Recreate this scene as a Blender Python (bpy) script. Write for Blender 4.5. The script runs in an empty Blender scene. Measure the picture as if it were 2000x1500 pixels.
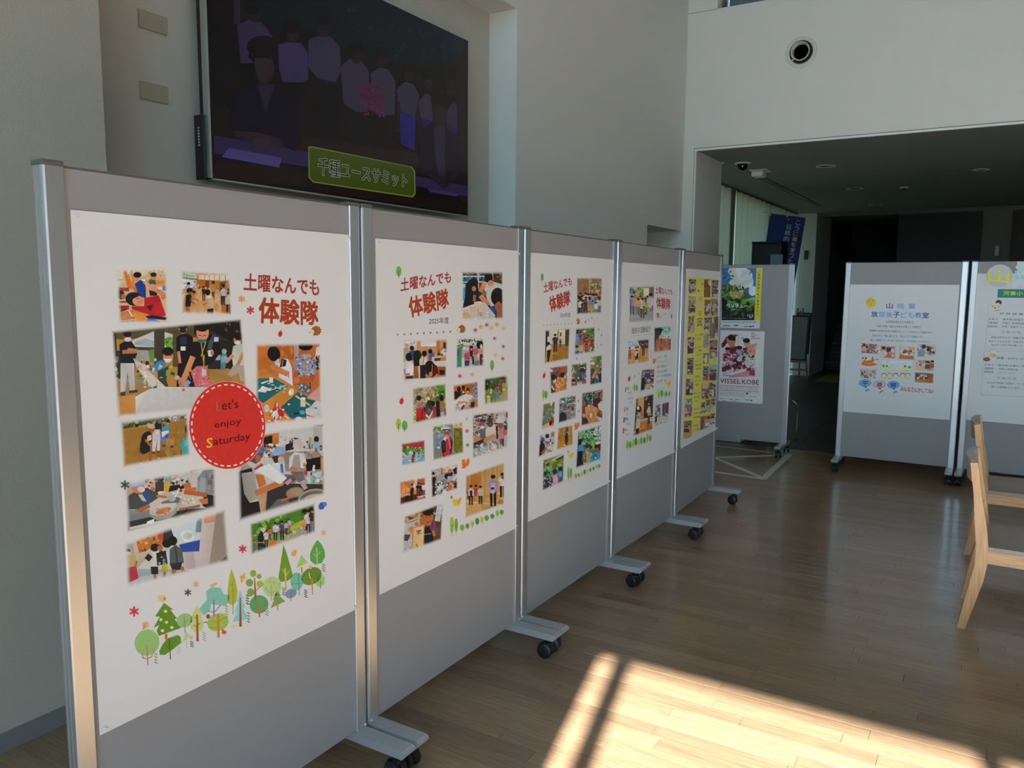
import bpy, math, random
from mathutils import Vector, Matrix
PI = math.pi
S = bpy.context.scene
COL = S.collection
# ------------------------------------------------------------------ camera
F_PX = 1556.88
CAM = Vector((1.6756, 0.0, 1.5443))
YAW, PITCH, ROLL = 0.5432, -0.1186, 0.0084
fwd = Vector((-math.sin(YAW)*math.cos(PITCH), math.cos(YAW)*math.cos(PITCH), math.sin(PITCH)))
_r = Vector((math.cos(YAW), math.sin(YAW), 0.0)); _u = _r.cross(fwd)
rgt = _r*math.cos(ROLL) + _u*math.sin(ROLL)
upv = _u*math.cos(ROLL) - _r*math.sin(ROLL)
cd = bpy.data.cameras.new('camera'); cam = bpy.data.objects.new('camera', cd); COL.objects.link(cam)
cd.sensor_fit = 'HORIZONTAL'; cd.sensor_width = 36.0; cd.lens = F_PX/2000*36.0
cd.clip_start = 0.02; cd.clip_end = 200
cam.matrix_world = Matrix(((rgt.x, upv.x, -fwd.x, CAM.x), (rgt.y, upv.y, -fwd.y, CAM.y), (rgt.z, upv.z, -fwd.z, CAM.z), (0, 0, 0, 1)))
S.camera = cam
# ------------------------------------------------------------------ light
S.view_settings.view_transform = 'Standard'; S.view_settings.look = 'None'
S.view_settings.gamma = 1.0; S.view_settings.use_curve_mapping = False
S.view_settings.exposure = 0.0
SKY_UP, SKY_GROUND, SUN_W = 4.8, 1.2, 46.0
SUN_EL = math.radians(26.0)
W = bpy.data.worlds.new('sky'); S.world = W; W.use_nodes = True
nt = W.node_tree; nt.nodes.clear()
tc = nt.nodes.new('ShaderNodeTexCoord'); sep = nt.nodes.new('ShaderNodeSeparateXYZ')
ramp = nt.nodes.new('ShaderNodeValToRGB'); bg = nt.nodes.new('ShaderNodeBackground'); ow = nt.nodes.new('ShaderNodeOutputWorld')
nt.links.new(tc.outputs['Generated'], sep.inputs[0]); nt.links.new(sep.outputs['Z'], ramp.inputs[0])
nt.links.new(ramp.outputs[0], bg.inputs[0]); nt.links.new(bg.outputs[0], ow.inputs[0])
er = ramp.color_ramp
g = SKY_GROUND/SKY_UP
er.elements[0].position = 0.0; er.elements[0].color = (0.80*g, 0.86*g, 0.74*g, 1)
er.elements[1].position = 0.02; er.elements[1].color = (0.64, 0.86, 1.04, 1)
e = er.elements.new(0.6); e.color = (0.37, 0.65, 1.05, 1)
bg.inputs[1].default_value = SKY_UP
sd = bpy.data.lights.new('sun', 'SUN'); sd.energy = SUN_W; sd.angle = math.radians(0.6); sd.color = (0.92, 0.955, 0.955)
sun = bpy.data.objects.new('sun', sd); COL.objects.link(sun); sun.location = (4, -8, 7)
az = Vector((-0.228, 0.974)); az.normalize()
sdir = Vector((az.x*math.cos(SUN_EL), az.y*math.cos(SUN_EL), -math.sin(SUN_EL)))
sun.rotation_euler = sdir.to_track_quat('-Z', 'Y').to_euler()
def portal(name, loc, rot, sx, sy):
    l = bpy.data.lights.new(name, 'AREA'); l.shape = 'RECTANGLE'; l.size = sx; l.size_y = sy; l.cycles.is_portal = True
    o = bpy.data.objects.new(name, l); COL.objects.link(o); o.location = loc; o.rotation_euler = rot
# ------------------------------------------------------------------ helpers
def ray(px):
    return fwd + rgt*((px[0]-1000)/F_PX) - upv*((px[1]-750)/F_PX)
def on_plane(px, O, n):
    d = ray(px); t = (Vector(O)-CAM).dot(n)/d.dot(n); return CAM + d*t
def at(px, ax, val):
    d = ray(px); t = (val-CAM[ax])/d[ax]; return CAM + d*t
def lin(c):
    return c/12.92 if c <= 0.04045 else ((c+0.055)/1.055)**2.4
def hexlin(h):
    if len(h) == 3: h = ''.join(a+a for a in h)
    return tuple(lin(int(h[i:i+2], 16)/255) for i in (0, 2, 4))
MATS = {}
def mat(name, col, rough=0.6, metal=0.0, noise=0.0, nscale=30.0, bump=0.0, bscale=200.0, coat=0.0, spec=0.5, col2=None, stretch=None, aniso=0.0):
    if name in MATS: return MATS[name]
    m = bpy.data.materials.new(name); m.use_nodes = True; MATS[name] = m
    t = m.node_tree; b = t.nodes['Principled BSDF']
    b.inputs['Base Color'].default_value = (*col, 1); b.inputs['Roughness'].default_value = rough
    b.inputs['Metallic'].default_value = metal; b.inputs['Specular IOR Level'].default_value = spec
    b.inputs['Coat Weight'].default_value = coat; b.inputs['Coat Roughness'].default_value = 0.12
    b.inputs['Anisotropic'].default_value = aniso
    co = t.nodes.new('ShaderNodeTexCoord'); mp = t.nodes.new('ShaderNodeMapping'); t.links.new(co.outputs['Object'], mp.inputs[0])
    if stretch: mp.inputs['Scale'].default_value = stretch
    if noise > 0 or col2:
        n = t.nodes.new('ShaderNodeTexNoise'); n.inputs['Scale'].default_value = nscale; n.inputs['Detail'].default_value = 5
        t.links.new(mp.outputs[0], n.inputs['Vector'])
        mx = t.nodes.new('ShaderNodeMix'); mx.data_type = 'RGBA'
        c2 = col2 or tuple(max(0, c*(1-noise)) for c in col)
        c1 = col if col2 else tuple(min(1, c*(1+noise)) for c in col)
        mx.inputs[6].default_value = (*c1, 1); mx.inputs[7].default_value = (*c2, 1)
        t.links.new(n.outputs['Fac'], mx.inputs[0]); t.links.new(mx.outputs[2], b.inputs['Base Color'])
    if bump > 0:
        n2 = t.nodes.new('ShaderNodeTexNoise'); n2.inputs['Scale'].default_value = bscale; n2.inputs['Detail'].default_value = 4
        t.links.new(mp.outputs[0], n2.inputs['Vector'])
        bp = t.nodes.new('ShaderNodeBump'); bp.inputs['Strength'].default_value = bump; bp.inputs['Distance'].default_value = 0.01
        t.links.new(n2.outputs['Fac'], bp.inputs['Height']); t.links.new(bp.outputs[0], b.inputs['Normal'])
    return m
def tag(o, label=None, cat=None, group=None, kind=None):
    if label: o['label'] = label
    if cat: o['category'] = cat
    if group: o['group'] = group
    if kind: o['kind'] = kind
    return o
def empty(name, loc=(0, 0, 0), rz=0.0, label=None, cat=None, group=None, kind=None):
    o = bpy.data.objects.new(name, None); COL.objects.link(o); o.location = loc; o.rotation_euler = (0, 0, rz)
    o.empty_display_size = 0.1
    return tag(o, label, cat, group, kind)
class MB:
    def __init__(s): s.v = []; s.f = []; s.c = None
    def box(s, x0, y0, z0, x1, y1, z1):
        n = len(s.v); s.v += [(x, y, z) for z in (z0, z1) for y in (y0, y1) for x in (x0, x1)]
        s.f += [tuple(n+i for i in q) for q in ((0, 2, 3, 1), (4, 5, 7, 6), (0, 1, 5, 4), (2, 6, 7, 3), (0, 4, 6, 2), (1, 3, 7, 5))]; return s
    def bbox(s, x0, y0, z0, x1, y1, z1, b):          # chamfered box
        c = ((x0+x1)/2, (y0+y1)/2, (z0+z1)/2); h = ((x1-x0)/2, (y1-y0)/2, (z1-z0)/2)
        import bmesh
        bm = bmesh.new(); bmesh.ops.create_cube(bm, size=1.0)
        for v in bm.verts: v.co = Vector((c[i]+v.co[i]*2*h[i] for i in range(3)))
        bmesh.ops.bevel(bm, geom=bm.edges[:], offset=b, segments=2, profile=0.5, affect='EDGES')
        return s.bm(bm)
    def bm(s, bm):
        n = len(s.v); bm.verts.index_update(); s.v += [tuple(v.co) for v in bm.verts]; s.f += [tuple(n+v.index for v in f.verts) for f in bm.faces]; bm.free(); return s
    def prism(s, pts, lo, hi, axis):                  # polygon extruded along axis; pts in the other two axes in order
        n = len(s.v); k = len(pts)
        def mk(p, h): 
            q = list(p); q.insert(axis, h); return tuple(q)
        s.v += [mk(p, lo) for p in pts] + [mk(p, hi) for p in pts]
        s.f += [tuple(range(n, n+k))[::-1], tuple(range(n+k, n+2*k))]
        s.f += [(n+i, n+(i+1) % k, n+k+(i+1) % k, n+k+i) for i in range(k)]; return s
    def lathe(s, prof, c=(0, 0, 0), axis=2, seg=20):  # prof (r,h)
        n = len(s.v); k = len(prof)
        for j in range(seg):
            a = 2*PI*j/seg
            for r, h in prof:
                q = [r*math.cos(a), r*math.sin(a)]; q.insert(axis, h); s.v.append(tuple(q[i]+c[i] for i in range(3)))
        for j in range(seg):
            for i in range(k-1):
                a0 = n+j*k+i; b0 = n+((j+1) % seg)*k+i; s.f.append((a0, b0, b0+1, a0+1))
        for e_, rev in ((0, True), (k-1, False)):
            if prof[e_][0] > 1e-6:
                L = [n+j*k+e_ for j in range(seg)]; s.f.append(tuple(L[::-1] if rev else L))
        return s
    def tube(s, pts, r, seg=8):
        n = len(s.v); pts = [Vector(p) for p in pts]; k = len(pts)
        for i, p in enumerate(pts):
            d = (pts[min(i+1, k-1)]-pts[max(i-1, 0)]).normalized()
            a = Vector((0, 0, 1)) if abs(d.z) < 0.9 else Vector((1, 0, 0))
            x = d.cross(a).normalized(); y = d.cross(x)
            s.v += [tuple(p+x*r*math.cos(2*PI*j/seg)+y*r*math.sin(2*PI*j/seg)) for j in range(seg)]
        for i in range(k-1):
            for j in range(seg):
                a0 = n+i*seg+j; a1 = n+i*seg+(j+1) % seg; s.f.append((a0, a1, a1+seg, a0+seg))
        s.f += [tuple(n+j for j in range(seg))[::-1], tuple(n+(k-1)*seg+j for j in range(seg))]; return s
    def mesh(s, name, m, smooth=False):
        me = bpy.data.meshes.new(name); me.from_pydata(s.v, [], s.f); me.materials.append(m)
        import bmesh
        b = bmesh.new(); b.from_mesh(me); bmesh.ops.recalc_face_normals(b, faces=b.faces[:]); b.to_mesh(me); b.free()
        if smooth:
            for p in me.polygons: p.use_smooth = True
            me.set_sharp_from_angle(angle=math.radians(40))
        return me
    def build(s, name, m, parent=None, loc=None, smooth=False):
        return put(name, s.mesh(name, m, smooth), parent, loc)
def put(name, me, parent=None, loc=None, rz=None):
    o = bpy.data.objects.new(name, me); COL.objects.link(o); o.parent = parent
    if loc is not None: o.location = loc
    if rz is not None: o.rotation_euler = (0, 0, rz)
    return o
# ------------------------------------------------------------------ materials
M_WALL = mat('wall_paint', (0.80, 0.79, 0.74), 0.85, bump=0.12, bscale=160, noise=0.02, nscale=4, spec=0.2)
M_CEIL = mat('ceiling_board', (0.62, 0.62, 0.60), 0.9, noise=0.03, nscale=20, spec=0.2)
M_BASE = mat('baseboard_grey', (0.22, 0.21, 0.20), 0.6, noise=0.08)
M_TRIM = mat('white_metal_trim', (0.78, 0.80, 0.80), 0.35, noise=0.02)
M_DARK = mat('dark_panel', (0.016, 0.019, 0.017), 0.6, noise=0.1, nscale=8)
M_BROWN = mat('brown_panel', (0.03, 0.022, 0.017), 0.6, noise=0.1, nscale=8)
M_ALU = mat('brushed_aluminium', (0.66, 0.69, 0.71), 0.33, metal=0.85, noise=0.04, nscale=60, stretch=(8, 8, 0.3), spec=0.5)
M_FOOT = mat('painted_steel_grey', (0.43, 0.44, 0.45), 0.45, metal=0.35, noise=0.04, nscale=50)
M_CAP = mat('grey_plastic', (0.12, 0.12, 0.115), 0.5, noise=0.05)
M_FELT = mat('grey_felt_board', (0.33, 0.325, 0.33), 0.95, noise=0.10, nscale=420, bump=0.06, bscale=700, spec=0.1)
M_BLACK = mat('black_rubber', (0.012, 0.012, 0.013), 0.45, noise=0.1, nscale=60)
M_BLKP = mat('black_plastic', (0.010, 0.010, 0.011), 0.35, noise=0.05)
M_PAPER = mat('poster_paper', (0.83, 0.83, 0.84), 0.55, noise=0.012, nscale=6, bump=0.25, bscale=5.0, spec=0.35)
M_PIN = mat('clear_pin', (0.75, 0.77, 0.78), 0.15, noise=0.02)
M_PLATE = mat('beige_plate', (0.40, 0.375, 0.275), 0.45, noise=0.02)
# ------------------------------------------------------------------ room shell
XL, XB, XP, YE, ZC, XR, YB = -1.15, -1.366, -1.06, 8.02, 5.6, 6.5, -2.6
def struct(name, mb, m): return tag(mb.build(name, m), kind='structure')
wl = MB()
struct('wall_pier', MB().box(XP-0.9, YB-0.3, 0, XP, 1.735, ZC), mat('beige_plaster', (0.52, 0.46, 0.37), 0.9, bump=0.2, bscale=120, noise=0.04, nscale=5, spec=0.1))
struct('wall_niche', MB().box(XB-0.6, 1.735, 0, XB, 4.705, ZC), mat('niche_plaster_shaded', (0.58, 0.56, 0.50), 0.9, bump=0.15, bscale=130, noise=0.03, nscale=5, spec=0.1))  # shade of the recess put into a darker wall colour
wl.box(XB, 1.735, 3.372, XL, 4.705, ZC)                        # wall over the niche
wl.box(XB-0.6, 4.705, 0, XL, 7.09, ZC)                         # front face
wl.box(XL-0.3, 7.09, 2.15, XL, YE, ZC)                         # over the side passage
wl.box(-3.2, 7.09-0.2, 0, XB-0.6, 7.09, 2.6)                   # passage walls
wl.box(-3.4, 6.9, 0, -3.2, 9.2, 2.6)
wl.box(-3.2, 7.09, 2.15, XL-0.3, YE, 2.6)
struct('wall_left', wl, M_WALL)
X0, ZL = -1.02, 2.948
we = MB()
we.box(-3.2, YE, 0, X0, 8.90, 4.275)                           # left of the opening
we.box(X0, YE, ZL+0.012, 4.2, 8.90, 4.275)                           # over the opening
we.box(4.2, YE, 0, XR, 8.90, ZC)
we.box(-1.3, YE+0.006, 4.285, -0.86, 8.3, ZC)
we.box(1.6, YE+0.006, 4.285, 4.2, 8.3, ZC); we.box(-0.86, YE+0.006, 5.2, 1.6, 8.3, ZC)
we.box(-1.3, YE+0.02, 4.27, 4.2, 8.3, 4.29)
struct('wall_end', we, M_WALL)
wr = MB()
RW = []; RZ1 = 2.9; UX0, UX1, UZ0, UZ1 = -0.8, 3.0, 3.2, 5.35
ys = [YB-0.3, 8.9]
for i in range(0, len(ys), 2): wr.box(XR, ys[i], 0, XR+0.25, ys[i+1], ZC)
for a, b in RW: wr.box(XR, a, 0, XR+0.25, b, 0.35); wr.box(XR, a, RZ1, XR+0.25, b, ZC)
struct('wall_right', wr, mat('grey_render', (0.48, 0.48, 0.47), 0.85, noise=0.05, nscale=5))
wb = MB(); WX0, WX1, WZ = 1.64, 6.3, 2.905
wb.box(XP-0.9, YB-0.25, 0, WX0, YB, UZ0); wb.box(WX0, YB-0.25, WZ, XR+0.25, YB, UZ0); wb.box(XP-0.9, YB-0.25, UZ0, UX0, YB, ZC); wb.box(UX1, YB-0.25, UZ0, XR+0.25, YB, ZC); wb.box(UX0, YB-0.25, UZ1, UX1, YB, ZC); wb.box(WX0, YB-0.25, 0, XR+0.25, YB, 0.06); wb.box(WX1, YB-0.25, 0.06, XR+0.25, YB, WZ)
struct('wall_back', wb, M_WALL)
wf = MB()
for xm in (1.772, 3.092, 4.41, 5.73): wf.box(xm-0.03, YB-0.16, 0.06, xm+0.03, YB-0.08, WZ)
tag(wf.build('window_3', M_TRIM), 'tall glazed window frame with slim mullions behind the viewer', kind='structure')
for i, (a, b) in enumerate(RW): portal('window_portal', (XR+0.05, (a+b)/2, (0.35+RZ1)/2), (0, PI/2, 0), RZ1-0.35, b-a)
portal('window_portal', ((WX0+WX1)/2, YB-0.05, 1.48), (PI/2, 0, 0), WX1-WX0, 2.8)
mbl = bpy.data.materials.new('added_glow_blind'); mbl.use_nodes = True; t = mbl.node_tree; t.nodes.clear()  # cool translucent sheet, added to glow in the sun and brighten the room
o_ = t.nodes.new('ShaderNodeOutputMaterial'); tl = t.nodes.new('ShaderNodeBsdfTranslucent'); d_ = t.nodes.new('ShaderNodeBsdfDiffuse'); ad = t.nodes.new('ShaderNodeMixShader'); bn = t.nodes.new('ShaderNodeTexNoise'); bn.inputs['Scale'].default_value = 400
bm_ = t.nodes.new('ShaderNodeMix'); bm_.data_type = 'RGBA'; bm_.inputs[6].default_value = (0.52, 0.78, 0.90, 1); bm_.inputs[7].default_value = (0.47, 0.73, 0.86, 1); t.links.new(bn.outputs['Fac'], bm_.inputs[0])
t.links.new(bm_.outputs[2], tl.inputs[0]); t.links.new(bm_.outputs[2], d_.inputs[0]); ad.inputs[0].default_value = 0.62
t.links.new(d_.outputs[0], ad.inputs[1]); t.links.new(tl.outputs[0], ad.inputs[2]); t.links.new(ad.outputs[0], o_.inputs[0])
wu = empty('added_window_5', ((UX0+UX1)/2, YB-0.2, UZ0), kind='structure')  # unseen upper window, added to throw light onto the end wall
nb = 3; bw = (UX1-UX0)/nb
for i in range(nb):
    x = UX0+bw*(i+0.5)-(UX0+UX1)/2
    MB().box(x-bw/2+0.004, 0.10, 0.0, x+bw/2-0.004, 0.102, UZ1-UZ0).build('added_glow_blind', mbl, wu)
    MB().box(x-bw/2, 0.0, 0.0, x-bw/2+0.05, 0.06, UZ1-UZ0).build('mullion', M_TRIM, wu)
ce = MB(); ce.box(-2.2, YB-0.3, ZC, XR+0.25, 8.9, ZC+0.2)
struct('ceiling', ce, M_CEIL)
bb = MB(); bb.box(XP, YB, 0, XP+0.014, 1.735, 0.062); struct('baseboard_left', bb, M_BASE)
# trim bead around the opening
tr = MB(); tr.box(X0-0.012, YE-0.008, 0, X0+0.004, YE+0.012, ZL+0.012); tr.box(X0-0.012, YE-0.010, ZL-0.008, 4.2, YE+0.012, ZL+0.012)
struct('trim_1', tr, mat('bright_trim', (0.9, 0.9, 0.88), 0.4, noise=0.01))
struct('trim_3', MB().box(X0-0.016, YE-0.004, ZL+0.012, 4.2, YE+0.002, ZL+0.019).box(X0-0.018, YE-0.004, 0, X0-0.012, YE+0.002, ZL+0.019), M_CAP)
# upper-floor window in the end wall
w1 = empty('window_1', (0.37, 8.2, 4.28), kind='structure')
def fr(): return MB()
MB().box(-1.23, -0.02, 0.0, 1.23, 0.05, 0.05).box(-1.23, -0.02, 0.05, -1.18, 0.05, 0.9).build('window_frame', M_CAP, w1)
MG = mat('smoky_glass', (0.20, 0.26, 0.27), 0.08, noise=0.3, nscale=5, stretch=(6, 1, 0.2))
for i in range(5): MB().box(-1.17+i*0.47, 0.02, 0.05, -0.72+i*0.47, 0.03, 0.9).build('pane', MG, w1)
for i in range(1, 5): MB().box(-1.19+i*0.47, -0.01, 0.05, -1.17+i*0.47, 0.04, 0.9).build('mullion', M_CAP, w1)
# ------------------------------------------------------------------ timber floor: planks run across (x), 75 mm wide
def wood(name, base, rough, coat, axis, rnd=0.35, ring=3.0):
    m = bpy.data.materials.new(name); m.use_nodes = True; t = m.node_tree; b = t.nodes['Principled BSDF']
    co = t.nodes.new('ShaderNodeTexCoord'); oi = t.nodes.new('ShaderNodeObjectInfo'); mp = t.nodes.new('ShaderNodeMapping')
    at_ = t.nodes.new('ShaderNodeAttribute'); at_.attribute_name = 'rnd'
    ad = t.nodes.new('ShaderNodeMath'); ad.operation = 'ADD'; t.links.new(oi.outputs['Random'], ad.inputs[0]); t.links.new(at_.outputs['Fac'], ad.inputs[1])
    fr_ = t.nodes.new('ShaderNodeMath'); fr_.operation = 'FRACT'; t.links.new(ad.outputs[0], fr_.inputs[0])
    cb = t.nodes.new('ShaderNodeVectorMath'); cb.operation = 'MULTIPLY_ADD'
    cv = t.nodes.new('ShaderNodeCombineXYZ'); 
    for i in range(3): t.links.new(fr_.outputs[0], cv.inputs[i])
    cb.inputs[1].default_value = (17, 31, 11); t.links.new(cv.outputs[0], cb.inputs[0]); t.links.new(co.outputs['Object'], cb.inputs[2])
    t.links.new(cb.outputs[0], mp.inputs[0]); sc = [40, 40, 40]; sc[axis] = 2.2; mp.inputs['Scale'].default_value = sc
    n = t.nodes.new('ShaderNodeTexNoise'); n.inputs['Scale'].default_value = ring; n.inputs['Detail'].default_value = 8; n.inputs['Roughness'].default_value = 0.65; n.inputs['Distortion'].default_value = 0.6
    t.links.new(mp.outputs[0], n.inputs['Vector'])
    r = t.nodes.new('ShaderNodeValToRGB'); t.links.new(n.outputs['Fac'], r.inputs[0])
    r.color_ramp.elements[0].position = 0.28; r.color_ramp.elements[0].color = (*[c*0.62 for c in base], 1)
    r.color_ramp.elements[1].position = 0.68; r.color_ramp.elements[1].color = (*[min(1, c*1.22) for c in base], 1)
    hv = t.nodes.new('ShaderNodeHueSaturation'); t.links.new(r.outputs[0], hv.inputs['Color'])
    mr = t.nodes.new('ShaderNodeMapRange'); mr.inputs[3].default_value = 1-rnd; mr.inputs[4].default_value = 1+rnd*0.8
    t.links.new(fr_.outputs[0], mr.inputs[0]); t.links.new(mr.outputs[0], hv.inputs['Value'])
    t.links.new(hv.outputs[0], b.inputs['Base Color'])
    b.inputs['Roughness'].default_value = rough; b.inputs['Coat Weight'].default_value = coat; b.inputs['Coat Roughness'].default_value = 0.1
    bp = t.nodes.new('ShaderNodeBump'); bp.inputs['Strength'].default_value = 0.06; bp.inputs['Distance'].default_value = 0.004
    t.links.new(n.outputs['Fac'], bp.inputs['Height']); t.links.new(bp.outputs[0], b.inputs['Normal'])
    return m
M_FLOOR = wood('oak_floor', (0.290, 0.178, 0.099), 0.30, 0.40, 0, rnd=0.20)
M_GAP = mat('floor_gap', (0.035, 0.022, 0.012), 0.9, noise=0.1)
fl = empty('floor', (2.0, 3.0, 0), kind='structure')
MB().box(-6.2, -5.8, -0.2, 4.75, 5.04, -0.006).build('subfloor', M_GAP, fl)
rng = random.Random(7)
PW = 0.075; near = []; far = []
y = YB; row = 0
while y < YE+0.02:
    x = -3.3 + rng.uniform(-0.7, 0)
    while x < XR:
        L = rng.choice((0.45, 0.6, 0.75, 0.9, 0.9))
        cx, cy = x+L/2, y+PW/2
        d = Vector((cx, cy, 0))-CAM; z = d.dot(fwd); vis = 0
        if z > 0.3:
            u = 1000+F_PX*d.dot(rgt)/z; v = 750-F_PX*d.dot(upv)/z
            if -250 < u < 2250 and 700 < v < 1650 and cx > -1.0: vis = 1/(z*z)*(0.15 if cx < -0.25 else 1)
        (near if vis else far).append((vis, x, y, L)); x += L
    y += PW
near.sort(reverse=True); far += near[300:]; near = near[:300]
pm = {}
def plank_mesh(L):
    if L not in pm:
        b = MB(); w2 = PW/2-0.0003; l2 = L/2-0.0006; c = 0.0005
        b.v = [(-l2, -w2, -0.008), (l2, -w2, -0.008), (l2, w2, -0.008), (-l2, w2, -0.008), (-l2, -w2, -c), (l2, -w2, -c), (l2, w2, -c), (-l2, w2, -c), (-l2+c, -w2+c, 0), (l2-c, -w2+c, 0), (l2-c, w2-c, 0), (-l2+c, w2-c, 0)]
        b.f = [(0, 1, 5, 4), (1, 2, 6, 5), (2, 3, 7, 6), (3, 0, 4, 7), (4, 5, 9, 8), (5, 6, 10, 9), (6, 7, 11, 10), (7, 4, 8, 11), (8, 9, 10, 11)]
        pm[L] = b.mesh('plank', M_FLOOR)
    return pm[L]
for v, x, y, L in near: put('plank', plank_mesh(L), fl, (x+L/2-2.0, y+PW/2-3.0, 0))
b = MB(); cols = []
for v, x, y, L in far:
    n = len(b.v); q = plank_mesh(L); ox, oy = x+L/2-2.0, y+PW/2-3.0; rv = rng.random()
    b.v += [(p.co.x+ox, p.co.y+oy, p.co.z) for p in q.vertices]; b.f += [tuple(n+i for i in p.vertices) for p in q.polygons]; cols += [rv]*len(q.vertices)
fo = b.build('planks', M_FLOOR, fl); fo['kind'] = 'stuff'
a_ = fo.data.attributes.new('rnd', 'FLOAT', 'POINT'); a_.data.foreach_set('value', cols)
# ------------------------------------------------------------------ entrance hall beyond the opening
HX0, HX1, HY1 = -1.60, 4.2, 15.3
M_TILE = mat('slate_tile', (0.055, 0.060, 0.060), 0.38, noise=0.25, nscale=6, spec=0.4)
hf = empty('floor.001', (1, 11, 0), kind='structure'); hf.name = 'floor_hall'
MB().box(-3.2, YE-11+0.045, -0.2, 3.4, 9.0, -0.005).build('tile_bed', M_GAP, hf)
tm = MB().bbox(-0.298, -0.298, -0.02, 0.298, 0.298, 0.0, 0.002).mesh('tile', M_TILE)
for i in range(10):
    for j in range(14): put('tile', tm, hf, (-2.75+0.3+i*0.6, YE-11+0.055+0.3+j*0.6, 0))
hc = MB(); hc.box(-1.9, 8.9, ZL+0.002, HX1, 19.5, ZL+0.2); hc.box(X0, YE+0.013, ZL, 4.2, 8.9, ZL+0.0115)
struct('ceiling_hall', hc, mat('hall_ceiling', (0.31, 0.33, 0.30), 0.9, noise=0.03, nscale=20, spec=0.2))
hw = MB(); hw.box(HX0-0.2, HY1, 0, -1.19, 16.75, ZL); struct('wall_stair_side', MB().box(HX0-0.3, 16.75, 0, -1.19, 19.5, 6.0), mat('stair_wall_shaded', (0.12, 0.125, 0.12), 0.8, noise=0.04))  # stairwell shade put into the colour of this wall stretch
hw.box(-1.9, 8.88, 2.93, -1.0, 8.9, ZL+0.2)
struct('wall_hall_column', hw, M_WALL)
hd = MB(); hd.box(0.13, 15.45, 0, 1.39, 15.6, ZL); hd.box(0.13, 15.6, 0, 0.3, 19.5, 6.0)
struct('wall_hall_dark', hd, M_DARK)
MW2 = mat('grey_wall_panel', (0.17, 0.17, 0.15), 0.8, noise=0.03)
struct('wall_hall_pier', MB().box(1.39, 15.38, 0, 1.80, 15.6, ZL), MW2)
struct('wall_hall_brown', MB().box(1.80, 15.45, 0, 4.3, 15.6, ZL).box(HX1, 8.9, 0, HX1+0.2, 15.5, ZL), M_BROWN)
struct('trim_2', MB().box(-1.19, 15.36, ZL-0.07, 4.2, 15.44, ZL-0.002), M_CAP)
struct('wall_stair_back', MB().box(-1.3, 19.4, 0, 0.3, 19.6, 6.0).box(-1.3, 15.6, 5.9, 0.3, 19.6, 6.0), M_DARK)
# staircase rising away from the hall
st = empty('staircase', (-0.53, 16.75, 0), label='dark straight staircase rising in the shadow at the back of the hall', cat='staircase')
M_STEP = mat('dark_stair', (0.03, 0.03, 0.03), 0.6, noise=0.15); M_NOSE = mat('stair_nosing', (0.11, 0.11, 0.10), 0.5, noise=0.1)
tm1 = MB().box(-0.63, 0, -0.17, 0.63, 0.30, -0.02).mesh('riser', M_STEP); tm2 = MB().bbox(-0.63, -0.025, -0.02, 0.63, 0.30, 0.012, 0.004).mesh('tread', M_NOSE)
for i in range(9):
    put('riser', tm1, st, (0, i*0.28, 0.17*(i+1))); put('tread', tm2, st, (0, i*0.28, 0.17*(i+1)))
MB().tube([(-0.56, -0.1, 0.95), (-0.56, 2.5, 2.48)], 0.02, 10).tube([(-0.56, 0.1, 0.2), (-0.56, 0.1, 1.07)], 0.014, 8).tube([(-0.56, 2.3, 1.5), (-0.56, 2.3, 2.36)], 0.014, 8).build('handrail', M_STEP, st)
# window with a pale curtain along the hall's left side
win = empty('window_2', (-1.72, 12.0, 0), kind='structure')
MB().box(-0.03, -3.2, 0, 0.03, 3.5, 0.06).box(-0.03, -3.2, ZL-0.06, 0.03, 3.5, ZL).build('window_frame', M_CAP, win)
for yy in (-3.1, -0.85, 1.3, 3.42): MB().box(-0.03, yy-0.03, 0.06, 0.03, yy+0.03, ZL-0.06).build('mullion', M_CAP, win)
MB().box(0.145, -0.795, 0.02, 0.185, -0.695, ZL-0.005).build('mullion', M_CAP, win)
portal('window_portal', (-1.78, 12.1, 1.47), (0, -PI/2, 0), 2.9, 6.6)
mc = bpy.data.materials.new('curtain_cloth'); mc.use_nodes = True; t = mc.node_tree; t.nodes.clear()
o_ = t.nodes.new('ShaderNodeOutputMaterial'); d_ = t.nodes.new('ShaderNodeBsdfDiffuse'); tl = t.nodes.new('ShaderNodeBsdfTranslucent'); ms = t.nodes.new('ShaderNodeMixShader')
cn = t.nodes.new('ShaderNodeTexNoise'); cn.inputs['Scale'].default_value = 300; cm = t.nodes.new('ShaderNodeMix'); cm.data_type = 'RGBA'
cm.inputs[6].default_value = (0.62, 0.68, 0.46, 1); cm.inputs[7].default_value = (0.50, 0.58, 0.40, 1)
t.links.new(cn.outputs['Fac'], cm.inputs[0]); t.links.new(cm.outputs[2], d_.inputs[0]); t.links.new(cm.outputs[2], tl.inputs[0])
ms.inputs[0].default_value = 0.11; t.links.new(d_.outputs[0], ms.inputs[1]); t.links.new(tl.outputs[0], ms.inputs[2]); t.links.new(ms.outputs[0], o_.inputs[0])
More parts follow.
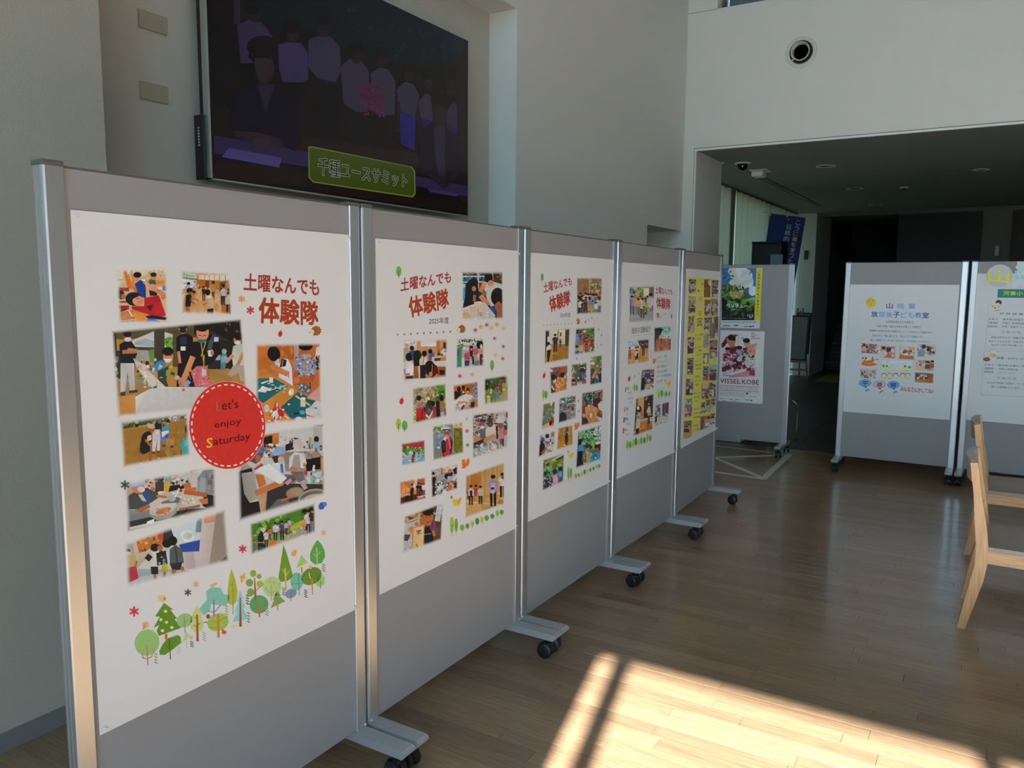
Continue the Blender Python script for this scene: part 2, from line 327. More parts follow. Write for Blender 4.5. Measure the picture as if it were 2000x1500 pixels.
for k, (ya, yb) in enumerate(((8.95, 11.22), (11.29, 15.28))):
    b = MB(); n = int((yb-ya)/0.035); r2 = random.Random(k+3)
    for i in range(n+1):
        yy = ya+(yb-ya)*i/n; xx = 0.035*math.sin(yy*19+k)+0.012*math.sin(yy*43)
        b.v += [(xx, yy-(ya+yb)/2, 0.03), (xx*0.8, yy-(ya+yb)/2, ZL-0.02)]
    b.f = [(2*i, 2*i+2, 2*i+3, 2*i+1) for i in range(n)]
    me = bpy.data.meshes.new('curtain'); me.from_pydata(b.v, [], b.f); me.materials.append(mc)
    for p in me.polygons: p.use_smooth = True
    cu = put('curtain', me, None, (HX0+0.05, (ya+yb)/2, 0))
    tag(cu, ('pale green pleated curtain nearest the white jamb, left of the dark seam', 'long pale green pleated curtain hanging behind the blue banner')[k], 'curtain')
tag(MB().box(-0.03, -3.2, -0.02, 0.03, 3.3, 0.0).build('curtain_track', M_CAP, None, (HX0+0.05, 12.0, ZL)), 'thin dark curtain track along the hall ceiling', 'curtain track')
# ------------------------------------------------------------------ rolling display stands
ZT, ZBOT, PWID, PDEP = 1.80, 0.115, 0.045, 0.040
def post_profile(mir):
    p = [(0.006, 0), (0.043, 0), (0.045, 0.002), (0.045, 0.038), (0.043, 0.04), (0.006, 0.04), (0.002, 0.038), (0, 0.034), (0, 0.030), (0.005, 0.029), (0.005, 0.025), (0, 0.024), (0, 0.016), (0.005, 0.015), (0.005, 0.011), (0, 0.010), (0, 0.006), (0.002, 0.002)]
    return [(-a, b) for a, b in p][::-1] if mir else p
post_me = [MB().prism(post_profile(m), ZBOT, ZT-0.012, 2).mesh('post', M_ALU) for m in (0, 1)]
cap_me = MB().bbox(-0.0235, -0.001, ZT-0.012, 0.0235, 0.041, ZT, 0.003).mesh('post_cap', M_CAP)
fp = [(-0.192, 0.115), (-0.203, 0.108), (-0.203, 0.099), (-0.19, 0.086), (0.23, 0.086), (0.243, 0.099), (0.243, 0.108), (0.232, 0.115)]
foot_me = MB().prism([(a, b) for a, b in fp], -0.027, 0.027, 0).mesh('foot', M_FOOT)
hood_me = MB().lathe([(0.011, 0.086), (0.011, 0.072), (0.02, 0.068), (0.02, 0.06)], seg=14).prism([(0.034*math.cos(a)+0.012, 0.034+0.034*math.sin(a)) for a in [PI*i/10 for i in range(11)]], -0.008, 0.008, 0).mesh('caster_hood', M_BLKP)
wheel_me = MB().lathe([(0.010, -0.008), (0.026, -0.008), (0.031, -0.005), (0.032, 0.0), (0.031, 0.005), (0.026, 0.008), (0.010, 0.008)], c=(0, 0, 0), axis=0, seg=22).mesh('wheel', M_BLACK, True)
pin_me = MB().lathe([(0.0035, 0), (0.0025, 0.004), (0.004, 0.009), (0.0, 0.010)], seg=10).mesh('pin', M_PIN, True)
bolt_me = MB().lathe([(0.004, 0), (0.004, 0.003), (0.0, 0.004)], seg=8, axis=1).mesh('bolt', M_PIN)
board_cache = {}
def panel(p0, p1, label, seed):
    d = Vector((p1[0]-p0[0], p1[1]-p0[1])); w = d.length; rz = math.atan2(d.y, d.x)
    t = empty('poster_display_stand', (p0[0], p0[1], 0), rz, label, 'display stand', 'rolling grey display stands')
    k = round(w, 3)
    if k not in board_cache:
        board_cache[k] = (MB().bbox(PWID-0.003, 0.009, ZBOT+0.001, w-PWID+0.003, 0.031, ZT-0.012, 0.0015).mesh('board', M_FELT),
                          MB().box(PWID, 0.008, ZT-0.012, w-PWID, 0.032, ZT-0.008).mesh('top_edge', M_CAP))
    put('board', board_cache[k][0], t); put('top_edge', board_cache[k][1], t)
    r = random.Random(seed)
    for s, x in ((0, 0.0), (1, w)):
        put('post', post_me[s], t, (x, 0, 0)); put('post_cap', cap_me, t, (x+(0.0225 if s == 0 else -0.0225), 0, 0))
        fx = x+(0.029 if s == 0 else -0.029)
        put('foot', foot_me, t, (fx, 0, 0)); put('bolt', bolt_me, t, (fx+(0.02 if s else -0.02), -0.004, ZBOT+0.01), 0)
        for yy in (-0.155, 0.195):
            a = r.uniform(-0.22, 0.22)
            c = put('caster', hood_me, t, (fx, yy, 0), a)
            for sx in (-0.0165, 0.0165): put('wheel', wheel_me, c, (sx, 0.012, 0.032))
    return t, rz, w
J = [(0, 0.923), (0, 1.877), (0, 2.868), (0, 3.815), (0.012, 4.772), (-0.018, 5.715)]
g_ = 0.006
ROW = []
ords = ['nearest grey rolling display stand of the row, holding the poster with a red round badge', 'second grey rolling display stand in the row, holding the 2025 activity poster', 'middle grey rolling display stand of the five in the row, holding the 2024 activity poster', 'fourth grey rolling display stand in the row, holding the poster with few photos', 'farthest grey rolling display stand of the row, holding the yellow photo poster']
for i in range(5):
    a, b = Vector(J[i]), Vector(J[i+1]); u = (b-a).normalized()
    ROW.append(panel(a+u*g_*(i > 0), b-u*g_*(i < 4), ords[i], i))
RP1 = panel((0.548, 7.37), (1.466, 7.37), 'grey rolling display stand across the floor with the smiling sun poster', 11)
RP2 = panel((1.484, 7.372), (2.402, 7.33), 'grey rolling display stand cut by the right edge, behind the chairs', 12)
VPN = panel((-0.885, 7.665), (0.062, 7.665), 'grey rolling display stand with two colour bills, standing behind the row', 13)
# ------------------------------------------------------------------ wall-mounted screen
XT = -1.25
tl_ = at((411, 350), 0, XT); br_ = at((915, 420), 0, XT)
ty0, ty1, tz0 = tl_.y, br_.y, (tl_.z+br_.z)/2-0.004; tz1 = at((913, 81), 0, XT).z+0.012
TV = empty('television', (XT, (ty0+ty1)/2, tz0), PI/2, 'large black wall-mounted television showing people in white shirts', 'television')
hw_ = (ty1-ty0)/2; hh_ = tz1-tz0
M_SIL = mat('satin_silver', (0.55, 0.60, 0.60), 0.3, metal=0.8, noise=0.03)
M_GLASS = mat('screen_black', (0.004, 0.004, 0.005), 0.12, noise=0.05, spec=0.35)
MB().bbox(-hw_+0.004, 0.004, 0.004, hw_-0.004, 0.06, hh_-0.004, 0.004).build('housing', M_BLKP, TV)
fr_ = MB(); fr_.box(-hw_, 0.0, 0, -hw_+0.012, 0.03, hh_); fr_.box(hw_-0.006, 0, 0, hw_, 0.03, hh_); fr_.box(-hw_, 0, 0, hw_, 0.03, 0.006); fr_.box(-hw_, 0, hh_-0.006, hw_, 0.03, hh_)
fr_.build('bezel', M_SIL, TV)
MB().box(-hw_+0.012, 0.0015, 0.006, hw_-0.006, 0.004, hh_-0.006).build('screen', M_GLASS, TV)
MB().box(-0.4, 0.06, 0.25, 0.4, 0.112, 0.8).build('wall_bracket', M_BLKP, TV)
b = MB().bbox(-hw_-0.016, 0.02, 0.0, -hw_-0.002, 0.075, 0.27, 0.004)
sp = b.build('side_speaker', M_BLKP, TV); sp['label'] = 'slim black speaker box on the left edge'
for i in range(7): MB().box(-hw_-0.0165, 0.04, 0.14+i*0.012, -hw_-0.016, 0.05, 0.146+i*0.012).build('speaker_slot', M_PIN, sp)
# blank plates on the niche wall
for k, (c0, c1, nm) in enumerate((((268, 17), (325, 70), 'upper'), ((271, 157), (327, 205), 'lower'))):
    a = at(c0, 0, XB); c = at(c1, 0, XB)
    pl = empty('blank_plate', (XB, (a.y+c.y)/2, c.z), PI/2, '%s of two blank beige plates on the wall left of the television' % nm, 'wall plate', 'blank plates beside the television')
    w2 = (c.y-a.y)/2; h = a.z-c.z
    MB().bbox(-w2, -0.009, 0, w2, -0.001, h, 0.003).build('cover', M_PLATE, pl)
    MB().bbox(w2-0.022, -0.0105, 0.003, w2-0.002, -0.006, h-0.003, 0.002).build('edge_strip', M_PLATE, pl)
    MB().box(-w2+0.002, -0.001, 0.002, w2-0.002, 0.004, h-0.002).build('back_box', M_CAP, pl)
# round air nozzle high on the end wall
vn = empty('air_nozzle', (-0.046, YE, 3.762), 0, 'round recessed air nozzle with a dark centre high on the white wall', 'air vent')
M_NOZ = mat('nozzle_enamel', (0.66, 0.66, 0.60), 0.4, noise=0.03)
MB().lathe([(0.100, 0.012), (0.106, -0.004), (0.120, -0.010), (0.138, -0.006), (0.142, 0.002), (0.138, 0.004), (0.104, 0.012)], axis=1, seg=40).build('outer_ring', M_NOZ, vn, smooth=True)
MB().lathe([(0.0, -0.0012), (0.106, -0.0012), (0.106, -0.0002), (0.0, -0.0002)], axis=1, seg=40).build('dark_cavity', M_BLKP, vn)
io = MB().lathe([(0.078, -0.003), (0.081, -0.030), (0.085, -0.045), (0.078, -0.045), (0.070, -0.020), (0.066, -0.003)], axis=1, seg=36).build('inner_nozzle', M_NOZ, vn, smooth=True)
io.rotation_euler = (0, 0, 0)
MB().bbox(-0.078, -0.02, -0.072, -0.062, -0.004, -0.058, 0.003).build('latch', M_NOZ, vn)
# ------------------------------------------------------------------ hall ceiling fittings
M_LENS = mat('dark_reflector', (0.03, 0.03, 0.03), 0.25, noise=0.05)
def downlight(x, y, r, label):
    o = empty('downlight', (x, y, ZL), 0, label, 'downlight', 'unlit recessed lights in the hall ceiling')
    MB().lathe([(r, 0.002), (r+0.022, -0.001), (r+0.024, -0.006), (r, -0.008), (r-0.006, 0.002)], seg=28).build('ring', M_TRIM, o, smooth=True)
    MB().lathe([(0.0, -0.001), (r*0.5, -0.0015), (r*0.98, -0.004), (r*0.98, 0.0), (0.0, 0.0)], seg=28).build('reflector', M_LENS, o)
downlight(-0.075, 9.69, 0.085, 'unlit round downlight nearest the opening edge in the hall ceiling')
downlight(-0.09, 11.95, 0.085, 'unlit round downlight midway back in the hall ceiling')
downlight(-0.11, 14.3, 0.085, 'unlit round downlight farthest back, near the dark stair opening')
downlight(1.413, 10.78, 0.07, 'faint unlit downlight at far right of the hall ceiling')
o = empty('smoke_detector', (0.508, 12.07, ZL), 0, 'small round smoke detector on the hall ceiling right of the downlights', 'smoke detector')
MB().lathe([(0.055, 0.0), (0.055, -0.012), (0.045, -0.02), (0.0, -0.02)], seg=24).build('base', M_TRIM, o); MB().lathe([(0.033, -0.02), (0.028, -0.036), (0.0, -0.04)], seg=20).build('sensor_head', M_LENS, o)
o = empty('dome_camera', (-0.832, 9.04, ZL), 0, 'black dome security camera on the hall ceiling by the white jamb', 'security camera')
MB().lathe([(0.085, 0.0), (0.085, -0.008), (0.06, -0.014), (0.0, -0.014)], seg=28).build('base', M_TRIM, o)
MB().lathe([(0.058, -0.014), (0.058, -0.035)]+[(0.056*math.cos(a), -0.035-0.05*math.sin(a)) for a in [PI/2*i/7 for i in range(8)]], seg=26).build('dome', mat('smoked_dome', (0.01, 0.012, 0.012), 0.06, noise=0.05), o, smooth=True)
o = empty('ceiling_speaker', (-0.80, 9.68, ZL), 0, 'white ceiling box behind the dome camera, beside the dark slot', 'ceiling fitting')
MB().bbox(-0.10, -0.12, -0.012, 0.10, 0.14, 0.0, 0.004).build('mounting_plate', M_TRIM, o); MB().bbox(-0.085, -0.07, -0.075, 0.05, 0.10, -0.012, 0.015).build('body', M_TRIM, o)
o = empty('ceiling_slot', (-0.94, 12.15, ZL), 0, 'long narrow dark slot running back along the hall ceiling', 'ceiling slot')
MB().box(-0.022, -1.93, -0.004, 0.022, 1.93, 0.0).build('slot_cavity', M_BLKP, o)
for s in (-1, 1): MB().box(s*0.03-0.008, -1.95, -0.008, s*0.03+0.008, 1.95, 0.0).build('slot_edge', M_CAP, o)
# sconces
M_BRONZE = mat('bronze', (0.06, 0.055, 0.045), 0.4, metal=0.5, noise=0.1)
def sconce(x, y, z, label, m):
    o = empty('wall_sconce', (x, y, z), 0, label, 'wall lamp', 'slim sconces at the back of the hall')
    MB().bbox(-0.03, -0.05, 0, 0.03, -0.006, 0.16, 0.004).build('shade', m, o); MB().box(-0.022, -0.008, 0.02, 0.022, 0, 0.14).build('back_plate', M_CAP, o)
sconce(-1.34, HY1, 2.12, 'small dark wall lamp on the pale column beside the blue banner', M_BRONZE)
sconce(1.62, 15.38, 2.15, 'slim pale wall lamp on the pier above the right display stands', mat('pale_glass', (0.45, 0.46, 0.42), 0.3, noise=0.05))
# ------------------------------------------------------------------ hall furniture
o = empty('display_cabinet', (-1.155, 11.8, 0), 0, 'tall black cabinet in front of the curtain, its top above the display stand', 'cabinet')
MB().bbox(-0.205, -0.2, 0.06, 0.205, 0.2, 2.215, 0.01).build('body', M_BLKP, o); MB().bbox(-0.21, -0.205, 2.215, 0.21, 0.205, 2.24, 0.006).build('top', M_BLACK, o); MB().box(-0.19, -0.19, 0, 0.19, 0.19, 0.06).build('plinth', M_BLACK, o)
MB().bbox(-0.19, -0.212, 0.1, 0.19, -0.2, 2.18, 0.003).build('door', M_BLACK, o)
c0 = at((1505, 497), 1, 11.585); c1 = at((1528, 522), 1, 11.585)
ncd = MB().box(c0.x+1.155, -0.217, c1.z, c1.x+1.155, -0.2125, c0.z).build('notice_card', mat('blue_print', (0.10, 0.22, 0.34), 0.4, noise=0.5, nscale=14, col2=(0.30, 0.38, 0.40)), o); ncd['label'] = 'small bluish picture card fixed on the front'
ea = empty('easel', (-1.22, 14.6, 0), 0, 'wooden easel holding framed pictures at the foot of the pale column', 'easel')
M_EAS = mat('easel_wood', (0.38, 0.21, 0.09), 0.5, noise=0.2, nscale=30, stretch=(20, 20, 1))
for x0, x1 in ((-0.25, -0.10), (0.15, -0.02)): MB().tube([(x0, -0.05, 0.0), (x1, 0.12, 1.25)], 0.016, 6).build('leg', M_EAS, ea)
MB().tube([(-0.1, 0.5, 0.0), (-0.06, 0.13, 1.2)], 0.015, 6).build('leg', M_EAS, ea)
MB().box(-0.25, -0.05, 0.30, 0.125, -0.012, 0.335).build('ledge', M_EAS, ea); MB().box(-0.25, -0.035, 0.16, 0.13, -0.012, 0.19).build('crossbar', M_EAS, ea)
def framed(nm, dx, dy, z0, z1, w, label):
    q = empty(nm, (-1.22+dx, 14.6+dy, z0), 0, label, 'picture')
    q.rotation_euler = (math.radians(-8), 0, 0)
    MB().bbox(-w, -0.012, 0, w, 0.012, z1-z0, 0.004).build('frame', M_BLKP, q)
    MB().box(-w+0.025, -0.0145, 0.025, w-0.025, -0.0125, z1-z0-0.025).build('picture_sheet', mat('faded_print', (0.34, 0.36, 0.35), 0.4, noise=0.5, nscale=7, col2=(0.12, 0.15, 0.17)), q)
framed('framed_picture', -0.075, -0.03, 0.338, 1.13, 0.185, 'framed pale picture leaning on the easel behind the stand with bills')
framed('framed_picture', 0.00, 0.06, 0.45, 1.18, 0.13, 'narrow dark-framed picture set behind the larger one on the easel')
b = MB(); az_ = 8.56; pts = [(-0.30, 0, 0.0), (-0.30, 0, 0.33)]+[(-0.30+0.09-0.09*math.cos(a), 0, 0.33+0.09*math.sin(a)) for a in [PI/2*i/6 for i in range(1, 7)]]+[(-0.02-0.09+0.09*math.sin(a), 0, 0.33+0.09*math.cos(a)) for a in [PI/2*i/6 for i in range(7)]]+[(-0.02, 0, 0.0)]
arch = empty('chrome_stand', (0, az_, 0), 0, 'thin chrome hoop standing on the dark tiles right of the stand with bills', 'stand')
MB().tube(pts, 0.0065, 8).build('hoop', mat('chrome', (0.7, 0.7, 0.7), 0.12, metal=1.0, noise=0.02), arch, smooth=True)
for xx in (-0.30, -0.02): MB().lathe([(0.022, 0), (0.022, 0.004), (0.009, 0.012)], c=(xx, 0, 0), seg=16).build('foot_pad', M_BLKP, arch)
bx = empty('storage_box', (-0.73, 8.32, 0), 0, 'low pale box on the floor behind the stand with bills', 'box')
MB().bbox(-0.255, -0.22, 0.0, 0.255, 0.2, 0.13, 0.006).build('body', M_TRIM, bx); MB().bbox(-0.265, -0.23, 0.13, 0.265, 0.21, 0.155, 0.004).build('lid', M_TRIM, bx)
mt = empty('door_mat', (-0.70, 15.35, 0), 0, 'dull yellow-green mat on the dark tiles before the stairs', 'mat')
M_MAT = mat('olive_mat', (0.17, 0.19, 0.03), 0.95, noise=0.2, nscale=80)
MB().bbox(-0.25, -0.85, 0.0, 0.25, 0.85, 0.008, 0.003).build('pile', M_MAT, mt); MB().box(-0.27, -0.87, 0, 0.27, 0.87, 0.003).build('rubber_edge', M_BLACK, mt)
# blue banner
YBAN = 12.35
bt = [at(p, 1, YBAN) for p in ((1504, 417), (1573, 425), (1553, 545), (1496, 540))]
bo = bt[2]*0.5+bt[3]*0.5
ban = empty('banner', (bo.x, YBAN, 0), 0, 'dark blue vertical banner with white lettering in the hall', 'banner')
L = [p-Vector((bo.x, YBAN, 0)) for p in bt]
dn = (L[2]-L[1])*0.9
P4 = [L[0], L[1], L[1]+(L[2]-L[1])*1.75, L[0]+(L[2]-L[1])*1.75]
b = MB(); NX, NZ = 8, 20
for j in range(NZ+1):
    for i in range(NX+1):
        a = P4[0].lerp(P4[1], i/NX); c = P4[3].lerp(P4[2], i/NX); p = a.lerp(c, j/NZ); b.v.append((p.x, 0.012*math.sin(i*0.9+j*0.25)+0.012, p.z))
b.f = [(j*(NX+1)+i, j*(NX+1)+i+1, (j+1)*(NX+1)+i+1, (j+1)*(NX+1)+i) for j in range(NZ) for i in range(NX)]
b.build('cloth', mat('navy_cloth', (0.020, 0.045, 0.19), 0.8, noise=0.1, nscale=60), ban, smooth=True)
M_POLE = mat('white_pole', (0.7, 0.72, 0.7), 0.4, noise=0.03)
MB().tube([P4[0]+Vector((-0.12, 0.03, 0.02)), P4[1]+Vector((0.02, 0.03, 0.015))], 0.008, 8).build('crossbar', M_POLE, ban)
pb = P4[0]+(L[2]-L[1])*2.6+Vector((-0.02, 0.05, 0)); pb.z = 0.02; pb.x = P4[0].x-0.02
MB().tube([P4[0]+Vector((-0.03, 0.05, 0.06)), pb], 0.011, 8).build('pole', M_POLE, ban)
MB().bbox(pb.x-0.12, -0.11, 0, pb.x+0.12, 0.21, 0.05, 0.012).build('base', M_BLKP, ban)
for i in (0.0, 0.5): 
    q = P4[0].lerp(P4[1], i); MB().box(q.x-0.012, 0.006, q.z-0.03, q.x+0.012, 0.044, q.z+0.035).build('loop', M_POLE, ban)
# ------------------------------------------------------------------ tape on the floor
M_TAPE = mat('white_tape', (0.62, 0.62, 0.58), 0.6, noise=0.08, nscale=40)
def C5(x, y): return (1300+x/6.667, 860+y/6.667)
tp = empty('floor_tape', (0.0, 7.2, 0), 0, 'white tape outline with crossing strips stuck on the wooden floor', 'tape')
for i, (a, c, w) in enumerate((((420, 45), (1500, 172), 0.05), ((420, 232), (1590, 189), 0.05), ((420, 137), (1262, 488), 0.05), ((350, 372), (1290, 503), 0.05), ((1270, 503), (1612, 184), 0.055))):
    A = at(C5(*a), 2, 0.0); B = at(C5(*c), 2, 0.0); d = (B-A).normalized(); n = Vector((-d.y, d.x, 0))*w/2
    z = 0.0006+0.0003*i; o3 = Vector((0, 7.2, 0)); b = MB()
    b.v = [tuple(p-o3+Vector((0, 0, h))) for h in (0.0, z) for p in (A-n, B-n, B+n, A+n)]
    b.f = [(3, 2, 1, 0), (4, 5, 6, 7), (0, 1, 5, 4), (1, 2, 6, 5), (2, 3, 7, 6), (3, 0, 4, 7)]
    b.build('tape_strip', M_TAPE, tp)
# ------------------------------------------------------------------ wooden chairs
M_CH = wood('pale_ash', (0.55, 0.29, 0.118), 0.42, 0.0, 2, rnd=0.10, ring=2.6)
M_CHX = wood('pale_ash_rail', (0.55, 0.29, 0.118), 0.42, 0.0, 0, rnd=0.10, ring=2.6)
M_SEAT = mat('worn_seat', (0.36, 0.30, 0.26), 0.6, noise=0.25, nscale=6, col2=(0.27, 0.20, 0.155))
legp = [(-0.018, 0.0), (0.015, 0.0), (0.072, 0.235), (0.085, 0.33), (0.083, 0.40), (0.068, 0.50), (0.040, 0.64), (0.016, 0.785), (-0.014, 0.78), (0.008, 0.64), (0.022, 0.50), (0.034, 0.40), (0.034, 0.32)]
bleg = MB().prism(legp, -0.017, 0.017, 1).mesh('back_leg', M_CH)
fleg = MB().prism([(0.485, 0.0), (0.515, 0.0), (0.50, 0.385), (0.455, 0.385)], -0.017, 0.017, 1).mesh('front_leg', M_CH)
srail = MB().bbox(0.075, -0.012, 0.322, 0.475, 0.012, 0.385, 0.003).mesh('side_rail', M_CHX)
CW = 0.415
xrail = MB().bbox(-0.012, 0.0, 0.325, 0.012, CW, 0.385, 0.003).mesh('cross_rail', M_CH)
b = MB(); n = 14                                                  # dished back board, bowed away from the sitter
for i in range(n+1):
    yy = 0.012+(CW-0.024)*i/n; s = 1-((i/n-0.5)*2)**2; x = 0.006-0.024*s
    b.v += [(x-0.010, yy, 0.690), (x+0.012, yy, 0.690), (x+0.004, yy, 0.787), (x-0.018, yy, 0.787)]
b.f = [(i*4+k, i*4+(k+1) % 4, (i+1)*4+(k+1) % 4, (i+1)*4+k) for i in range(n) for k in range(4)]+[(0, 1, 2, 3), (n*4+3, n*4+2, n*4+1, n*4)]
brest = b.mesh('backrest', mat('worn_back', (0.46, 0.40, 0.36), 0.5, noise=0.15, nscale=8), True)
b = MB(); ns = 8
for i in range(ns+1):
    for j in range(ns+1):
        u, v = i/ns, j/ns; dish = -0.010*math.sin(PI*u)*math.sin(PI*v); b.v.append((0.080+0.42*u, -0.022+(CW+0.044)*v, 0.405+dish))
m0 = len(b.v)
b.v += [(x, y, 0.386) for (x, y, z) in b.v[:m0]]; q = ns+1
b.f = [(i*q+j, (i+1)*q+j, (i+1)*q+j+1, i*q+j+1) for i in range(ns) for j in range(ns)]+[(m0+i*q+j, m0+i*q+j+1, m0+(i+1)*q+j+1, m0+(i+1)*q+j) for i in range(ns) for j in range(ns)]
rim = [i*q for i in range(q)]+[ns*q+j for j in range(1, q)]+[i*q+ns for i in range(ns-1, -1, -1)]+[j for j in range(ns-1, 0, -1)]
b.f += [(rim[i], rim[(i+1) % len(rim)], m0+rim[(i+1) % len(rim)], m0+rim[i]) for i in range(len(rim))]
seat = b.mesh('seat', M_SEAT)
def chair(x, y, label, rz=0.0):
    c = empty('dining_chair', (x, y, 0), rz, label, 'chair', 'pale wooden chairs')
    for yy in (0.0, CW): put('leg', bleg, c, (0, yy, 0)); put('leg', fleg, c, (0, yy, 0)); put('side_rail', srail, c, (0, yy, 0))
    put('cross_rail', xrail, c, (0.06, 0, 0)); put('cross_rail', xrail, c, (0.48, 0, 0)); put('backrest', brest, c); put('seat', seat, c)
chair(1.637, 4.123, 'pale wooden chair nearer the camera at the right edge')
chair(1.626, 5.335, 'pale wooden chair farther back, its taller-looking back against the far display stand')
# ------------------------------------------------------------------ flat print: shapes drawn in picture coordinates, laid on the sheet
def print_mat(name, rough=0.55, emit=0.0, spec=0.3):
    m = bpy.data.materials.new(name); m.use_nodes = True; t = m.node_tree; b = t.nodes['Principled BSDF']; o = t.nodes['Material Output']
    a = t.nodes.new('ShaderNodeVertexColor'); a.layer_name = 'ink'
    n = t.nodes.new('ShaderNodeTexNoise'); n.inputs['Scale'].default_value = 90; n.inputs['Detail'].default_value = 3
    mr = t.nodes.new('ShaderNodeMapRange'); mr.inputs[3].default_value = 0.88; mr.inputs[4].default_value = 1.12
    vm = t.nodes.new('ShaderNodeVectorMath'); vm.operation = 'SCALE'
    co = t.nodes.new('ShaderNodeTexCoord'); t.links.new(co.outputs['Object'], n.inputs['Vector'])
    t.links.new(n.outputs['Fac'], mr.inputs[0]); t.links.new(a.outputs['Color'], vm.inputs[0]); t.links.new(mr.outputs[0], vm.inputs['Scale'])
    b.inputs['Roughness'].default_value = rough; b.inputs['Specular IOR Level'].default_value = spec
    if emit:
        b.inputs['Base Color'].default_value = (0.004, 0.004, 0.005, 1); t.links.new(vm.outputs[0], b.inputs['Emission Color']); b.inputs['Emission Strength'].default_value = emit
    else:
        t.links.new(vm.outputs[0], b.inputs['Base Color'])
    if not emit:                                                   # soft photo borders: ink fades to bare paper towards the print's edge
        ed = t.nodes.new('ShaderNodeVertexColor'); ed.layer_name = 'edge'; sp = t.nodes.new('ShaderNodeSeparateColor'); t.links.new(ed.outputs['Color'], sp.inputs[0])
        m1 = t.nodes.new('ShaderNodeMath'); m1.operation = 'MINIMUM'; m2 = t.nodes.new('ShaderNodeMath'); m2.operation = 'MINIMUM'; m3 = t.nodes.new('ShaderNodeMath'); m3.operation = 'MINIMUM'
        t.links.new(sp.outputs[0], m1.inputs[0]); t.links.new(sp.outputs[1], m1.inputs[1]); t.links.new(sp.outputs[2], m2.inputs[0]); t.links.new(ed.outputs['Alpha'], m2.inputs[1]); t.links.new(m1.outputs[0], m3.inputs[0]); t.links.new(m2.outputs[0], m3.inputs[1])
        r2 = t.nodes.new('ShaderNodeMapRange'); r2.interpolation_type = 'SMOOTHSTEP'; r2.inputs[1].default_value = 0.0; r2.inputs[2].default_value = 1.0; t.links.new(m3.outputs[0], r2.inputs[0])
        mx = t.nodes.new('ShaderNodeMix'); mx.data_type = 'RGBA'; mx.inputs[6].default_value = (0.83, 0.83, 0.84, 1)
        t.links.new(r2.outputs[0], mx.inputs[0]); t.links.new(vm.outputs[0], mx.inputs[7]); t.links.new(mx.outputs[2], b.inputs['Base Color'])
    return m
M_INK = print_mat('printed_ink'); M_SCREEN = print_mat('screen_picture', 0.12, 0.85, 0.2)
STEP = 7e-6
class Sheet:
    """a flat sheet in the place: origin O (world), u along, z up, outward normal n"""
    def __init__(s, root, O, u, n, white, lift, m=None, top=0.80):
        s.root = root; s.O = Vector(O); s.u = Vector(u).normalized(); s.n = Vector(n).normalized(); s.w = hexlin(white); s.lift = lift; s.m = m or M_INK; s.top = top
        s.cx, s.cy, s.cs = 0, 0, 1.0
    def crop(s, x, y, k): s.cx, s.cy, s.cs = x, y, k
    def uv(s, x, y):
        p = on_plane((s.cx+x/s.cs, s.cy+y/s.cs), s.O, s.n)-s.O; return (p.dot(s.u), p.z)
    def ink(s, h):
        c = hexlin(h); return tuple(min(0.9, max(0.004, c[i]/s.w[i]*s.top)) for i in range(3)) if s.m is M_INK else c
def clip(poly, quad):
    out = poly
    ar = sum(quad[i][0]*quad[(i+1) % 4][1]-quad[(i+1) % 4][0]*quad[i][1] for i in range(4))
    sg = 1 if ar > 0 else -1
    for i in range(4):
        a, b = quad[i], quad[(i+1) % 4]; res = []
        f = lambda p: sg*((b[0]-a[0])*(p[1]-a[1])-(b[1]-a[1])*(p[0]-a[0]))
        for j in range(len(out)):
            p, q = out[j], out[(j+1) % len(out)]; fp_, fq = f(p), f(q)
            if fp_ >= 0: res.append(p)
            if (fp_ > 0 > fq) or (fp_ < 0 < fq):
                t = fp_/(fp_-fq); res.append((p[0]+(q[0]-p[0])*t, p[1]+(q[1]-p[1])*t))
        out = res
        if len(out) < 3: return []
    return out
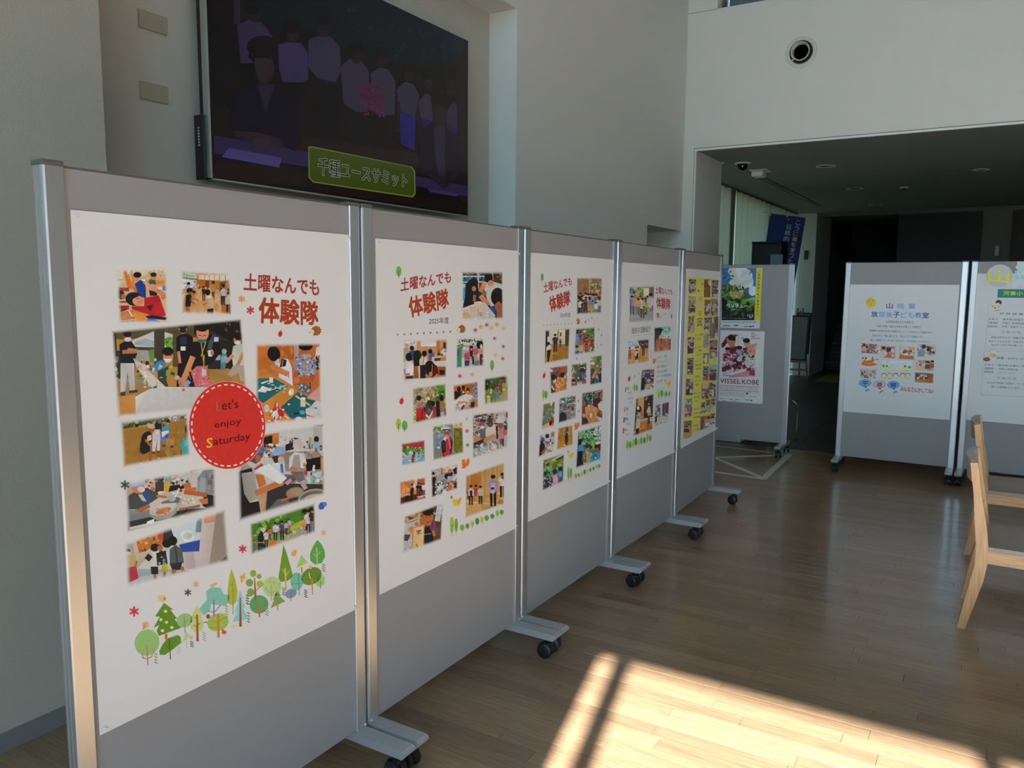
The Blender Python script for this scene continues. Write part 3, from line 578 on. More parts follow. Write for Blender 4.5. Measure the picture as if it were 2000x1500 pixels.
class Print:
    def __init__(s, sh, base=0, quad=None, jit=0.0):
        s.jit = jit; s.soft = 0.0; s.jr = random.Random(5); s.sh = sh; s.L = base; s.v = []; s.f = []; s.c = []; s.quad = [sh.uv(*q) for q in quad] if quad else None
    def poly(s, pts, col, alpha=None, raw=False):
        q = pts if raw else [s.sh.uv(*p) for p in pts]
        if s.quad and not raw: q = clip(q, s.quad)
        if len(q) < 3: return
        s.L += 1; n = len(s.v); d = -(s.sh.lift+s.L*STEP)
        s.v += [(a, d, b) for a, b in q]; s.f.append(tuple(range(n, n+len(q))))
        c = col if isinstance(col, tuple) else s.sh.ink(col)
        for i in range(len(q)):
            j = 1+s.jr.uniform(-s.jit, s.jit) if alpha is None else 1.0
            s.c.append((c[0]*j, c[1]*j, c[2]*j, 1.0 if alpha is None else alpha[i]))
    def ell(s, cx, cy, rx, ry, col, rot=0, k=16):
        a = math.radians(rot); ca, sa = math.cos(a), math.sin(a)
        s.poly([(cx+rx*math.cos(t)*ca-ry*math.sin(t)*sa, cy+rx*math.cos(t)*sa+ry*math.sin(t)*ca) for t in [2*PI*i/k for i in range(k)]], col)
    def line(s, x0, y0, x1, y1, w, col):
        d = math.hypot(x1-x0, y1-y0) or 1; nx, ny = -(y1-y0)/d*w/2, (x1-x0)/d*w/2
        s.poly([(x0+nx, y0+ny), (x1+nx, y1+ny), (x1-nx, y1-ny), (x0-nx, y0-ny)], col)
    def fig(s, cx, ty, h, shirt, pants, hair='1c1714', skin='b98264'):
        w = h*0.13
        for k in (-1, 1): s.poly([(cx+k*w*0.1, ty+h*0.5), (cx+k*w*0.8, ty+h*0.5), (cx+k*w*0.7, ty+h), (cx+k*w*0.2, ty+h)], pants)
        for k in (-1, 1): s.line(cx+k*w*0.9, ty+h*0.22, cx+k*w*1.15, ty+h*0.52, w*0.36, skin)
        s.poly([(cx-w*0.4, ty+h*0.17), (cx+w*0.4, ty+h*0.17), (cx+w*1.15, ty+h*0.24), (cx+w*1.2, ty+h*0.38), (cx+w*0.8, ty+h*0.36), (cx+w*0.85, ty+h*0.54), (cx-w*0.85, ty+h*0.54), (cx-w*0.8, ty+h*0.36), (cx-w*1.2, ty+h*0.38), (cx-w*1.15, ty+h*0.24)], shirt)
        s.ell(cx, ty+h*0.10, w*0.52, h*0.085, skin, k=12); s.ell(cx, ty+h*0.06, w*0.6, h*0.065, hair, k=12)
    def bust(s, cx, cy, r, shirt, hair='1c1714', skin='b98264', hat=None):
        s.poly([(cx-r*0.5, cy+r*0.8), (cx+r*0.5, cy+r*0.8), (cx+r*1.7, cy+r*1.5), (cx+r*1.9, cy+r*3.6), (cx-r*1.9, cy+r*3.6), (cx-r*1.7, cy+r*1.5)], shirt)
        s.ell(cx, cy, r*0.82, r, skin, k=14); s.ell(cx, cy-r*0.45, r*0.95, r*0.68, hair, k=14)
        if hat: s.ell(cx, cy-r*0.6, r*1.05, r*0.6, hat, k=12)
    def noise(s, x0, y0, x1, y1, n, a, b, cols, seed=1):
        r = random.Random(seed*97+n)
        for i in range(n):
            x, y = r.uniform(x0, x1), r.uniform(y0, y1); w, h = r.uniform(a, b), r.uniform(a, b); t = r.uniform(0, PI)
            s.poly([(x+w*math.cos(t+q)*(0.6+0.4*r.random()), y+h*math.sin(t+q)*(0.6+0.4*r.random())) for q in (0, 1.3, 2.5, 3.8, 5.1)], r.choice(cols))
    def run(s, text):
        for ln in text.replace(';', '\n').split('\n'):
            k = ln.split()
            if not k: continue
            o, a = k[0], k[1:]
            if o == 'p': s.poly([tuple(map(float, q.split(','))) for q in a[:-1]], a[-1])
            elif o == 'r': x0, y0, x1, y1 = map(float, a[:4]); s.poly([(x0, y0), (x1, y0), (x1, y1), (x0, y1)], a[4])
            elif o == 'e': s.ell(*map(float, a[:4]), a[4], float(a[5]) if len(a) > 5 else 0)
            elif o == 'l': s.line(*map(float, a[:5]), a[5])
            elif o == 'f': s.fig(*map(float, a[:3]), *a[3:])
            elif o == 'b': s.bust(*map(float, a[:3]), *a[3:])
            elif o == 'n': s.noise(*map(float, a[:4]), int(a[4]), float(a[5]), float(a[6]), a[7].split(','), len(s.f))
        return s
    def done(s, name, label=None):
        if not s.f: return None
        me = bpy.data.meshes.new(name); me.from_pydata(s.v, [], s.f); me.materials.append(s.sh.m)
        ca = me.color_attributes.new('ink', 'FLOAT_COLOR', 'POINT'); ca.data.foreach_set('color', [x for c in s.c for x in c])
        if s.sh.m is M_INK:
            E_ = [1.0]*(4*len(s.v))
            if s.soft:
                q = s.quad; ar = sum(q[i][0]*q[(i+1) % 4][1]-q[(i+1) % 4][0]*q[i][1] for i in range(4)); sg = 1 if ar > 0 else -1
                for i in range(4):
                    a, b = q[i], q[(i+1) % 4]; ln = math.hypot(b[0]-a[0], b[1]-a[1])
                    for k, v in enumerate(s.v): E_[4*k+i] = sg*((b[0]-a[0])*(v[2]-a[1])-(b[1]-a[1])*(v[0]-a[0]))/ln/s.soft
            ea_ = me.color_attributes.new('edge', 'FLOAT_COLOR', 'POINT'); ea_.data.foreach_set('color', E_)
        o = put(name, me, s.sh.root)
        if label: o['label'] = label
        return o
GL = {}
_tc = bpy.data.curves.new('lettering', 'FONT'); _tc.resolution_u = 2; _to = bpy.data.objects.new('lettering', _tc); COL.objects.link(_to)
def glyphs(txt, bold):
    if (txt, bold) not in GL:
        _tc.body = txt; _tc.offset = bold
        _to.data = _tc; bpy.context.view_layer.update()
        me = bpy.data.meshes.new_from_object(_to.evaluated_get(bpy.context.evaluated_depsgraph_get()))
        v = [(p.co.x, p.co.y) for p in me.vertices]; f = [tuple(p.vertices) for p in me.polygons]; bpy.data.meshes.remove(me)
        x0, x1 = min(a for a, _ in v), max(a for a, _ in v); y0, y1 = min(b for _, b in v), max(b for _, b in v)
        GL[(txt, bold)] = ([((a-x0)/(x1-x0), (b-y0)/max(1e-6, y1-y0)) for a, b in v], f)
    return GL[(txt, bold)]
def letter(pr, txt, TL, TR, BR, BL, col, bold=0.0):
    """text fitted to a four-cornered place on the sheet"""
    v, f = glyphs(txt, 0.0); sh = pr.sh; q = [Vector(sh.uv(*p)) for p in (TL, TR, BR, BL)]; c = sh.ink(col) if isinstance(col, str) else col
    w = bold*(q[0]-q[3]).length*0.7
    for ox, oz in (((-w, -w), (w, -w), (-w, w), (w, w), (0, 0)) if bold else ((0, 0),)):
        pr.L += 1; n = len(pr.v); d = -(sh.lift+pr.L*STEP)
        for a, b in v:
            p = (q[3]*(1-a)+q[2]*a)*(1-b)+(q[0]*(1-a)+q[1]*a)*b; pr.v.append((p.x+ox, d, p.y+oz))
        pr.f += [tuple(n+i for i in t) for t in f]; pr.c += [(*c, 1.0)]*len(v)
def words(sh, txt, x0, y0, x1, y1, h, col, bold=0.0, base=0, name='lettering', h1=None):
    pr = Print(sh, base); h1 = h1 or h
    letter(pr, txt, (x0, y0), (x1, y1), (x1, y1+h1), (x0, y0+h), col, bold); return pr.done(name)
def orn(sh, fn, *a, name='ornament', base=8):
    pr = Print(sh, base); fn(pr, *a); return pr.done(name)
def star(pr, cx, cy, r, col, ry=None):
    ry = ry or r
    for i in range(3):
        a = PI/2+i*PI/3; pr.line(cx-r*math.cos(a), cy-ry*math.sin(a), cx+r*math.cos(a), cy+ry*math.sin(a), r*0.34, col)
def leaf(pr, cx, ty, w, h, col, trunk='6a5238', rot=0):
    pr.ell(cx, ty+h*0.42, w/2, h*0.42, col, rot); pr.line(cx, ty+h*0.4, cx, ty+h, w*0.10, trunk)
    pr.line(cx, ty+h*0.55, cx+w*0.2, ty+h*0.4, w*0.06, trunk)
def hedgehog(pr, x, y, w, h):
    pr.ell(x+w*0.55, y+h*0.5, w*0.42, h*0.5, '8a5526'); pr.ell(x+w*0.2, y+h*0.62, w*0.2, h*0.26, 'd8c4a4')
    for i in range(7):
        a = -0.2+i*0.55; pr.line(x+w*0.55, y+h*0.5, x+w*0.55+w*0.5*math.cos(a-1.2), y+h*0.5+h*0.58*math.sin(a-1.2), w*0.08, '8a5526')
    pr.ell(x+w*0.16, y+h*0.56, w*0.035, h*0.045, '2a201c'); pr.ell(x+w*0.02, y+h*0.68, w*0.05, h*0.06, '2a201c')
def squirrel(pr, x, y, w, h):
    c = 'c06520'
    pr.ell(x+w*0.75, y+h*0.4, w*0.2, h*0.4, c, 15); pr.ell(x+w*0.36, y+h*0.62, w*0.24, h*0.3, c, -20); pr.ell(x+w*0.3, y+h*0.28, w*0.2, h*0.17, c); pr.poly([(x+w*0.3, y+h*0.15), (x+w*0.36, y), (x+w*0.44, y+h*0.18)], c); pr.ell(x+w*0.3, y+h*0.9, w*0.26, h*0.08, c)
def bird(pr, x, y, w, h):
    pr.ell(x+w*0.55, y+h*0.65, w*0.36, h*0.32, 'd8a838'); pr.poly([(x+w*0.5, y+h*0.6), (x+w*0.98, y+h*0.05), (x+w*0.95, y+h*0.5), (x+w*0.7, y+h*0.75)], 'd08838'); pr.ell(x+w*0.3, y+h*0.45, w*0.14, h*0.14, 'd8a838'); pr.ell(x+w*0.1, y+h*0.12, w*0.1, h*0.16, '4f8a4a')
def berry(pr, cx, cy, rx, ry):
    pr.ell(cx, cy, rx, ry, 'b02a30', 12); pr.line(cx+rx*0.4, cy-ry*0.9, cx+rx*0.6, cy-ry*1.5, rx*0.2, '4a3a2a')
    for i in (-1, 1): pr.ell(cx+i*rx*0.4, cy+i*ry*0.2, rx*0.14, ry*0.12, '6a1a20')
def dotline(pr, x0, y0, x1, y1, n, r, col='5f6b58'):
    pr.line(x0, y0, x1, y1, r*0.25, 'b8b4ac')
    for i in range(n): t = i/(n-1); pr.ell(x0+(x1-x0)*t, y0+(y1-y0)*t, r, r*1.5, col, 20 if i % 3 else -20, 10)
def photo(sh, quad, text, fr=0.07, base=4, name='photo'):
    p = Print(sh, base, quad, 0.2); p.run(text)
    if fr: p.soft = fr*0.22*(0.5+0.5*min(1.0, abs(p.quad[1][0]-p.quad[0][0])/0.35))
    return p.done(name)
def poster(name, label, cat, pan, corners, off, white, curl=0.0, group=None, pins=True, top=0.80, mt=None):
    """sheet pinned on a panel: size and place read from its corners on the panel face"""
    t, rz, w = pan; u = Vector((math.cos(rz), math.sin(rz), 0)); n = Vector((math.sin(rz), -math.cos(rz), 0))
    O = t.location-n*(0.009-off)                                   # board face is 9 mm behind the post face
    q = [on_plane(c, O, n)-O for c in corners]; U = [p.dot(u) for p in q]; Z = [p.z for p in q]
    u0, u1, z1, z0 = (U[0]+U[3])/2, (U[1]+U[2])/2, (Z[0]+Z[1])/2, (Z[2]+Z[3])/2
    root = empty(name, O+u*((u0+u1)/2)+Vector((0, 0, z0)), rz, label, cat, group)
    hw = (u1-u0)/2; hh = z1-z0; b = MB(); NX, NZ = 10, 66; th = 0.0006
    for s_ in (0, 1):
        for j in range(NZ+1):
            for i in range(NX+1):
                a, c = i/NX, j/NZ; k = max(0, (0.045-c)/0.045)**2*curl*(0.3+0.7*a*a)
                b.v.append((-hw+2*hw*a, -(k+(th if s_ == 0 else 0.0)), hh*c))
    q_ = (NX+1)*(NZ+1); W1 = NX+1
    b.f = [(j*W1+i, j*W1+i+1, (j+1)*W1+i+1, (j+1)*W1+i) for j in range(NZ) for i in range(NX)]
    b.f += [(q_+j*W1+i, q_+(j+1)*W1+i, q_+(j+1)*W1+i+1, q_+j*W1+i+1) for j in range(NZ) for i in range(NX)]
    rim = list(range(W1))+[j*W1+NX for j in range(1, NZ+1)]+[NZ*W1+i for i in range(NX-1, -1, -1)]+[j*W1 for j in range(NZ-1, 0, -1)]
    b.f += [(rim[i], q_+rim[i], q_+rim[(i+1) % len(rim)], rim[(i+1) % len(rim)]) for i in range(len(rim))]
    b.build('sheet', mt or M_PAPER, root)
    if pins:
        for sx in (-1, 1):
            for zz in (0.012, hh-0.012):
                p = put('pin', pin_me, root, (sx*(hw-0.012), -th-(curl if zz < 0.1 and sx > 0 else curl*0.3 if zz < 0.1 else 0), zz)); p.rotation_euler = (PI/2, 0, 0)
    sh = Sheet(root, O+u*((u0+u1)/2)+Vector((0, 0, z0)), u, n, white, th, top=top)
    return sh
# ------------------------------------------------------------------ first poster
p1 = poster('activity_poster', 'white poster of soft-edged photos with a red round badge and a row of trees', 'poster', ROW[0], [(137, 408), (687, 460), (693, 1185), (195, 1445)], 0.0022, 'bcbcbe', 0.0, 'white activity posters on the row')
p1.crop(210, 510, 11.538)
photo(p1, [(165, 175), (1335, 140), (1385, 1395), (240, 1435)], '''r 0 0 1500 1500 b39a74
p 165,170 360,170 330,640 165,640 b8b0a2; l 170 430 340 415 14 8a8272; r 200 590 480 630 a08a72
p 350,180 430,180 600,650 450,600 c0682a; p 430,160 520,160 500,300 440,300 b9b6bb; p 530,200 600,210 620,640 560,600 b98a4a
r 560 170 1350 300 b8a888; r 700 230 850 340 bdb8a4; n 900 170 1340 420 26 10 40 b8a27a,9a8a68,c4b89a,8a7a5a
p 1040,420 1340,420 1340,560 1040,560 c08040; l 1050 520 1330 440 22 a86a34; e 1290 610 75 55 3a68b8; r 1110 585 1230 640 c0b6b0
p 930,650 1130,700 1100,780 950,780 2a1f1c; r 240 600 480 680 8e3244
e 1000 480 85 85 2a6450; e 1030 360 62 68 b87a5c; e 1030 305 72 52 2e2019
p 620,500 720,430 830,430 860,620 860,830 700,800 600,650 1c3880; p 780,410 850,420 830,470 760,440 c6c0c4; e 650 390 62 62 bd8058; e 668 310 92 66 191719; l 600 560 640 700 60 a86848
e 290 760 85 105 2a2420; e 350 800 50 62 a06444; r 240 900 420 940 7a4a34; r 240 1000 480 1090 9a2030; p 260,1110 430,1060 430,1100 280,1140 2a2238
p 230,1150 900,1050 1000,1430 230,1430 b87838; p 560,1160 780,1110 840,1330 620,1360 c07a34
p 820,830 1150,770 1200,900 1310,1230 1100,1270 900,1200 540,1080 540,1020 820,1010 a11d28; p 870,1020 1040,970 960,1130 4e1820; p 1050,980 1180,900 1240,1150 1080,1200 ae2430
l 1085 650 1310 790 95 b87850; l 1300 780 1210 850 90 a86c48; e 1010 590 95 75 c4846a; l 900 520 980 580 34 c4846a; l 870 430 960 560 30 c88c72; l 800 480 950 600 28 c4846a
e 590 855 195 155 1b1a1c 10; e 685 895 128 118 c08262; p 440,780 640,720 700,790 560,850 500,950 1b1a1c; l 640 850 700 835 12 3a241c; l 690 930 760 915 16 9a4a40; e 640 940 40 26 c88a74
p 300,1280 470,1110 610,1280 380,1360 a8704e; l 470 1110 560 1260 26 d0c0bc; l 540 1260 600 1290 14 33302e
p 240,1340 640,1300 680,1430 240,1430 b0aca8; l 300 1370 620 1340 16 6a6a70; p 840,1390 920,1280 1190,1350 1150,1420 2a66b0; p 840,1240 1000,1215 1330,1270 1300,1330 900,1290 1b2238''')
p1.crop(340, 510, 12.5)
photo(p1, [(150, 205), (1365, 290), (1415, 1330), (165, 1300)], '''r 0 0 1625 1500 b08050
p 150,200 900,280 900,400 150,230 b8875c; p 250,230 1370,320 1370,300 900,230 ae7a4c; n 400 230 1300 320 18 20 70 b08050,c09468,96683c
p 150,230 540,330 540,440 150,390 a8bcb0; p 170,240 270,250 270,370 170,370 5aa888; p 310,320 500,340 500,400 310,380 62b094; p 150,380 560,430 560,470 150,410 985a24
p 150,420 560,470 560,640 150,680 b4bcc4; l 300 250 300 660 14 8a6038; n 170 440 540 660 20 14 40 c6ccd2,9aa8b4,6a727a
r 600 340 1370 480 b8b4a4; l 740 340 740 480 10 6a4a30; l 850 340 850 480 10 6a4a30; l 975 340 975 480 10 6a4a30; l 1105 340 1105 480 12 5a3c26; l 1245 340 1245 520 14 5a3c26
p 540,440 1110,480 1110,700 540,620 9c5c24; r 750 480 850 640 6e3416; r 860 490 1100 690 a8682c; p 1110,510 1250,490 1240,720 1110,720 5a5038; p 1250,490 1380,440 1380,760 1250,720 a06c38
p 150,700 560,650 1420,760 1420,1330 150,1330 b28a5c; p 540,660 880,650 900,900 480,1000 c09870; p 1150,1050 1400,1050 1400,1330 1150,1330 98602a; n 200 800 1100 1300 24 40 140 b88e60,ac8252,c09a70
n 150 620 540 820 26 14 40 2e2a2a,c8c4c0,6a4a3c,8a8a92; p 420,700 540,740 500,790 420,770 3a2620; n 540 590 880 680 14 12 34 d0ccc8,3a2a2a,8a3a34
e 345 550 40 40 1c1616; r 310 580 380 640 b0a0a0
f 715 610 360 26262c 2a2624; f 1180 560 500 26262a 1a1a1e; f 1195 590 480 a0a0a8 2c3038; f 1345 580 380 1c2028 2a2420; f 1320 750 560 a8a090 241c24
e 945 520 40 36 241a14; p 890,580 990,560 1000,750 900,750 96824a; p 905,750 980,750 970,930 920,880 4a4038
p 790,860 880,820 950,880 950,1170 800,1170 b0967a; p 790,860 900,830 900,900 800,920 c4b8b4; e 810 760 62 75 1a1414; l 780 1010 700 1090 45 a06a3c; p 800,1170 945,1150 945,1340 880,1340 870,1240 850,1340 800,1340 201c22
p 280,830 400,800 430,920 390,1080 260,1080 17161a; e 355 720 65 62 1c1210; e 380 780 40 35 84502c; l 400 900 590 965 40 9a6238; l 390 940 490 1050 34 8e5830; p 265,1000 400,1000 390,1110 270,1120 1c1a1e; l 330 1110 370 1300 60 9c5c30; l 290 1110 310 1310 40 8a5028''')
p1.crop(205, 615, 6.8966)
photo(p1, [(75, 205), (1840, 40), (1925, 1215), (160, 1385)], '''r 0 0 2000 1400 9a7038
p 60,200 1850,30 1850,400 900,260 300,330 60,330 4a432c; p 660,220 350,350 400,450 660,440 b4b8bc; p 800,230 910,260 960,500 800,520 b0b4b4; p 400,360 540,310 660,360 660,430 400,400 8a98a0
p 1200,60 1850,30 1900,560 1500,420 1200,260 1a1814; p 1400,200 1700,360 1650,390 1380,240 2e2a20; r 1500 350 1780 730 1e1d1a; n 1600 60 1850 240 14 8 30 3a3630,5a564e,26241e
r 350 430 660 620 8a8c88; r 130 480 400 860 34342e; p 400,430 660,440 660,480 400,470 3a3832; p 580,480 680,450 680,640 600,620 5a7a3a; e 870 370 70 75 5a8a34; e 640 560 50 70 567a38; n 780 310 930 420 16 10 34 4a7a2c,6a9a40,3a6020
r 660 200 800 700 3a382c; r 910 260 1000 700 45432f; p 75,200 140,190 190,1000 130,1000 26241e
n 130 560 700 860 40 10 44 2a2a26,6a6a64,4a4e44,8a8c88,b0b0ac; p 130,860 700,830 700,980 130,990 8a8272; p 420,830 520,840 500,870 410,860 5a8a34
p 130,900 560,930 560,1100 130,1100 96744a; p 1360,740 1660,720 1680,890 1400,920 96703c
r 1380 580 1460 700 b0b4b4; r 1490 540 1550 610 9a9aa8; r 1380 610 1540 730 26262c
p 190,400 250,360 350,350 410,440 430,520 380,650 200,650 1b1c22; e 298 300 52 62 8a5a40; e 298 262 56 40 1a1512; e 305 330 48 30 c4c2c4; l 230 500 420 490 52 9a6440; l 300 460 430 480 36 a06844
p 205,650 390,650 400,1010 330,1020 300,760 270,1030 205,1040 a8a6aa; p 200,1050 270,1030 270,1090 210,1110 3a3c46; p 320,1020 430,1010 440,1040 320,1055 33343e
p 960,300 1030,260 1100,250 1180,300 1190,480 1150,650 980,650 955,470 16161c; p 1000,300 1090,290 1100,400 1010,400 1e2c4a; e 1045 185 56 72 a87456; e 1045 150 62 48 16120f; e 1045 212 48 34 1c1c20; r 1015 425 1080 480 c6c8c8; l 985 490 1005 650 40 a87050; p 980,650 1150,650 1090,760 1200,970 1140,970 1040,800 990,970 960,970 1a181c
p 1190,360 1330,350 1530,350 1560,500 1440,650 1340,690 1180,760 1140,700 1160,540 1120,560 16171b; e 1310 240 85 110 b47a5a; e 1305 165 90 62 1a1512; p 1240,330 1370,330 1350,380 1270,380 1c5a70; l 1180 560 1060 860 75 b07850; e 1035 900 55 60 b07850; l 1290 380 1330 680 12 a88a30; l 1355 360 1290 560 12 a88a30; l 1330 540 1325 690 14 a88a30
p 1395,370 1450,250 1530,310 1480,370 28345e; r 1465 300 1525 360 b8bac2; l 1430 340 1400 470 60 3a4446; p 1375,480 1450,470 1440,560 1390,560 c2bebe; e 1440 510 22 34 a86a58
p 1150,770 1230,690 1330,690 1410,920 1420,970 1210,970 b46068; n 1180 720 1400 960 40 8 22 c87880,9a4450,c4949a; r 1300 735 1360 815 a0a8be; p 1120,760 1150,770 1210,970 1180,970 1a181c
p 600,780 680,640 760,600 800,640 800,740 720,780 640,830 2e74a0; e 845 560 70 85 b07a58; e 840 490 78 58 181512; p 775,590 895,590 870,640 820,645 c0c0c2; p 700,760 850,690 820,880 850,960 770,960 710,860 2a3c30; p 820,740 930,760 900,830 810,820 6a8a3a; l 670 760 680 870 60 b07650; l 880 780 930 800 40 5a3428; e 885 700 24 22 8aa858; e 965 845 36 32 9a9aa0
p 1720,420 1800,390 1880,390 1900,680 1720,690 1700,540 a8b0a4; e 1775 340 50 62 a87656; e 1795 290 62 50 1c1612; e 1780 375 44 24 c4c2c4; l 1720 540 1620 640 46 b07a5a; l 1860 500 1770 700 46 b07a5a; p 1720,680 1900,680 1900,890 1820,890 1790,780 1690,840 1650,800 9a8e84; r 1650 840 1700 890 96603c
p 1550,560 1600,470 1640,560 1610,740 1550,740 4a7a8a; e 1600 490 34 34 7a9a80; r 1560 560 1640 640 7aa0b4
p 370,580 470,640 800,960 720,1050 600,960 420,700 b0aaa4; n 400 600 760 980 30 14 40 c4c0bc,a09a94,b8a894,8a94a4; p 640,970 690,950 720,1050 690,1050 2a4a94
p 400,1100 590,1000 760,970 1410,970 1500,1010 1240,1350 410,1385 b8b8b9; e 1050 1010 20 24 b0607a; l 1060 960 1130 890 60 7a8aa8; p 160,1100 400,1070 410,1380 170,1385 b27c44
l 1250 272 1288 276 9 2a1a14; l 1318 280 1352 276 9 2a1a14; l 1296 290 1306 306 6 8a5238; l 808 548 836 545 8 2a1a14; l 862 545 888 543 8 2a1a14; l 270 300 290 300 6 2a1a14; l 308 300 328 300 6 2a1a14; l 1022 182 1040 182 7 2a1a14; l 1056 182 1074 182 7 2a1a14; l 1752 335 1768 335 6 2a1a14; l 1782 335 1798 333 6 2a1a14''', 0.045)
p1.crop(490, 660, 8.333)
photo(p1, [(65, 85), (1135, 65), (1160, 1310), (70, 1440)], '''r 0 0 1300 1500 a05c26
n 80 90 700 640 22 60 220 a86228,985420,b06a30,8e4c1c; l 690 70 690 330 12 7a4018; p 690,80 780,75 770,300 700,310 9a8e88; r 690 300 1150 560 a8642c
p 600,350 730,350 720,640 600,640 a86830; p 1060,150 1130,130 1150,300 1050,280 b8b8b8; p 1050,280 1150,280 1150,500 1060,520 2e2a28; n 1050 260 1150 520 14 10 30 c8a890,2a2422,b0b0b0
p 60,640 400,560 800,860 1160,1080 1160,1450 60,1450 b87a34; p 60,660 360,650 600,780 200,1060 60,980 1c5f6a; p 760,880 1020,990 1160,1080 1140,1300 700,1370 480,1130 1a5a66; p 900,980 1160,740 1160,1050 b88a84
p 440,440 530,340 600,340 660,480 680,780 580,720 450,640 b8bccc; p 500,340 580,360 560,460 460,480 14161c; l 360 480 600 590 90 b06a40; l 600 600 620 600 100 b06a40; l 330 600 450 620 60 a8623a; e 360 470 50 44 b87048
e 410 340 70 95 b0704c; e 370 260 105 125 141214 -15; p 380,390 450,330 460,430 410,450 b0b4c2; l 520 360 500 480 12 a8863c
p 720,330 820,270 950,280 1050,340 1050,590 960,600 740,640 700,470 7c7f98; n 720 290 1050 620 60 10 34 3a3c50,a8acc0,5a5e78,c0c4d0,2c2e40; e 880 190 95 100 9a5830; e 885 130 118 75 131012; p 830,270 930,260 900,320 850,320 9a98a8; l 940 250 830 600 18 a8863c; p 750,740 970,740 970,900 900,920 750,850 5a5660; n 750 740 970 920 24 8 30 b0b0b4,2a2830,8a8890
l 730 530 720 640 60 9a4c28; l 1000 600 960 700 80 9a4c28; p 720,650 980,660 980,720 740,740 a8582e; e 740 690 50 50 b06438
r 290 640 355 730 c4c2be; p 100,870 180,780 300,820 230,890 c0c0c0; p 150,730 280,690 280,705 180,750 c4c2c0; l 280 860 570 770 16 c4b070; l 280 880 440 830 14 2a3030; e 650 880 42 60 c8c4bc 20; r 800 980 880 1120 beb8a8; e 842 985 42 20 c8c4b8; l 720 940 960 1100 26 c0aa70; n 270 740 600 900 14 10 36 b8c4c4,8ab0b4,d0d0cc
p 960,1120 1060,1010 1140,1060 1140,1310 900,1310 880,1160 b8bcc0; p 1000,1140 1060,1120 1080,1165 4a7a90; l 690 1235 790 1220 26 14202c; e 830 1210 46 34 3a90b0; l 890 1250 1050 1300 16 b03038; p 590,1060 640,1075 600,1100 c8c8c4
p 390,1030 440,1040 450,1150 540,1190 520,1280 460,1270 370,1150 a8242e; p 400,1040 440,1050 430,1130 400,1130 c88a84; e 390 1260 52 62 a8b0bc; e 250 1145 44 60 b8b8b8; l 290 1400 480 1310 50 b8504a; n 270 1150 560 1420 22 12 40 b83038,c8c4c4,9a2028,b0b4b8; l 540 1260 620 1320 18 c8c0b0; e 640 1350 50 34 b02838; e 770 1320 60 40 b8bcc0''')
p1.crop(225, 795, 11.538)
photo(p1, [(90, 310), (1640, 105), (1700, 1105), (150, 1390)], '''r 0 0 1846 1500 85622a
p 90,300 1640,100 1640,290 520,430 90,520 7a7a58; p 300,310 1230,180 1230,310 520,430 320,390 3c4a24; n 300 190 1230 420 40 16 50 4a5a2a,2e3a1a,7a8a5a,a8aa90; p 1240,150 1640,110 1640,290 1250,310 8a7a70; n 1250 130 1640 300 26 14 40 3a3436,c4c0c0,6a5a54,2a2a30; l 1240 170 1225 300 22 c0c0bc; p 90,440 420,400 400,450 90,510 4a3a1c; p 90,330 300,330 280,410 90,430 6a6654
e 480 340 44 40 9a9a94; p 440,380 520,380 510,450 440,450 20201c; l 520 440 900 370 12 b8b4a0; l 90 540 900 400 10 a88a50
n 150 500 1640 1350 30 60 180 8a662c,7c5a26,906c32; l 1000 580 1640 560 8 a08244; l 1180 720 1190 1180 10 8a9a80
p 880,400 960,260 1040,270 1040,540 900,520 1a1c22; e 990 310 55 65 5a5262; p 830,510 1010,500 990,610 840,600 a8a4b0; p 830,600 1010,600 1000,980 930,980 940,720 890,1000 830,1000 b8b2b8; r 900 540 990 610 c8ccd8; l 1000 560 1080 540 44 985830; p 810,1000 890,1010 870,1060 810,1050 5a3020; p 920,990 1000,990 1000,1030 930,1020 5a3020
p 1050,480 1130,410 1210,430 1200,600 1050,520 2a84b0; e 1185 330 45 50 141214; e 1180 370 40 30 a8704a; p 1010,600 1200,560 1190,720 1060,780 1010,740 4a74b0; p 1130,620 1190,610 1190,700 1120,700 2a4a98; l 1160 720 1170 880 34 a87048; l 1200 700 1260 870 34 a87048; e 1270 890 44 24 2a3040; e 1090 870 44 20 2a3040; p 1040,560 1200,520 1190,580 1050,680 b8c8d0
p 720,450 820,390 900,470 860,560 760,550 94502c; e 800 430 90 55 a8907a 15; p 640,580 760,540 820,620 820,780 760,780 640,700 201c24; p 720,650 810,620 810,740 700,780 b8ac84; p 600,640 660,580 660,780 780,780 780,1000 620,1070 550,1000 550,880 1a191c; l 670 740 790 870 44 9c5a34; l 600 1060 580 1250 70 9a5630; l 770 1000 790 1200 60 9a5630; r 760 1180 810 1240 3a2c5a; p 550,1250 620,1260 620,1310 550,1300 c4c4c8; p 760,1230 830,1240 830,1280 770,1280 c8c8cc
p 1430,850 1530,700 1640,650 1700,700 1700,1100 1500,1110 1490,950 3a8e86; e 1620 500 62 110 2a1a18; e 1640 600 40 60 8a5034; l 1470 950 1490 1110 34 7a4428; p 1540,760 1640,700 1660,820 1560,900 58a4a0; e 970 1150 26 20 b09a68; e 1275 770 22 14 b89a60''')
p1.crop(230, 890, 5.357)
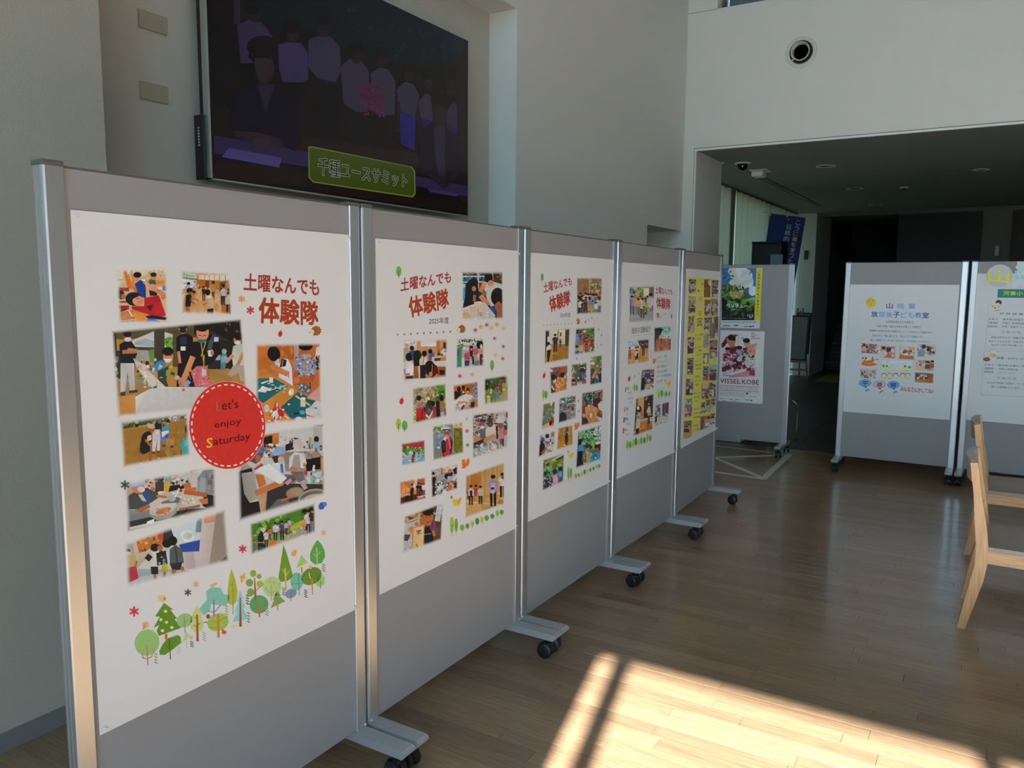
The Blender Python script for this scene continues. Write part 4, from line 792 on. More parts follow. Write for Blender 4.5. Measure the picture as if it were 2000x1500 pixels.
photo(p1, [(60, 275), (1025, 90), (1030, 550), (85, 815)], '''r 0 0 1232 1500 a8a4a0
p 60,200 630,130 630,420 60,420 a89484; r 140 200 320 250 a87850; n 270 200 480 400 40 10 32 6a4a40,2a2624,a87058,c4bcb4,8a3a34; r 380 215 480 260 1c1c1c; r 390 270 480 370 3a3634; p 640,100 740,90 740,200 640,220 a8acb0; p 520,320 750,280 750,330 520,380 1a1816; p 500,300 760,240 760,280 520,320 9a9a9c; n 560 230 740 310 26 8 24 2a2c30,8a8c90,b8bcc0; r 690 290 760 340 b06a28
p 485,200 560,190 560,280 490,290 5a98a0; e 545 170 24 24 3a4454; p 485,280 540,250 540,330 525,380 485,370 b88e28; l 540 250 600 240 16 b07850
e 790 130 50 60 a06038; p 740,110 800,70 900,70 880,110 760,160 16241f; p 770,170 870,150 860,200 790,230 aab0b0; p 830,230 900,150 1030,140 1030,440 920,440 830,380 7c7e84; n 840 200 1020 440 20 10 50 8c8e94,6a6c72,5a5c64; l 890 230 880 380 60 8a98a4; p 900,400 1030,420 1030,550 960,570 880,520 1b1b22; l 690 380 930 410 46 a05a32; l 700 350 820 350 34 a8623a; p 840,460 940,440 940,500 880,510 b06a34
p 90,430 170,380 330,350 420,390 420,440 330,500 200,560 90,560 3c4044; p 260,370 330,370 350,490 240,510 2a4a7a; p 210,410 250,400 300,480 250,470 a8a49c; e 215 345 70 52 a8704e; p 120,320 150,260 230,235 280,260 280,300 130,335 8aa0c4; e 240 350 40 30 b8b4b4; l 170 600 330 520 44 a0603a; l 400 420 510 435 24 a0603a; p 60,550 240,590 180,700 80,790 7a7c80; p 80,640 330,560 340,650 90,800 6a6c72
p 60,700 700,560 1030,540 1030,600 100,810 30302f; l 120 760 700 630 24 b0b0b0; p 300,690 380,660 370,700 300,720 c8c8c8; p 320,600 630,490 610,600 540,650 400,675 340,640 8a8a88; e 472 555 150 62 a8a8a4 -15; e 475 575 85 30 a86a44 -18; n 400 550 560 610 16 8 20 b87a50,9a5a38,c08a60
p 450,490 600,430 650,440 640,490 460,500 5a5e60; e 560 440 44 40 9aa4a4; p 640,470 690,440 830,430 860,520 640,570 a8a49a; n 650 440 850 500 30 8 20 b8b0a0,8a8478,c8c4b8; p 630,550 860,510 850,540 640,575 8a5a48; l 600 400 640 340 18 c0c4c0; e 655 365 18 16 b02830; n 560 380 680 430 10 10 26 c8d0d0,9ab0a8; r 580 630 650 655 2a7a50; n 660 560 900 640 14 8 26 3a3c40,8a7a80,1e2022''')
photo(p1, [(60, 905), (1130, 545), (1170, 1110), (85, 1400)], '''r 0 0 1232 1500 a8a8a8
p 60,900 470,760 470,900 200,1180 60,1180 a89a88; p 190,880 470,770 470,920 220,1020 a86a34; n 200 790 470 1010 30 8 30 c08a4a,8a4a24,4a3a30,b8743a; p 400,780 480,770 470,890 430,880 a83a24; p 60,940 160,920 180,1140 60,1140 9a9690; e 545 850 44 50 1b1512
p 480,760 550,745 590,870 470,900 2a2c38; p 550,740 900,620 850,1000 650,1010 600,900 a8b4bc; p 640,930 860,880 850,1000 660,1010 24408a; e 730 840 75 60 bcc4c4; e 730 840 45 36 a8b0b0; p 830,640 880,650 870,800 810,800 6a8494
p 890,600 1030,570 950,1190 690,1200 690,1010 850,1000 b0a6a4; p 900,610 1030,580 1010,690 900,710 b88460; p 1030,570 1130,545 1170,1040 950,1190 8a8076; p 1010,1170 1140,1040 1170,1040 1170,1110 4a4642; p 790,1000 700,1020 710,1180 820,1200 9a9296
p 60,1180 690,1190 900,1230 85,1420 8a8f94; p 60,1300 560,1200 500,1330 85,1400 9aa2a8; l 700 1210 900 1235 14 4a4c50
p 60,1100 110,1020 190,1040 200,1150 80,1170 a89468; e 95 1000 34 30 2a1f1c; e 110 1020 28 18 b8b4ae; p 80,1180 190,1150 215,1280 90,1340 9c3040; l 180 1160 200 1100 20 9a6040
p 340,1010 390,1000 400,1170 340,1170 b8bcb4; e 385 960 45 42 1c1411; e 440 965 30 28 985c34; l 300 1090 340 1040 60 1c1e24; p 340,1160 420,1160 420,1240 350,1240 1a1c20; l 385 1240 390 1300 30 9a6038; p 365,1300 450,1290 440,1320 370,1350 c0c2c4
p 400,1020 500,990 520,1130 410,1150 1a1a1e; n 410 1020 500 1130 14 8 24 8a8a90,2a2a30; p 455,1150 520,1130 530,1200 460,1210 a8a820; l 490 1210 480 1290 28 9a6038; p 455,1310 540,1280 540,1310 460,1335 c0c2c4; e 510 920 50 44 161210
p 500,1000 560,960 600,950 590,1100 520,1120 a0bcc0; e 570 890 50 50 161210; p 540,980 600,930 670,980 690,1120 600,1150 540,1140 4a4e52; l 600 960 620 1130 14 2a2c30; p 540,1130 670,1110 660,1190 570,1200 22252a; l 580 1190 600 1300 40 985c34; l 670 1160 690 1260 34 985c34; e 610 1310 30 20 16161a; e 695 1272 26 18 16161a''')
p1.crop(440, 820, 5.557)
photo(p1, [(110, 160), (1070, 30), (1080, 815), (135, 1115)], '''r 0 0 1167 1500 a8a6a8
p 400,170 580,135 580,290 400,330 a8682e; p 410,190 510,165 510,270 420,300 1a1614; p 580,130 950,60 950,330 580,330 b0b0b2; p 950,60 1070,40 1070,420 950,400 a8a8aa; r 955 45 1070 70 1a1a1a; n 580 180 660 280 14 8 24 c0a8a8,8a9aa0,b8b8b8
p 650,270 760,230 740,320 650,340 1c1c1e; n 640 200 780 260 10 8 24 8a9094,3a3c40; e 490 275 30 20 c8c4c4; n 430 270 580 420 40 8 26 8a3a44,3a4a7a,c0c0c0,2a2a2c,a86a50,5a7a70
p 640,350 1030,340 1040,560 640,560 7c7672; p 860,430 1040,400 1040,530 880,560 16120f; p 1030,400 1080,390 1080,540 1030,540 a8642a; n 840 240 1060 420 60 8 26 8a8c90,3a3c40,b8bcc0,a8845a,5a5e62; e 985 210 28 34 1c1a1e; e 985 270 40 34 6a98b0; r 905 190 940 250 a88850
p 690,400 750,350 850,360 880,470 860,520 690,530 b8b8bc; p 740,380 800,380 820,560 700,560 8e8a8c; e 775 280 36 48 a06a48; p 725,300 740,220 800,205 830,250 820,320 760,300 a8a0a0; e 775 310 34 26 b0aeb0; l 700 530 780 535 40 a0663e; l 860 470 850 510 30 a0663e
p 500,480 560,460 640,470 650,590 540,560 b0bcc8; p 590,480 620,470 630,580 600,570 3a66a8; e 590 410 55 58 a06a48; e 545 420 30 50 33271f; p 500,380 540,300 640,290 650,360 540,390 7c9ac4; e 600 430 34 34 aaa8aa
p 640,590 790,590 780,660 650,720 5a5c60; e 690 650 100 56 7a7c7e -15; e 690 645 80 40 4a4c50 -15; p 700,560 840,560 860,650 790,680 6a5e58; r 860 590 885 680 6a84a8; e 868 575 22 28 b03038; p 930,560 975,560 970,690 920,690 7a9a8c; l 945 580 960 490 24 b8bcbc; p 980,600 1080,590 1080,640 970,640 9aaab4; p 1000,660 1080,640 1080,700 1000,720 9a6a3a; n 860 540 1080 720 30 8 30 8a8e94,3a4044,b8c0c4,5a6a70
p 430,760 640,690 1080,700 1080,820 430,1010 2c2c2e; p 440,1000 560,860 1080,800 1080,830 440,1020 5a5c64; e 750 790 100 62 6e6c68 -12; e 750 785 84 46 8a7a66 -12; p 660,850 850,830 800,900 700,905 2c2c2e; l 600 880 760 820 22 a8623a; e 940 840 160 90 8c8a84 -14; e 940 845 140 74 5c5a54 -14; e 940 850 95 46 a08a64 -14; e 930 855 50 24 5c5248 -14; p 800,680 850,670 890,740 850,760 a89496
p 300,320 400,280 420,320 400,400 330,480 250,440 5a4438; p 300,370 330,300 390,280 415,300 400,350 320,375 3a68b0; e 350 420 30 40 985e3c
p 120,560 200,470 300,530 340,760 350,850 240,900 130,760 8a8884; p 110,600 130,560 280,520 290,560 170,580 200,800 260,900 360,880 390,1040 135,1120 16151a; p 320,590 410,600 440,700 360,740 a8682e; p 350,830 450,760 430,1010 385,1040 a8866a; l 320 800 580 690 60 a8643c; e 590 690 40 30 b07048
p 305,540 470,475 665,630 590,700 c0c4ca; l 310 540 400 480 22 8a3a3a; p 640,680 700,630 720,660 670,710 a87880; p 110,540 190,480 150,560 120,580 a89a90''')
photo(p1, [(255, 1115), (975, 890), (985, 1225), (265, 1480)], '''r 0 0 1167 1500 6a8a34
p 250,1100 980,880 980,1020 700,1150 420,1240 250,1240 3f6a1e; n 260 940 980 1240 90 12 44 4a7a22,2e5214,6a9a34,88a848,3a621c; p 700,1150 850,1080 860,1140 700,1200 96a040
p 440,1360 860,1150 985,1150 985,1230 440,1440 8a8872; n 460 1170 960 1420 40 8 30 9a9a8a,76745e,b0ae9c; p 250,1240 350,1240 350,1480 260,1480 4f6a2a; n 260 1240 350 1470 16 10 30 6a5a8a,8a8a3a,3a5a20,a88a4a
f 440 1190 200 b0b0b8 2a2a30; f 478 1170 130 a84a2c 1c1a20; f 540 1110 200 b0b4bc 20243c; f 612 1095 210 3a3e78 17171f; f 655 1100 140 a89aa0 241c24; f 692 1070 130 7a9ab0 a87050; e 510 1340 42 36 c86a28; r 560 1220 590 1260 5a8a4a
p 350,1260 390,1190 420,1290 400,1330 440,1380 420,1420 350,1450 17181e; e 405 1190 30 22 b0b4b8; l 300 1330 420 1330 8 a87a44; e 380 1385 30 14 1c3a6a
f 895 970 290 b8b8b8 2a2030; e 855 985 30 26 16120f; e 935 980 34 34 1a1614; f 940 960 260 2a2626 5a5a7a; e 850 1140 26 26 c07040; r 845 1200 880 1240 7a8aa8''')
def P1words():
    p1.crop(0, 0, 1)
    pr = Print(p1); letter(pr, '土曜なんでも', (477, 533), (622, 546), (623, 578), (476, 567), '8c3320', 0.032); pr.done('headline')
    pr = Print(p1); letter(pr, '体験隊', (507, 581), (620, 590), (621, 635), (505, 630), '923a1e', 0.042); pr.done('headline')
    for a in ((471, 584, 7, 'c08e4a'), (488, 606, 8, 'b02c40'), (243, 947, 9, '2e4a36'), (473, 1072, 8, 'b82c3c'), (631, 1041, 5, 'c89a50'), (366, 1157, 7, '3a4a3a'), (382, 1141, 6, 'c8985a'), (261, 1194, 10, 'c02c40')): orn(p1, star, *a, base=200)
    orn(p1, hedgehog, 604, 637, 23, 18); orn(p1, berry, 547, 652, 4, 6)
    orn(p1, lambda o: o.run('e 628 988 6 8 3458a8 30; e 634 985 4 5 4a70b8; l 626 984 632 994 2 24408a'))
    # badge
    b = Print(p1, 260); p1.crop(360, 740, 8.333)
    b.ell(690, 752, 626, 716, 'c4b4b0', k=64); b.ell(690, 752, 620, 710, 'b72b27', k=64)
    N = 34
    for i in range(N):
        a = 2*PI*i/N; a2 = a+2*PI/N*0.55; rx, ry = 580, 662
        A = (690+rx*math.cos(a), 755+ry*math.sin(a)); B = (690+rx*math.cos(a2), 755+ry*math.sin(a2)); b.line(*A, *B, 22, 'd8c8c0')
    letter(b, "L", (512, 365), (582, 360), (582, 515), (512, 520), '7a6a4a', 0.0); letter(b, "et's", (598, 350), (868, 325), (870, 470), (600, 510), '4a0c10', 0.006)
    letter(b, 'enjoy', (480, 700), (915, 632), (915, 762), (480, 835), '4a0c10', 0.006)
    letter(b, 'S', (352, 970), (445, 955), (445, 1110), (352, 1125), 'd0a430', 0.02); letter(b, 'aturday', (460, 955), (1062, 862), (1062, 1025), (460, 1122), '4a0c10', 0.006)
    b.done('badge', 'red round badge with a dashed white ring')
P1words()
p1.crop(240, 1040, 4.878)
def tr(shape, trunk, extra=()):
    o = Print(p1, 8); 
    o.run(shape); o.run(trunk)
    for e_ in extra: o.run(e_)
    o.done('tree_motif')
tr('p 770,790 720,730 800,640 790,560 850,515 930,530 960,590 1010,590 1010,640 980,700 900,690 840,680 830,740 72aa9c', 'l 865 640 865 800 14 7a6a9a; l 865 760 800 745 8 7a6a9a; l 870 760 930 690 8 7a6a9a')
tr('p 1030,340 1065,430 1092,560 1080,660 1040,695 1000,670 995,560 1010,440 9aa030', 'l 1045 460 1048 780 8 8a7a4a; l 1045 560 1075 540 4 6a7a30; l 1045 510 1015 490 4 6a7a30')
tr('p 1115,550 1145,630 1130,630 1170,720 1145,720 1185,800 1170,830 1045,855 1080,760 1060,755 1100,660 1085,655 7ab4b8', 'p 1112,620 1122,620 1132,895 1106,898 8a4a2c')
tr('p 1528,115 1560,200 1600,340 1618,420 1570,460 1500,470 1480,430 1500,300 5e8428', 'l 1545 340 1552 550 16 b0a058; l 1545 400 1520 350 8 b0a058; l 1548 420 1585 360 8 b0a058')
tr('p 1850,70 1890,110 1920,170 1925,230 1895,290 1830,305 1785,270 1782,200 1810,130 4c9440', 'l 1845 140 1850 310 12 a8a078; l 1848 220 1880 185 7 a8a078; l 1848 230 1812 200 7 a8a078')
tr('p 1700,210 1757,290 1650,340 8ab45c', 'l 1700 330 1705 390 10 9a5a34')
tr('e 1655 465 62 85 6aa890', 'l 1672 390 1680 600 8 4a7a70; l 1600 490 1740 480 5 4a7a70')
tr('e 1795 415 105 78 5a7c28 -32', 'l 1800 440 1806 590 12 c07838; l 1770 380 1785 440 8 d8d0c0; e 1785 330 14 20 c8985a')
tr('e 1880 460 44 60 8ab46c 15', 'l 1878 430 1882 540 6 6a7a5a; l 1880 490 1900 465 4 6a7a5a')
tr('e 1600 580 58 44 6e8494 -28', 'l 1600 560 1600 655 7 5a6470')
tr('e 1420 515 88 98 9ab878 10', 'l 1412 500 1412 655 9 a88a70; l 1412 590 1370 545 6 a88a70; l 1412 580 1460 545 6 a88a70', ['e 1360 535 12 12 c88a6a; e 1395 470 12 12 c88a6a; e 1440 475 12 12 c88a6a; e 1490 490 12 12 c88a6a'])
tr('e 1240 390 30 34 7c9838; e 1205 478 36 36 6a8e34; e 1295 418 24 24 7c9838; e 1305 490 34 34 98a038; e 1215 570 34 38 6e9238', 'p 1250,430 1258,430 1275,640 1248,640 8a5a38; l 1262 560 1300 520 7 8a5a38')
tr('e 1295 685 92 88 46905c -20', 'l 1298 760 1300 805 14 a86030; l 1298 770 1275 650 8 a86030; l 1300 770 1325 630 8 a86030; l 1295 775 1240 700 8 a86030; l 1300 775 1360 690 8 a86030')
tr('p 1470,555 1505,600 1490,605 1545,655 1405,722 1440,640 1425,640 6e8a44', 'l 1470 690 1475 740 12 b08048')
tr('p 390,670 480,735 450,735 515,820 490,825 550,910 340,985 320,935 345,880 290,910 350,800 305,800 567c22', 'r 398 965 422 1015 b84e34', ['e 405 750 16 14 c0d8a0; e 360 830 14 14 c0d8a0; e 415 855 16 14 c0d8a0; e 465 905 16 14 c0d8a0; e 375 935 16 14 c0d8a0'])
tr('e 380 628 38 34 c4a878; e 345 625 14 30 c8ac7c', 'e 395 630 10 12 9a7a4a')
tr('e 585 838 80 66 82aa6c -25', 'l 582 800 592 960 8 7a7a5a; l 586 860 620 820 5 7a7a5a')
tr('p 700,700 745,770 770,860 755,930 690,955 645,920 642,830 670,760 a8b870', 'p 698,780 714,780 722,1035 698,1038 984824; l 705 890 735 860 8 984824; l 705 830 685 800 7 984824; l 706 900 675 880 7 984824')
tr('e 905 855 105 82 86aa48 -22', 'p 895,780 918,780 922,1000 898,1000 b86e28; l 910 850 1000 795 9 b86e28; l 910 905 810 905 8 b86e28; l 910 850 830 845 8 b86e28')
tr('e 228 1048 118 128 84aa66 25', 'l 228 1070 236 1265 12 a07868; p 175,1150 185,1150 195,1190 232,1200 232,1210 185,1200 a07868; p 300,1100 306,1104 275,1185 238,1205 238,1196 268,1178 a07868')
tr('e 215 880 36 32 c0a070', 'p 180,930 200,870 225,860 215,910 b8844a')
tr('p 520,975 550,995 555,1050 480,1110 400,1165 350,1165 345,1130 380,1060 420,1010 56801e', 'l 440 1010 452 1208 10 4a4a34; l 450 1110 500 1020 6 466a1a; l 450 1120 395 1060 6 466a1a')
tr('p 600,940 640,990 560,1050 98bc7c', 'l 604 1020 608 1100 6 9aa09a; e 650 1000 18 18 c89a8a')
def sprig(o, x, y, h, c):
    o.line(x, y-h/2, x, y+h/2, 4, c)
    for k in range(4): o.ell(x-9, y-h/2+h*k/4+8, 9, 5, c, 25, 8); o.ell(x+9, y-h/2+h*k/4+16, 9, 5, c, -25, 8)
for a in ((312, 1200, 110, '6a8a3a'), (655, 1060, 60, '5a6a5a'), (772, 990, 90, '8a9a9a'), (1370, 750, 90, '6a9a80'), (1185, 640, 100, '3a3a34'), (1195, 810, 110, '5a7a3a'), (985, 740, 100, '7aa05a'), (1740, 580, 80, '4a5a4a'), (1912, 335, 80, '6a7a88'), (530, 1120, 80, 'a8b0c0'), (1530, 560, 80, '5a6a78')): orn(p1, sprig, *a, name='sprig_motif', base=30)
for a in ('e 962 950 24 18 b84a34; e 950 930 10 12 b84a34', 'e 1055 895 26 16 c4ac84; e 1078 885 10 8 c4ac84', 'e 1140 425 30 20 c8944a; e 1130 455 12 26 c8944a; e 1155 400 10 16 c8944a', 'e 1630 195 22 34 c8944a 25; e 1612 210 12 10 c8944a', 'e 865 495 36 14 c89a5a -25; e 835 505 12 9 c89a5a', 'e 810 800 20 22 8a3a34; l 770 855 805 855 8 3a4a3a'): orn(p1, lambda o: o.run(a), name='animal_motif', base=60)
# ------------------------------------------------------------------ second poster
p2 = poster('activity_poster', 'white poster of soft-edged photos marked 2025 on the second display stand', 'poster', ROW[1], [(736, 463), (1014, 492), (1010, 1033), (738, 1160)], 0.0022, 'b8b8bc', 0.0, 'white activity posters on the row')
p2.crop(760, 510, 7.142)
pr = Print(p2); letter(pr, '土曜なんでも', (158, 240), (857, 138), (860, 298), (157, 425), '8a2d24', 0.03); pr.done('headline')
pr = Print(p2); letter(pr, '体験隊', (258, 512), (815, 380), (830, 645), (300, 788), '92381a', 0.04); pr.done('headline')
pr = Print(p2); letter(pr, '2025年度', (556, 792), (830, 778), (830, 870), (556, 882), '2a2c34', 0.006); pr.done('year_line')
orn(p2, leaf, 132, 70, 76, 170, '5f9a48'); orn(p2, dotline, 118, 1025, 850, 985, 9, 11, name='dotted_line')
orn(p2, hedgehog, 945, 892, 118, 108)
for a in ((1202, 962, 32, 'a02c40'), (1278, 915, 36, 'c08e40'), (1360, 890, 32, '3a5f50'), (1425, 932, 36, 'c89a60'), (1500, 885, 36, 'b88850'), (1592, 938, 34, 'c8a070'), (1470, 1078, 28, '9a2848'), (1590, 1190, 28, '9a2848'), (1482, 1308, 34, 'c8a070'), (1583, 1360, 28, 'a03048')): orn(p2, star, *a)
orn(p2, leaf, 1434, 1378, 58, 170, '5f9a48')
photo(p2, [(1010, 135), (1585, 140), (1592, 815), (1010, 840)], '''r 900 100 1700 900 2c3038
r 1010 140 1590 210 3a2c24; n 1020 145 1580 215 30 14 40 2a2420,6a5a4c,8a7a6a; l 1010 215 1330 210 14 c0c4c4; r 1010 225 1340 280 1c5a78; n 1015 225 1330 285 26 10 30 3a9ac0,1a3a54,2a7aa0,14202c; l 1010 295 1330 290 14 c0c4c4; r 1450 150 1590 270 3c2c20; n 1450 170 1590 270 16 10 34 8a5a30,2a2420,5a3a24; l 1235 140 1245 420 16 b8bcc0; l 1440 140 1445 260 10 b0b0b0
p 1010,310 1060,320 1050,620 1010,650 a8b4b8; p 1020,380 1060,360 1050,540 1020,560 2a84a8
p 1080,300 1150,240 1220,260 1250,420 1270,580 1190,620 1020,650 1060,480 14151c; e 1185 310 55 75 161214; e 1180 385 30 36 a06850; l 1190 470 1185 560 40 9a5a40; r 1250 300 1310 420 5a2c1c
p 1310,300 1400,270 1590,330 1590,560 1420,640 1370,560 1330,420 b4b8c0; e 1385 230 58 78 17110f; e 1415 310 44 44 b87858; l 1330 300 1270 430 60 b87858; l 1270 480 1380 620 70 b07250; p 1290,430 1360,420 1350,480 1300,480 8a6a44
e 1510 500 95 130 1c1512; e 1540 640 70 80 8a5238; p 1490,480 1590,380 1595,560 1560,600 1a1310; p 1380,650 1450,620 1475,750 1440,740 1c4a9c; p 1500,700 1590,640 1590,810 1500,800 8a5a44
p 1010,660 1280,560 1480,790 1500,840 1010,840 b8b4b0; p 1110,640 1280,620 1310,710 1140,720 c4a890; p 1180,570 1260,560 1280,600 1190,630 c8ccd0; p 1015,720 1090,700 1150,780 1020,810 c09a7a; r 1215 715 1305 765 9a7a6c; p 1290,560 1330,580 1480,760 1440,790 a8acb4; p 1340,730 1400,700 1470,790 1400,815 9a9ca4; r 1200 785 1320 820 8ab4c4; n 1010 660 1480 840 34 8 26 c8ccd0,8a8a90,c8b09a,a8b4c0''')
p2.crop(760, 640, 7.5)
photo(p2, [(185, 175), (855, 150), (840, 735), (205, 825)], '''r 100 100 900 900 b07a48
p 180,200 400,190 400,330 180,310 b4b4b8; n 190 200 390 320 18 8 30 c8ccd4,8a9ab0,9a9a9c; r 460 170 690 275 b8bcc8; l 455 285 690 278 10 8a8070; r 690 160 740 400 a06c38; r 790 215 850 330 3a2c24; n 720 300 850 420 26 10 30 2a2420,c0b8b4,8a5a44,5a6a84
p 190,310 250,280 290,330 270,480 190,500 98907e; e 255 265 30 34 b88a74; e 330 300 34 36 201a1c; p 290,350 370,330 370,470 300,480 24407a; e 545 290 18 24 b07858; r 530 330 560 380 4a8a90
p 350,400 380,340 450,340 480,420 440,560 360,570 16141a; e 410 390 55 62 15120f; e 600 345 32 36 17130f; p 570,390 660,360 650,480 570,470 24489a; p 570,400 590,390 590,470 570,470 8a4a3c
p 620,430 850,400 850,500 620,500 a89a8c; p 660,450 760,440 760,480 660,490 3c2c24; e 800 470 55 40 b0745a; e 775 360 26 26 b8b4b4; p 620,500 840,480 840,580 700,590 b8b4b4; p 360,570 840,570 840,720 360,740 8a4e2a; r 735 620 810 690 1c1612; p 420,560 450,560 450,740 430,750 b0a490
p 440,470 480,410 540,420 560,500 510,560 440,540 b4b8a4; e 512 380 36 46 16120f; l 510 420 490 540 8 24242a; p 450,550 520,540 530,750 450,750 18161c
p 205,510 260,480 330,490 355,560 350,710 240,710 210,640 b8bac2; e 285 430 48 62 17120f; l 215 600 225 690 30 4a2c24; l 220 690 300 680 34 a8603c; p 240,710 350,700 350,745 240,745 1c2c54
p 530,600 640,520 700,560 720,680 640,740 520,720 4a1a1a; e 590 560 70 80 16100e; p 500,580 560,500 620,620 570,680 17110f; l 630 540 620 720 8 b08a5a; e 605 680 26 34 b08a3c; l 530 690 600 740 34 b07450; l 710 680 660 735 34 b07450; p 210,760 400,745 640,740 660,760 230,830 b4b8bc''')
photo(p2, [(980, 150), (1390, 125), (1385, 570), (975, 605)], '''r 900 100 1500 700 8a8c90
p 980,140 1390,120 1390,250 980,260 a8aaac; l 985 165 1390 130 8 4a4a4c; r 1095 175 1180 215 1c1c1e; n 985 150 1380 250 40 8 30 3a3a3e,c0c4c8,6a6a6e; e 1325 250 50 60 161416; e 1040 280 60 34 4a7a3a; n 985 250 1100 310 20 10 26 3a6a2a,6a9a4a
p 980,300 1060,300 1060,600 975,600 5a6a70; p 985,330 1020,320 1010,480 985,470 2c3a7a; p 1005,420 1065,410 1060,520 1010,530 3a8a4a; p 980,540 1065,530 1060,590 980,600 2a7078; r 1060 440 1100 580 b4b8bc
e 1100 300 20 24 c4c4c4; e 1140 310 22 26 b0acb4; p 1100,380 1175,350 1175,470 1100,470 b04854; l 1100 400 1170 470 10 8a2c3c; e 1200 290 28 30 241a1c; p 1170,310 1230,300 1220,420 1190,500 2c2430; p 1230,310 1300,300 1300,390 1240,400 b04c5c; p 1180,300 1225,300 1220,330 1190,340 c0566a
e 1345 275 18 34 c8b49a; p 1310,330 1380,320 1380,400 1330,400 b08a6c; p 1325,390 1365,390 1360,560 1330,560 16141a; p 1290,380 1320,380 1310,440 1290,440 b8b8bc; p 1350,420 1390,400 1385,540 1350,540 9a2c44; n 1350 400 1388 560 14 8 20 c8c0c4,8a2438
p 1100,480 1175,480 1160,590 1110,590 24305a; r 1190 420 1200 590 c0c4c4; p 1240,420 1280,410 1280,500 1240,500 a88a5a; p 1250,490 1320,480 1320,560 1240,560 5a7094; l 1220 420 1230 540 30 2a2c34; n 1080 520 1380 600 22 8 24 b88474,9a9a9c,4a4c58''')
for a in ((1035, 708, 34, 'a83040'), (1215, 685, 34, 'b89050')): orn(p2, star, *a)
photo(p2, [(335, 870), (830, 805), (845, 1310), (335, 1420)], '''r 200 700 1000 1500 6c6c40
p 330,860 690,820 720,1010 560,1060 330,1120 8a8064; n 340 850 700 1080 50 14 54 9a9074,7a7052,aaa488,66603e; p 660,820 840,800 840,1180 740,1020 4f7a2c; n 680 810 840 1160 40 12 40 3a6420,6a9a3c,2a4c18,88b054; p 330,1120 390,1120 390,1420 330,1420 8a9a6a; n 335 1120 385 1400 16 8 22 c4c8b4,5a7a3a
p 390,1110 440,1070 480,1080 480,1180 390,1180 b07a5c; p 410,1130 480,1100 480,1170 430,1180 7a6a9a; e 430 1030 38 40 241a18; p 395,1040 410,1000 460,1000 475,1035 1c1718; l 470 1150 520 1110 22 b07a5c; p 390,1180 480,1170 530,1200 530,1370 400,1370 a8242c; l 400 1330 530 1330 8 5a1418; l 480 1200 475 1340 10 16161a; p 390,1350 480,1360 480,1390 400,1390 16161a
e 560 1045 34 36 b8a498; p 530,1150 560,1060 620,1070 640,1180 600,1310 540,1290 34343a; e 590 1100 40 40 1c2a2c; e 580 1215 26 34 7a4a60; l 535 1270 590 1330 26 c4b4ac; l 640 1210 590 1310 24 c4b4ac; p 500,1160 530,1170 530,1230 500,1230 2a2a30
e 640 1110 30 36 1a1614; p 630,1150 680,1150 680,1310 640,1330 8a2c34; p 680,1080 720,1060 745,1130 740,1340 690,1340 16161a; e 700 1050 40 18 5a5248; p 740,1080 800,1060 815,1200 800,1260 750,1240 7e6250; e 765 1030 32 44 1c1614; l 745 1090 745 1200 22 8e5c40; p 750,1240 810,1230 805,1310 755,1330 7898b8; e 825 1230 20 60 8a2038''')
orn(p2, berry, 180, 1078, 30, 48)
photo(p2, [(930, 830), (1300, 775), (1310, 1180), (940, 1255)], '''r 800 700 1400 1300 a05a2c
n 940 790 1290 1000 14 30 90 a8602c,985224,b06c38; l 1090 810 1085 880 6 6a3818; l 1150 800 1150 960 6 6a3818; e 1020 900 28 40 1a1412; p 990,950 1050,930 1050,1000 1000,1020 1c1c22; e 1085 880 24 34 1c1412; p 1050,930 1110,910 1110,980 1060,980 1a1a20; r 1070 930 1100 960 c0c0c4; e 1150 920 24 40 1c1410; e 1150 940 18 20 b87c5c
p 1030,1010 1120,970 1230,990 1180,1100 1090,1220 930,1260 935,1110 a8aab0; n 950 1000 1200 1220 34 8 30 c0c4c8,6a6c70,8a8c92; p 1210,980 1230,800 1290,780 1300,1010 1260,1080 6a7080; n 1225 800 1300 1060 40 6 20 b8c0cc,3a4454,8a94a4; p 1190,1100 1250,1080 1240,1190 1195,1195 17202e; p 1090,1220 1220,1010 1240,1020 1110,1225 b89068
e 975 990 40 62 1c1412; p 940,1070 1000,1040 1010,1110 940,1130 b8b8b4; l 1000 1100 1120 1085 34 b87a58; p 1040,1190 1080,1130 1110,1140 1070,1210 5a2c3c''')
photo(p2, [(1390, 735), (1740, 680), (1745, 1085), (1390, 1135)], '''r 1300 600 1900 1200 5a6a2c
p 1390,730 1480,710 1470,900 1390,920 1b1e1a; p 1480,710 1700,690 1640,880 1480,880 34502a; n 1400 700 1740 900 60 12 36 3a5a28,1c2a18,5a8040,2a3c20; p 1640,820 1740,800 1740,960 1640,980 8a8c2c; n 1390 900 1740 1120 70 10 40 6a7a30,8a9448,56662a,a8ac74,7a8a4a; p 1560,1010 1740,930 1740,1080 1560,1100 8a8a68
e 1720 710 18 22 c0b0a8; p 1700,740 1740,740 1735,860 1705,860 9a8a80; f 1630 740 200 8a2c34 3a4a60; f 1580 840 200 8a4a3c 3a70a0; e 1530 980 40 24 3a6a8a; p 1430,1040 1470,1030 1490,1130 1440,1130 b89a90; e 1445 1010 18 18 c4b8b0''')
for i, (x, y, w, h, c) in enumerate(((135, 1330, 76, 190, '8aa83a'), (225, 1360, 88, 170, '549a48'))): orn(p2, leaf, x, y, w, h, c)
p2.crop(760, 790, 8.333)
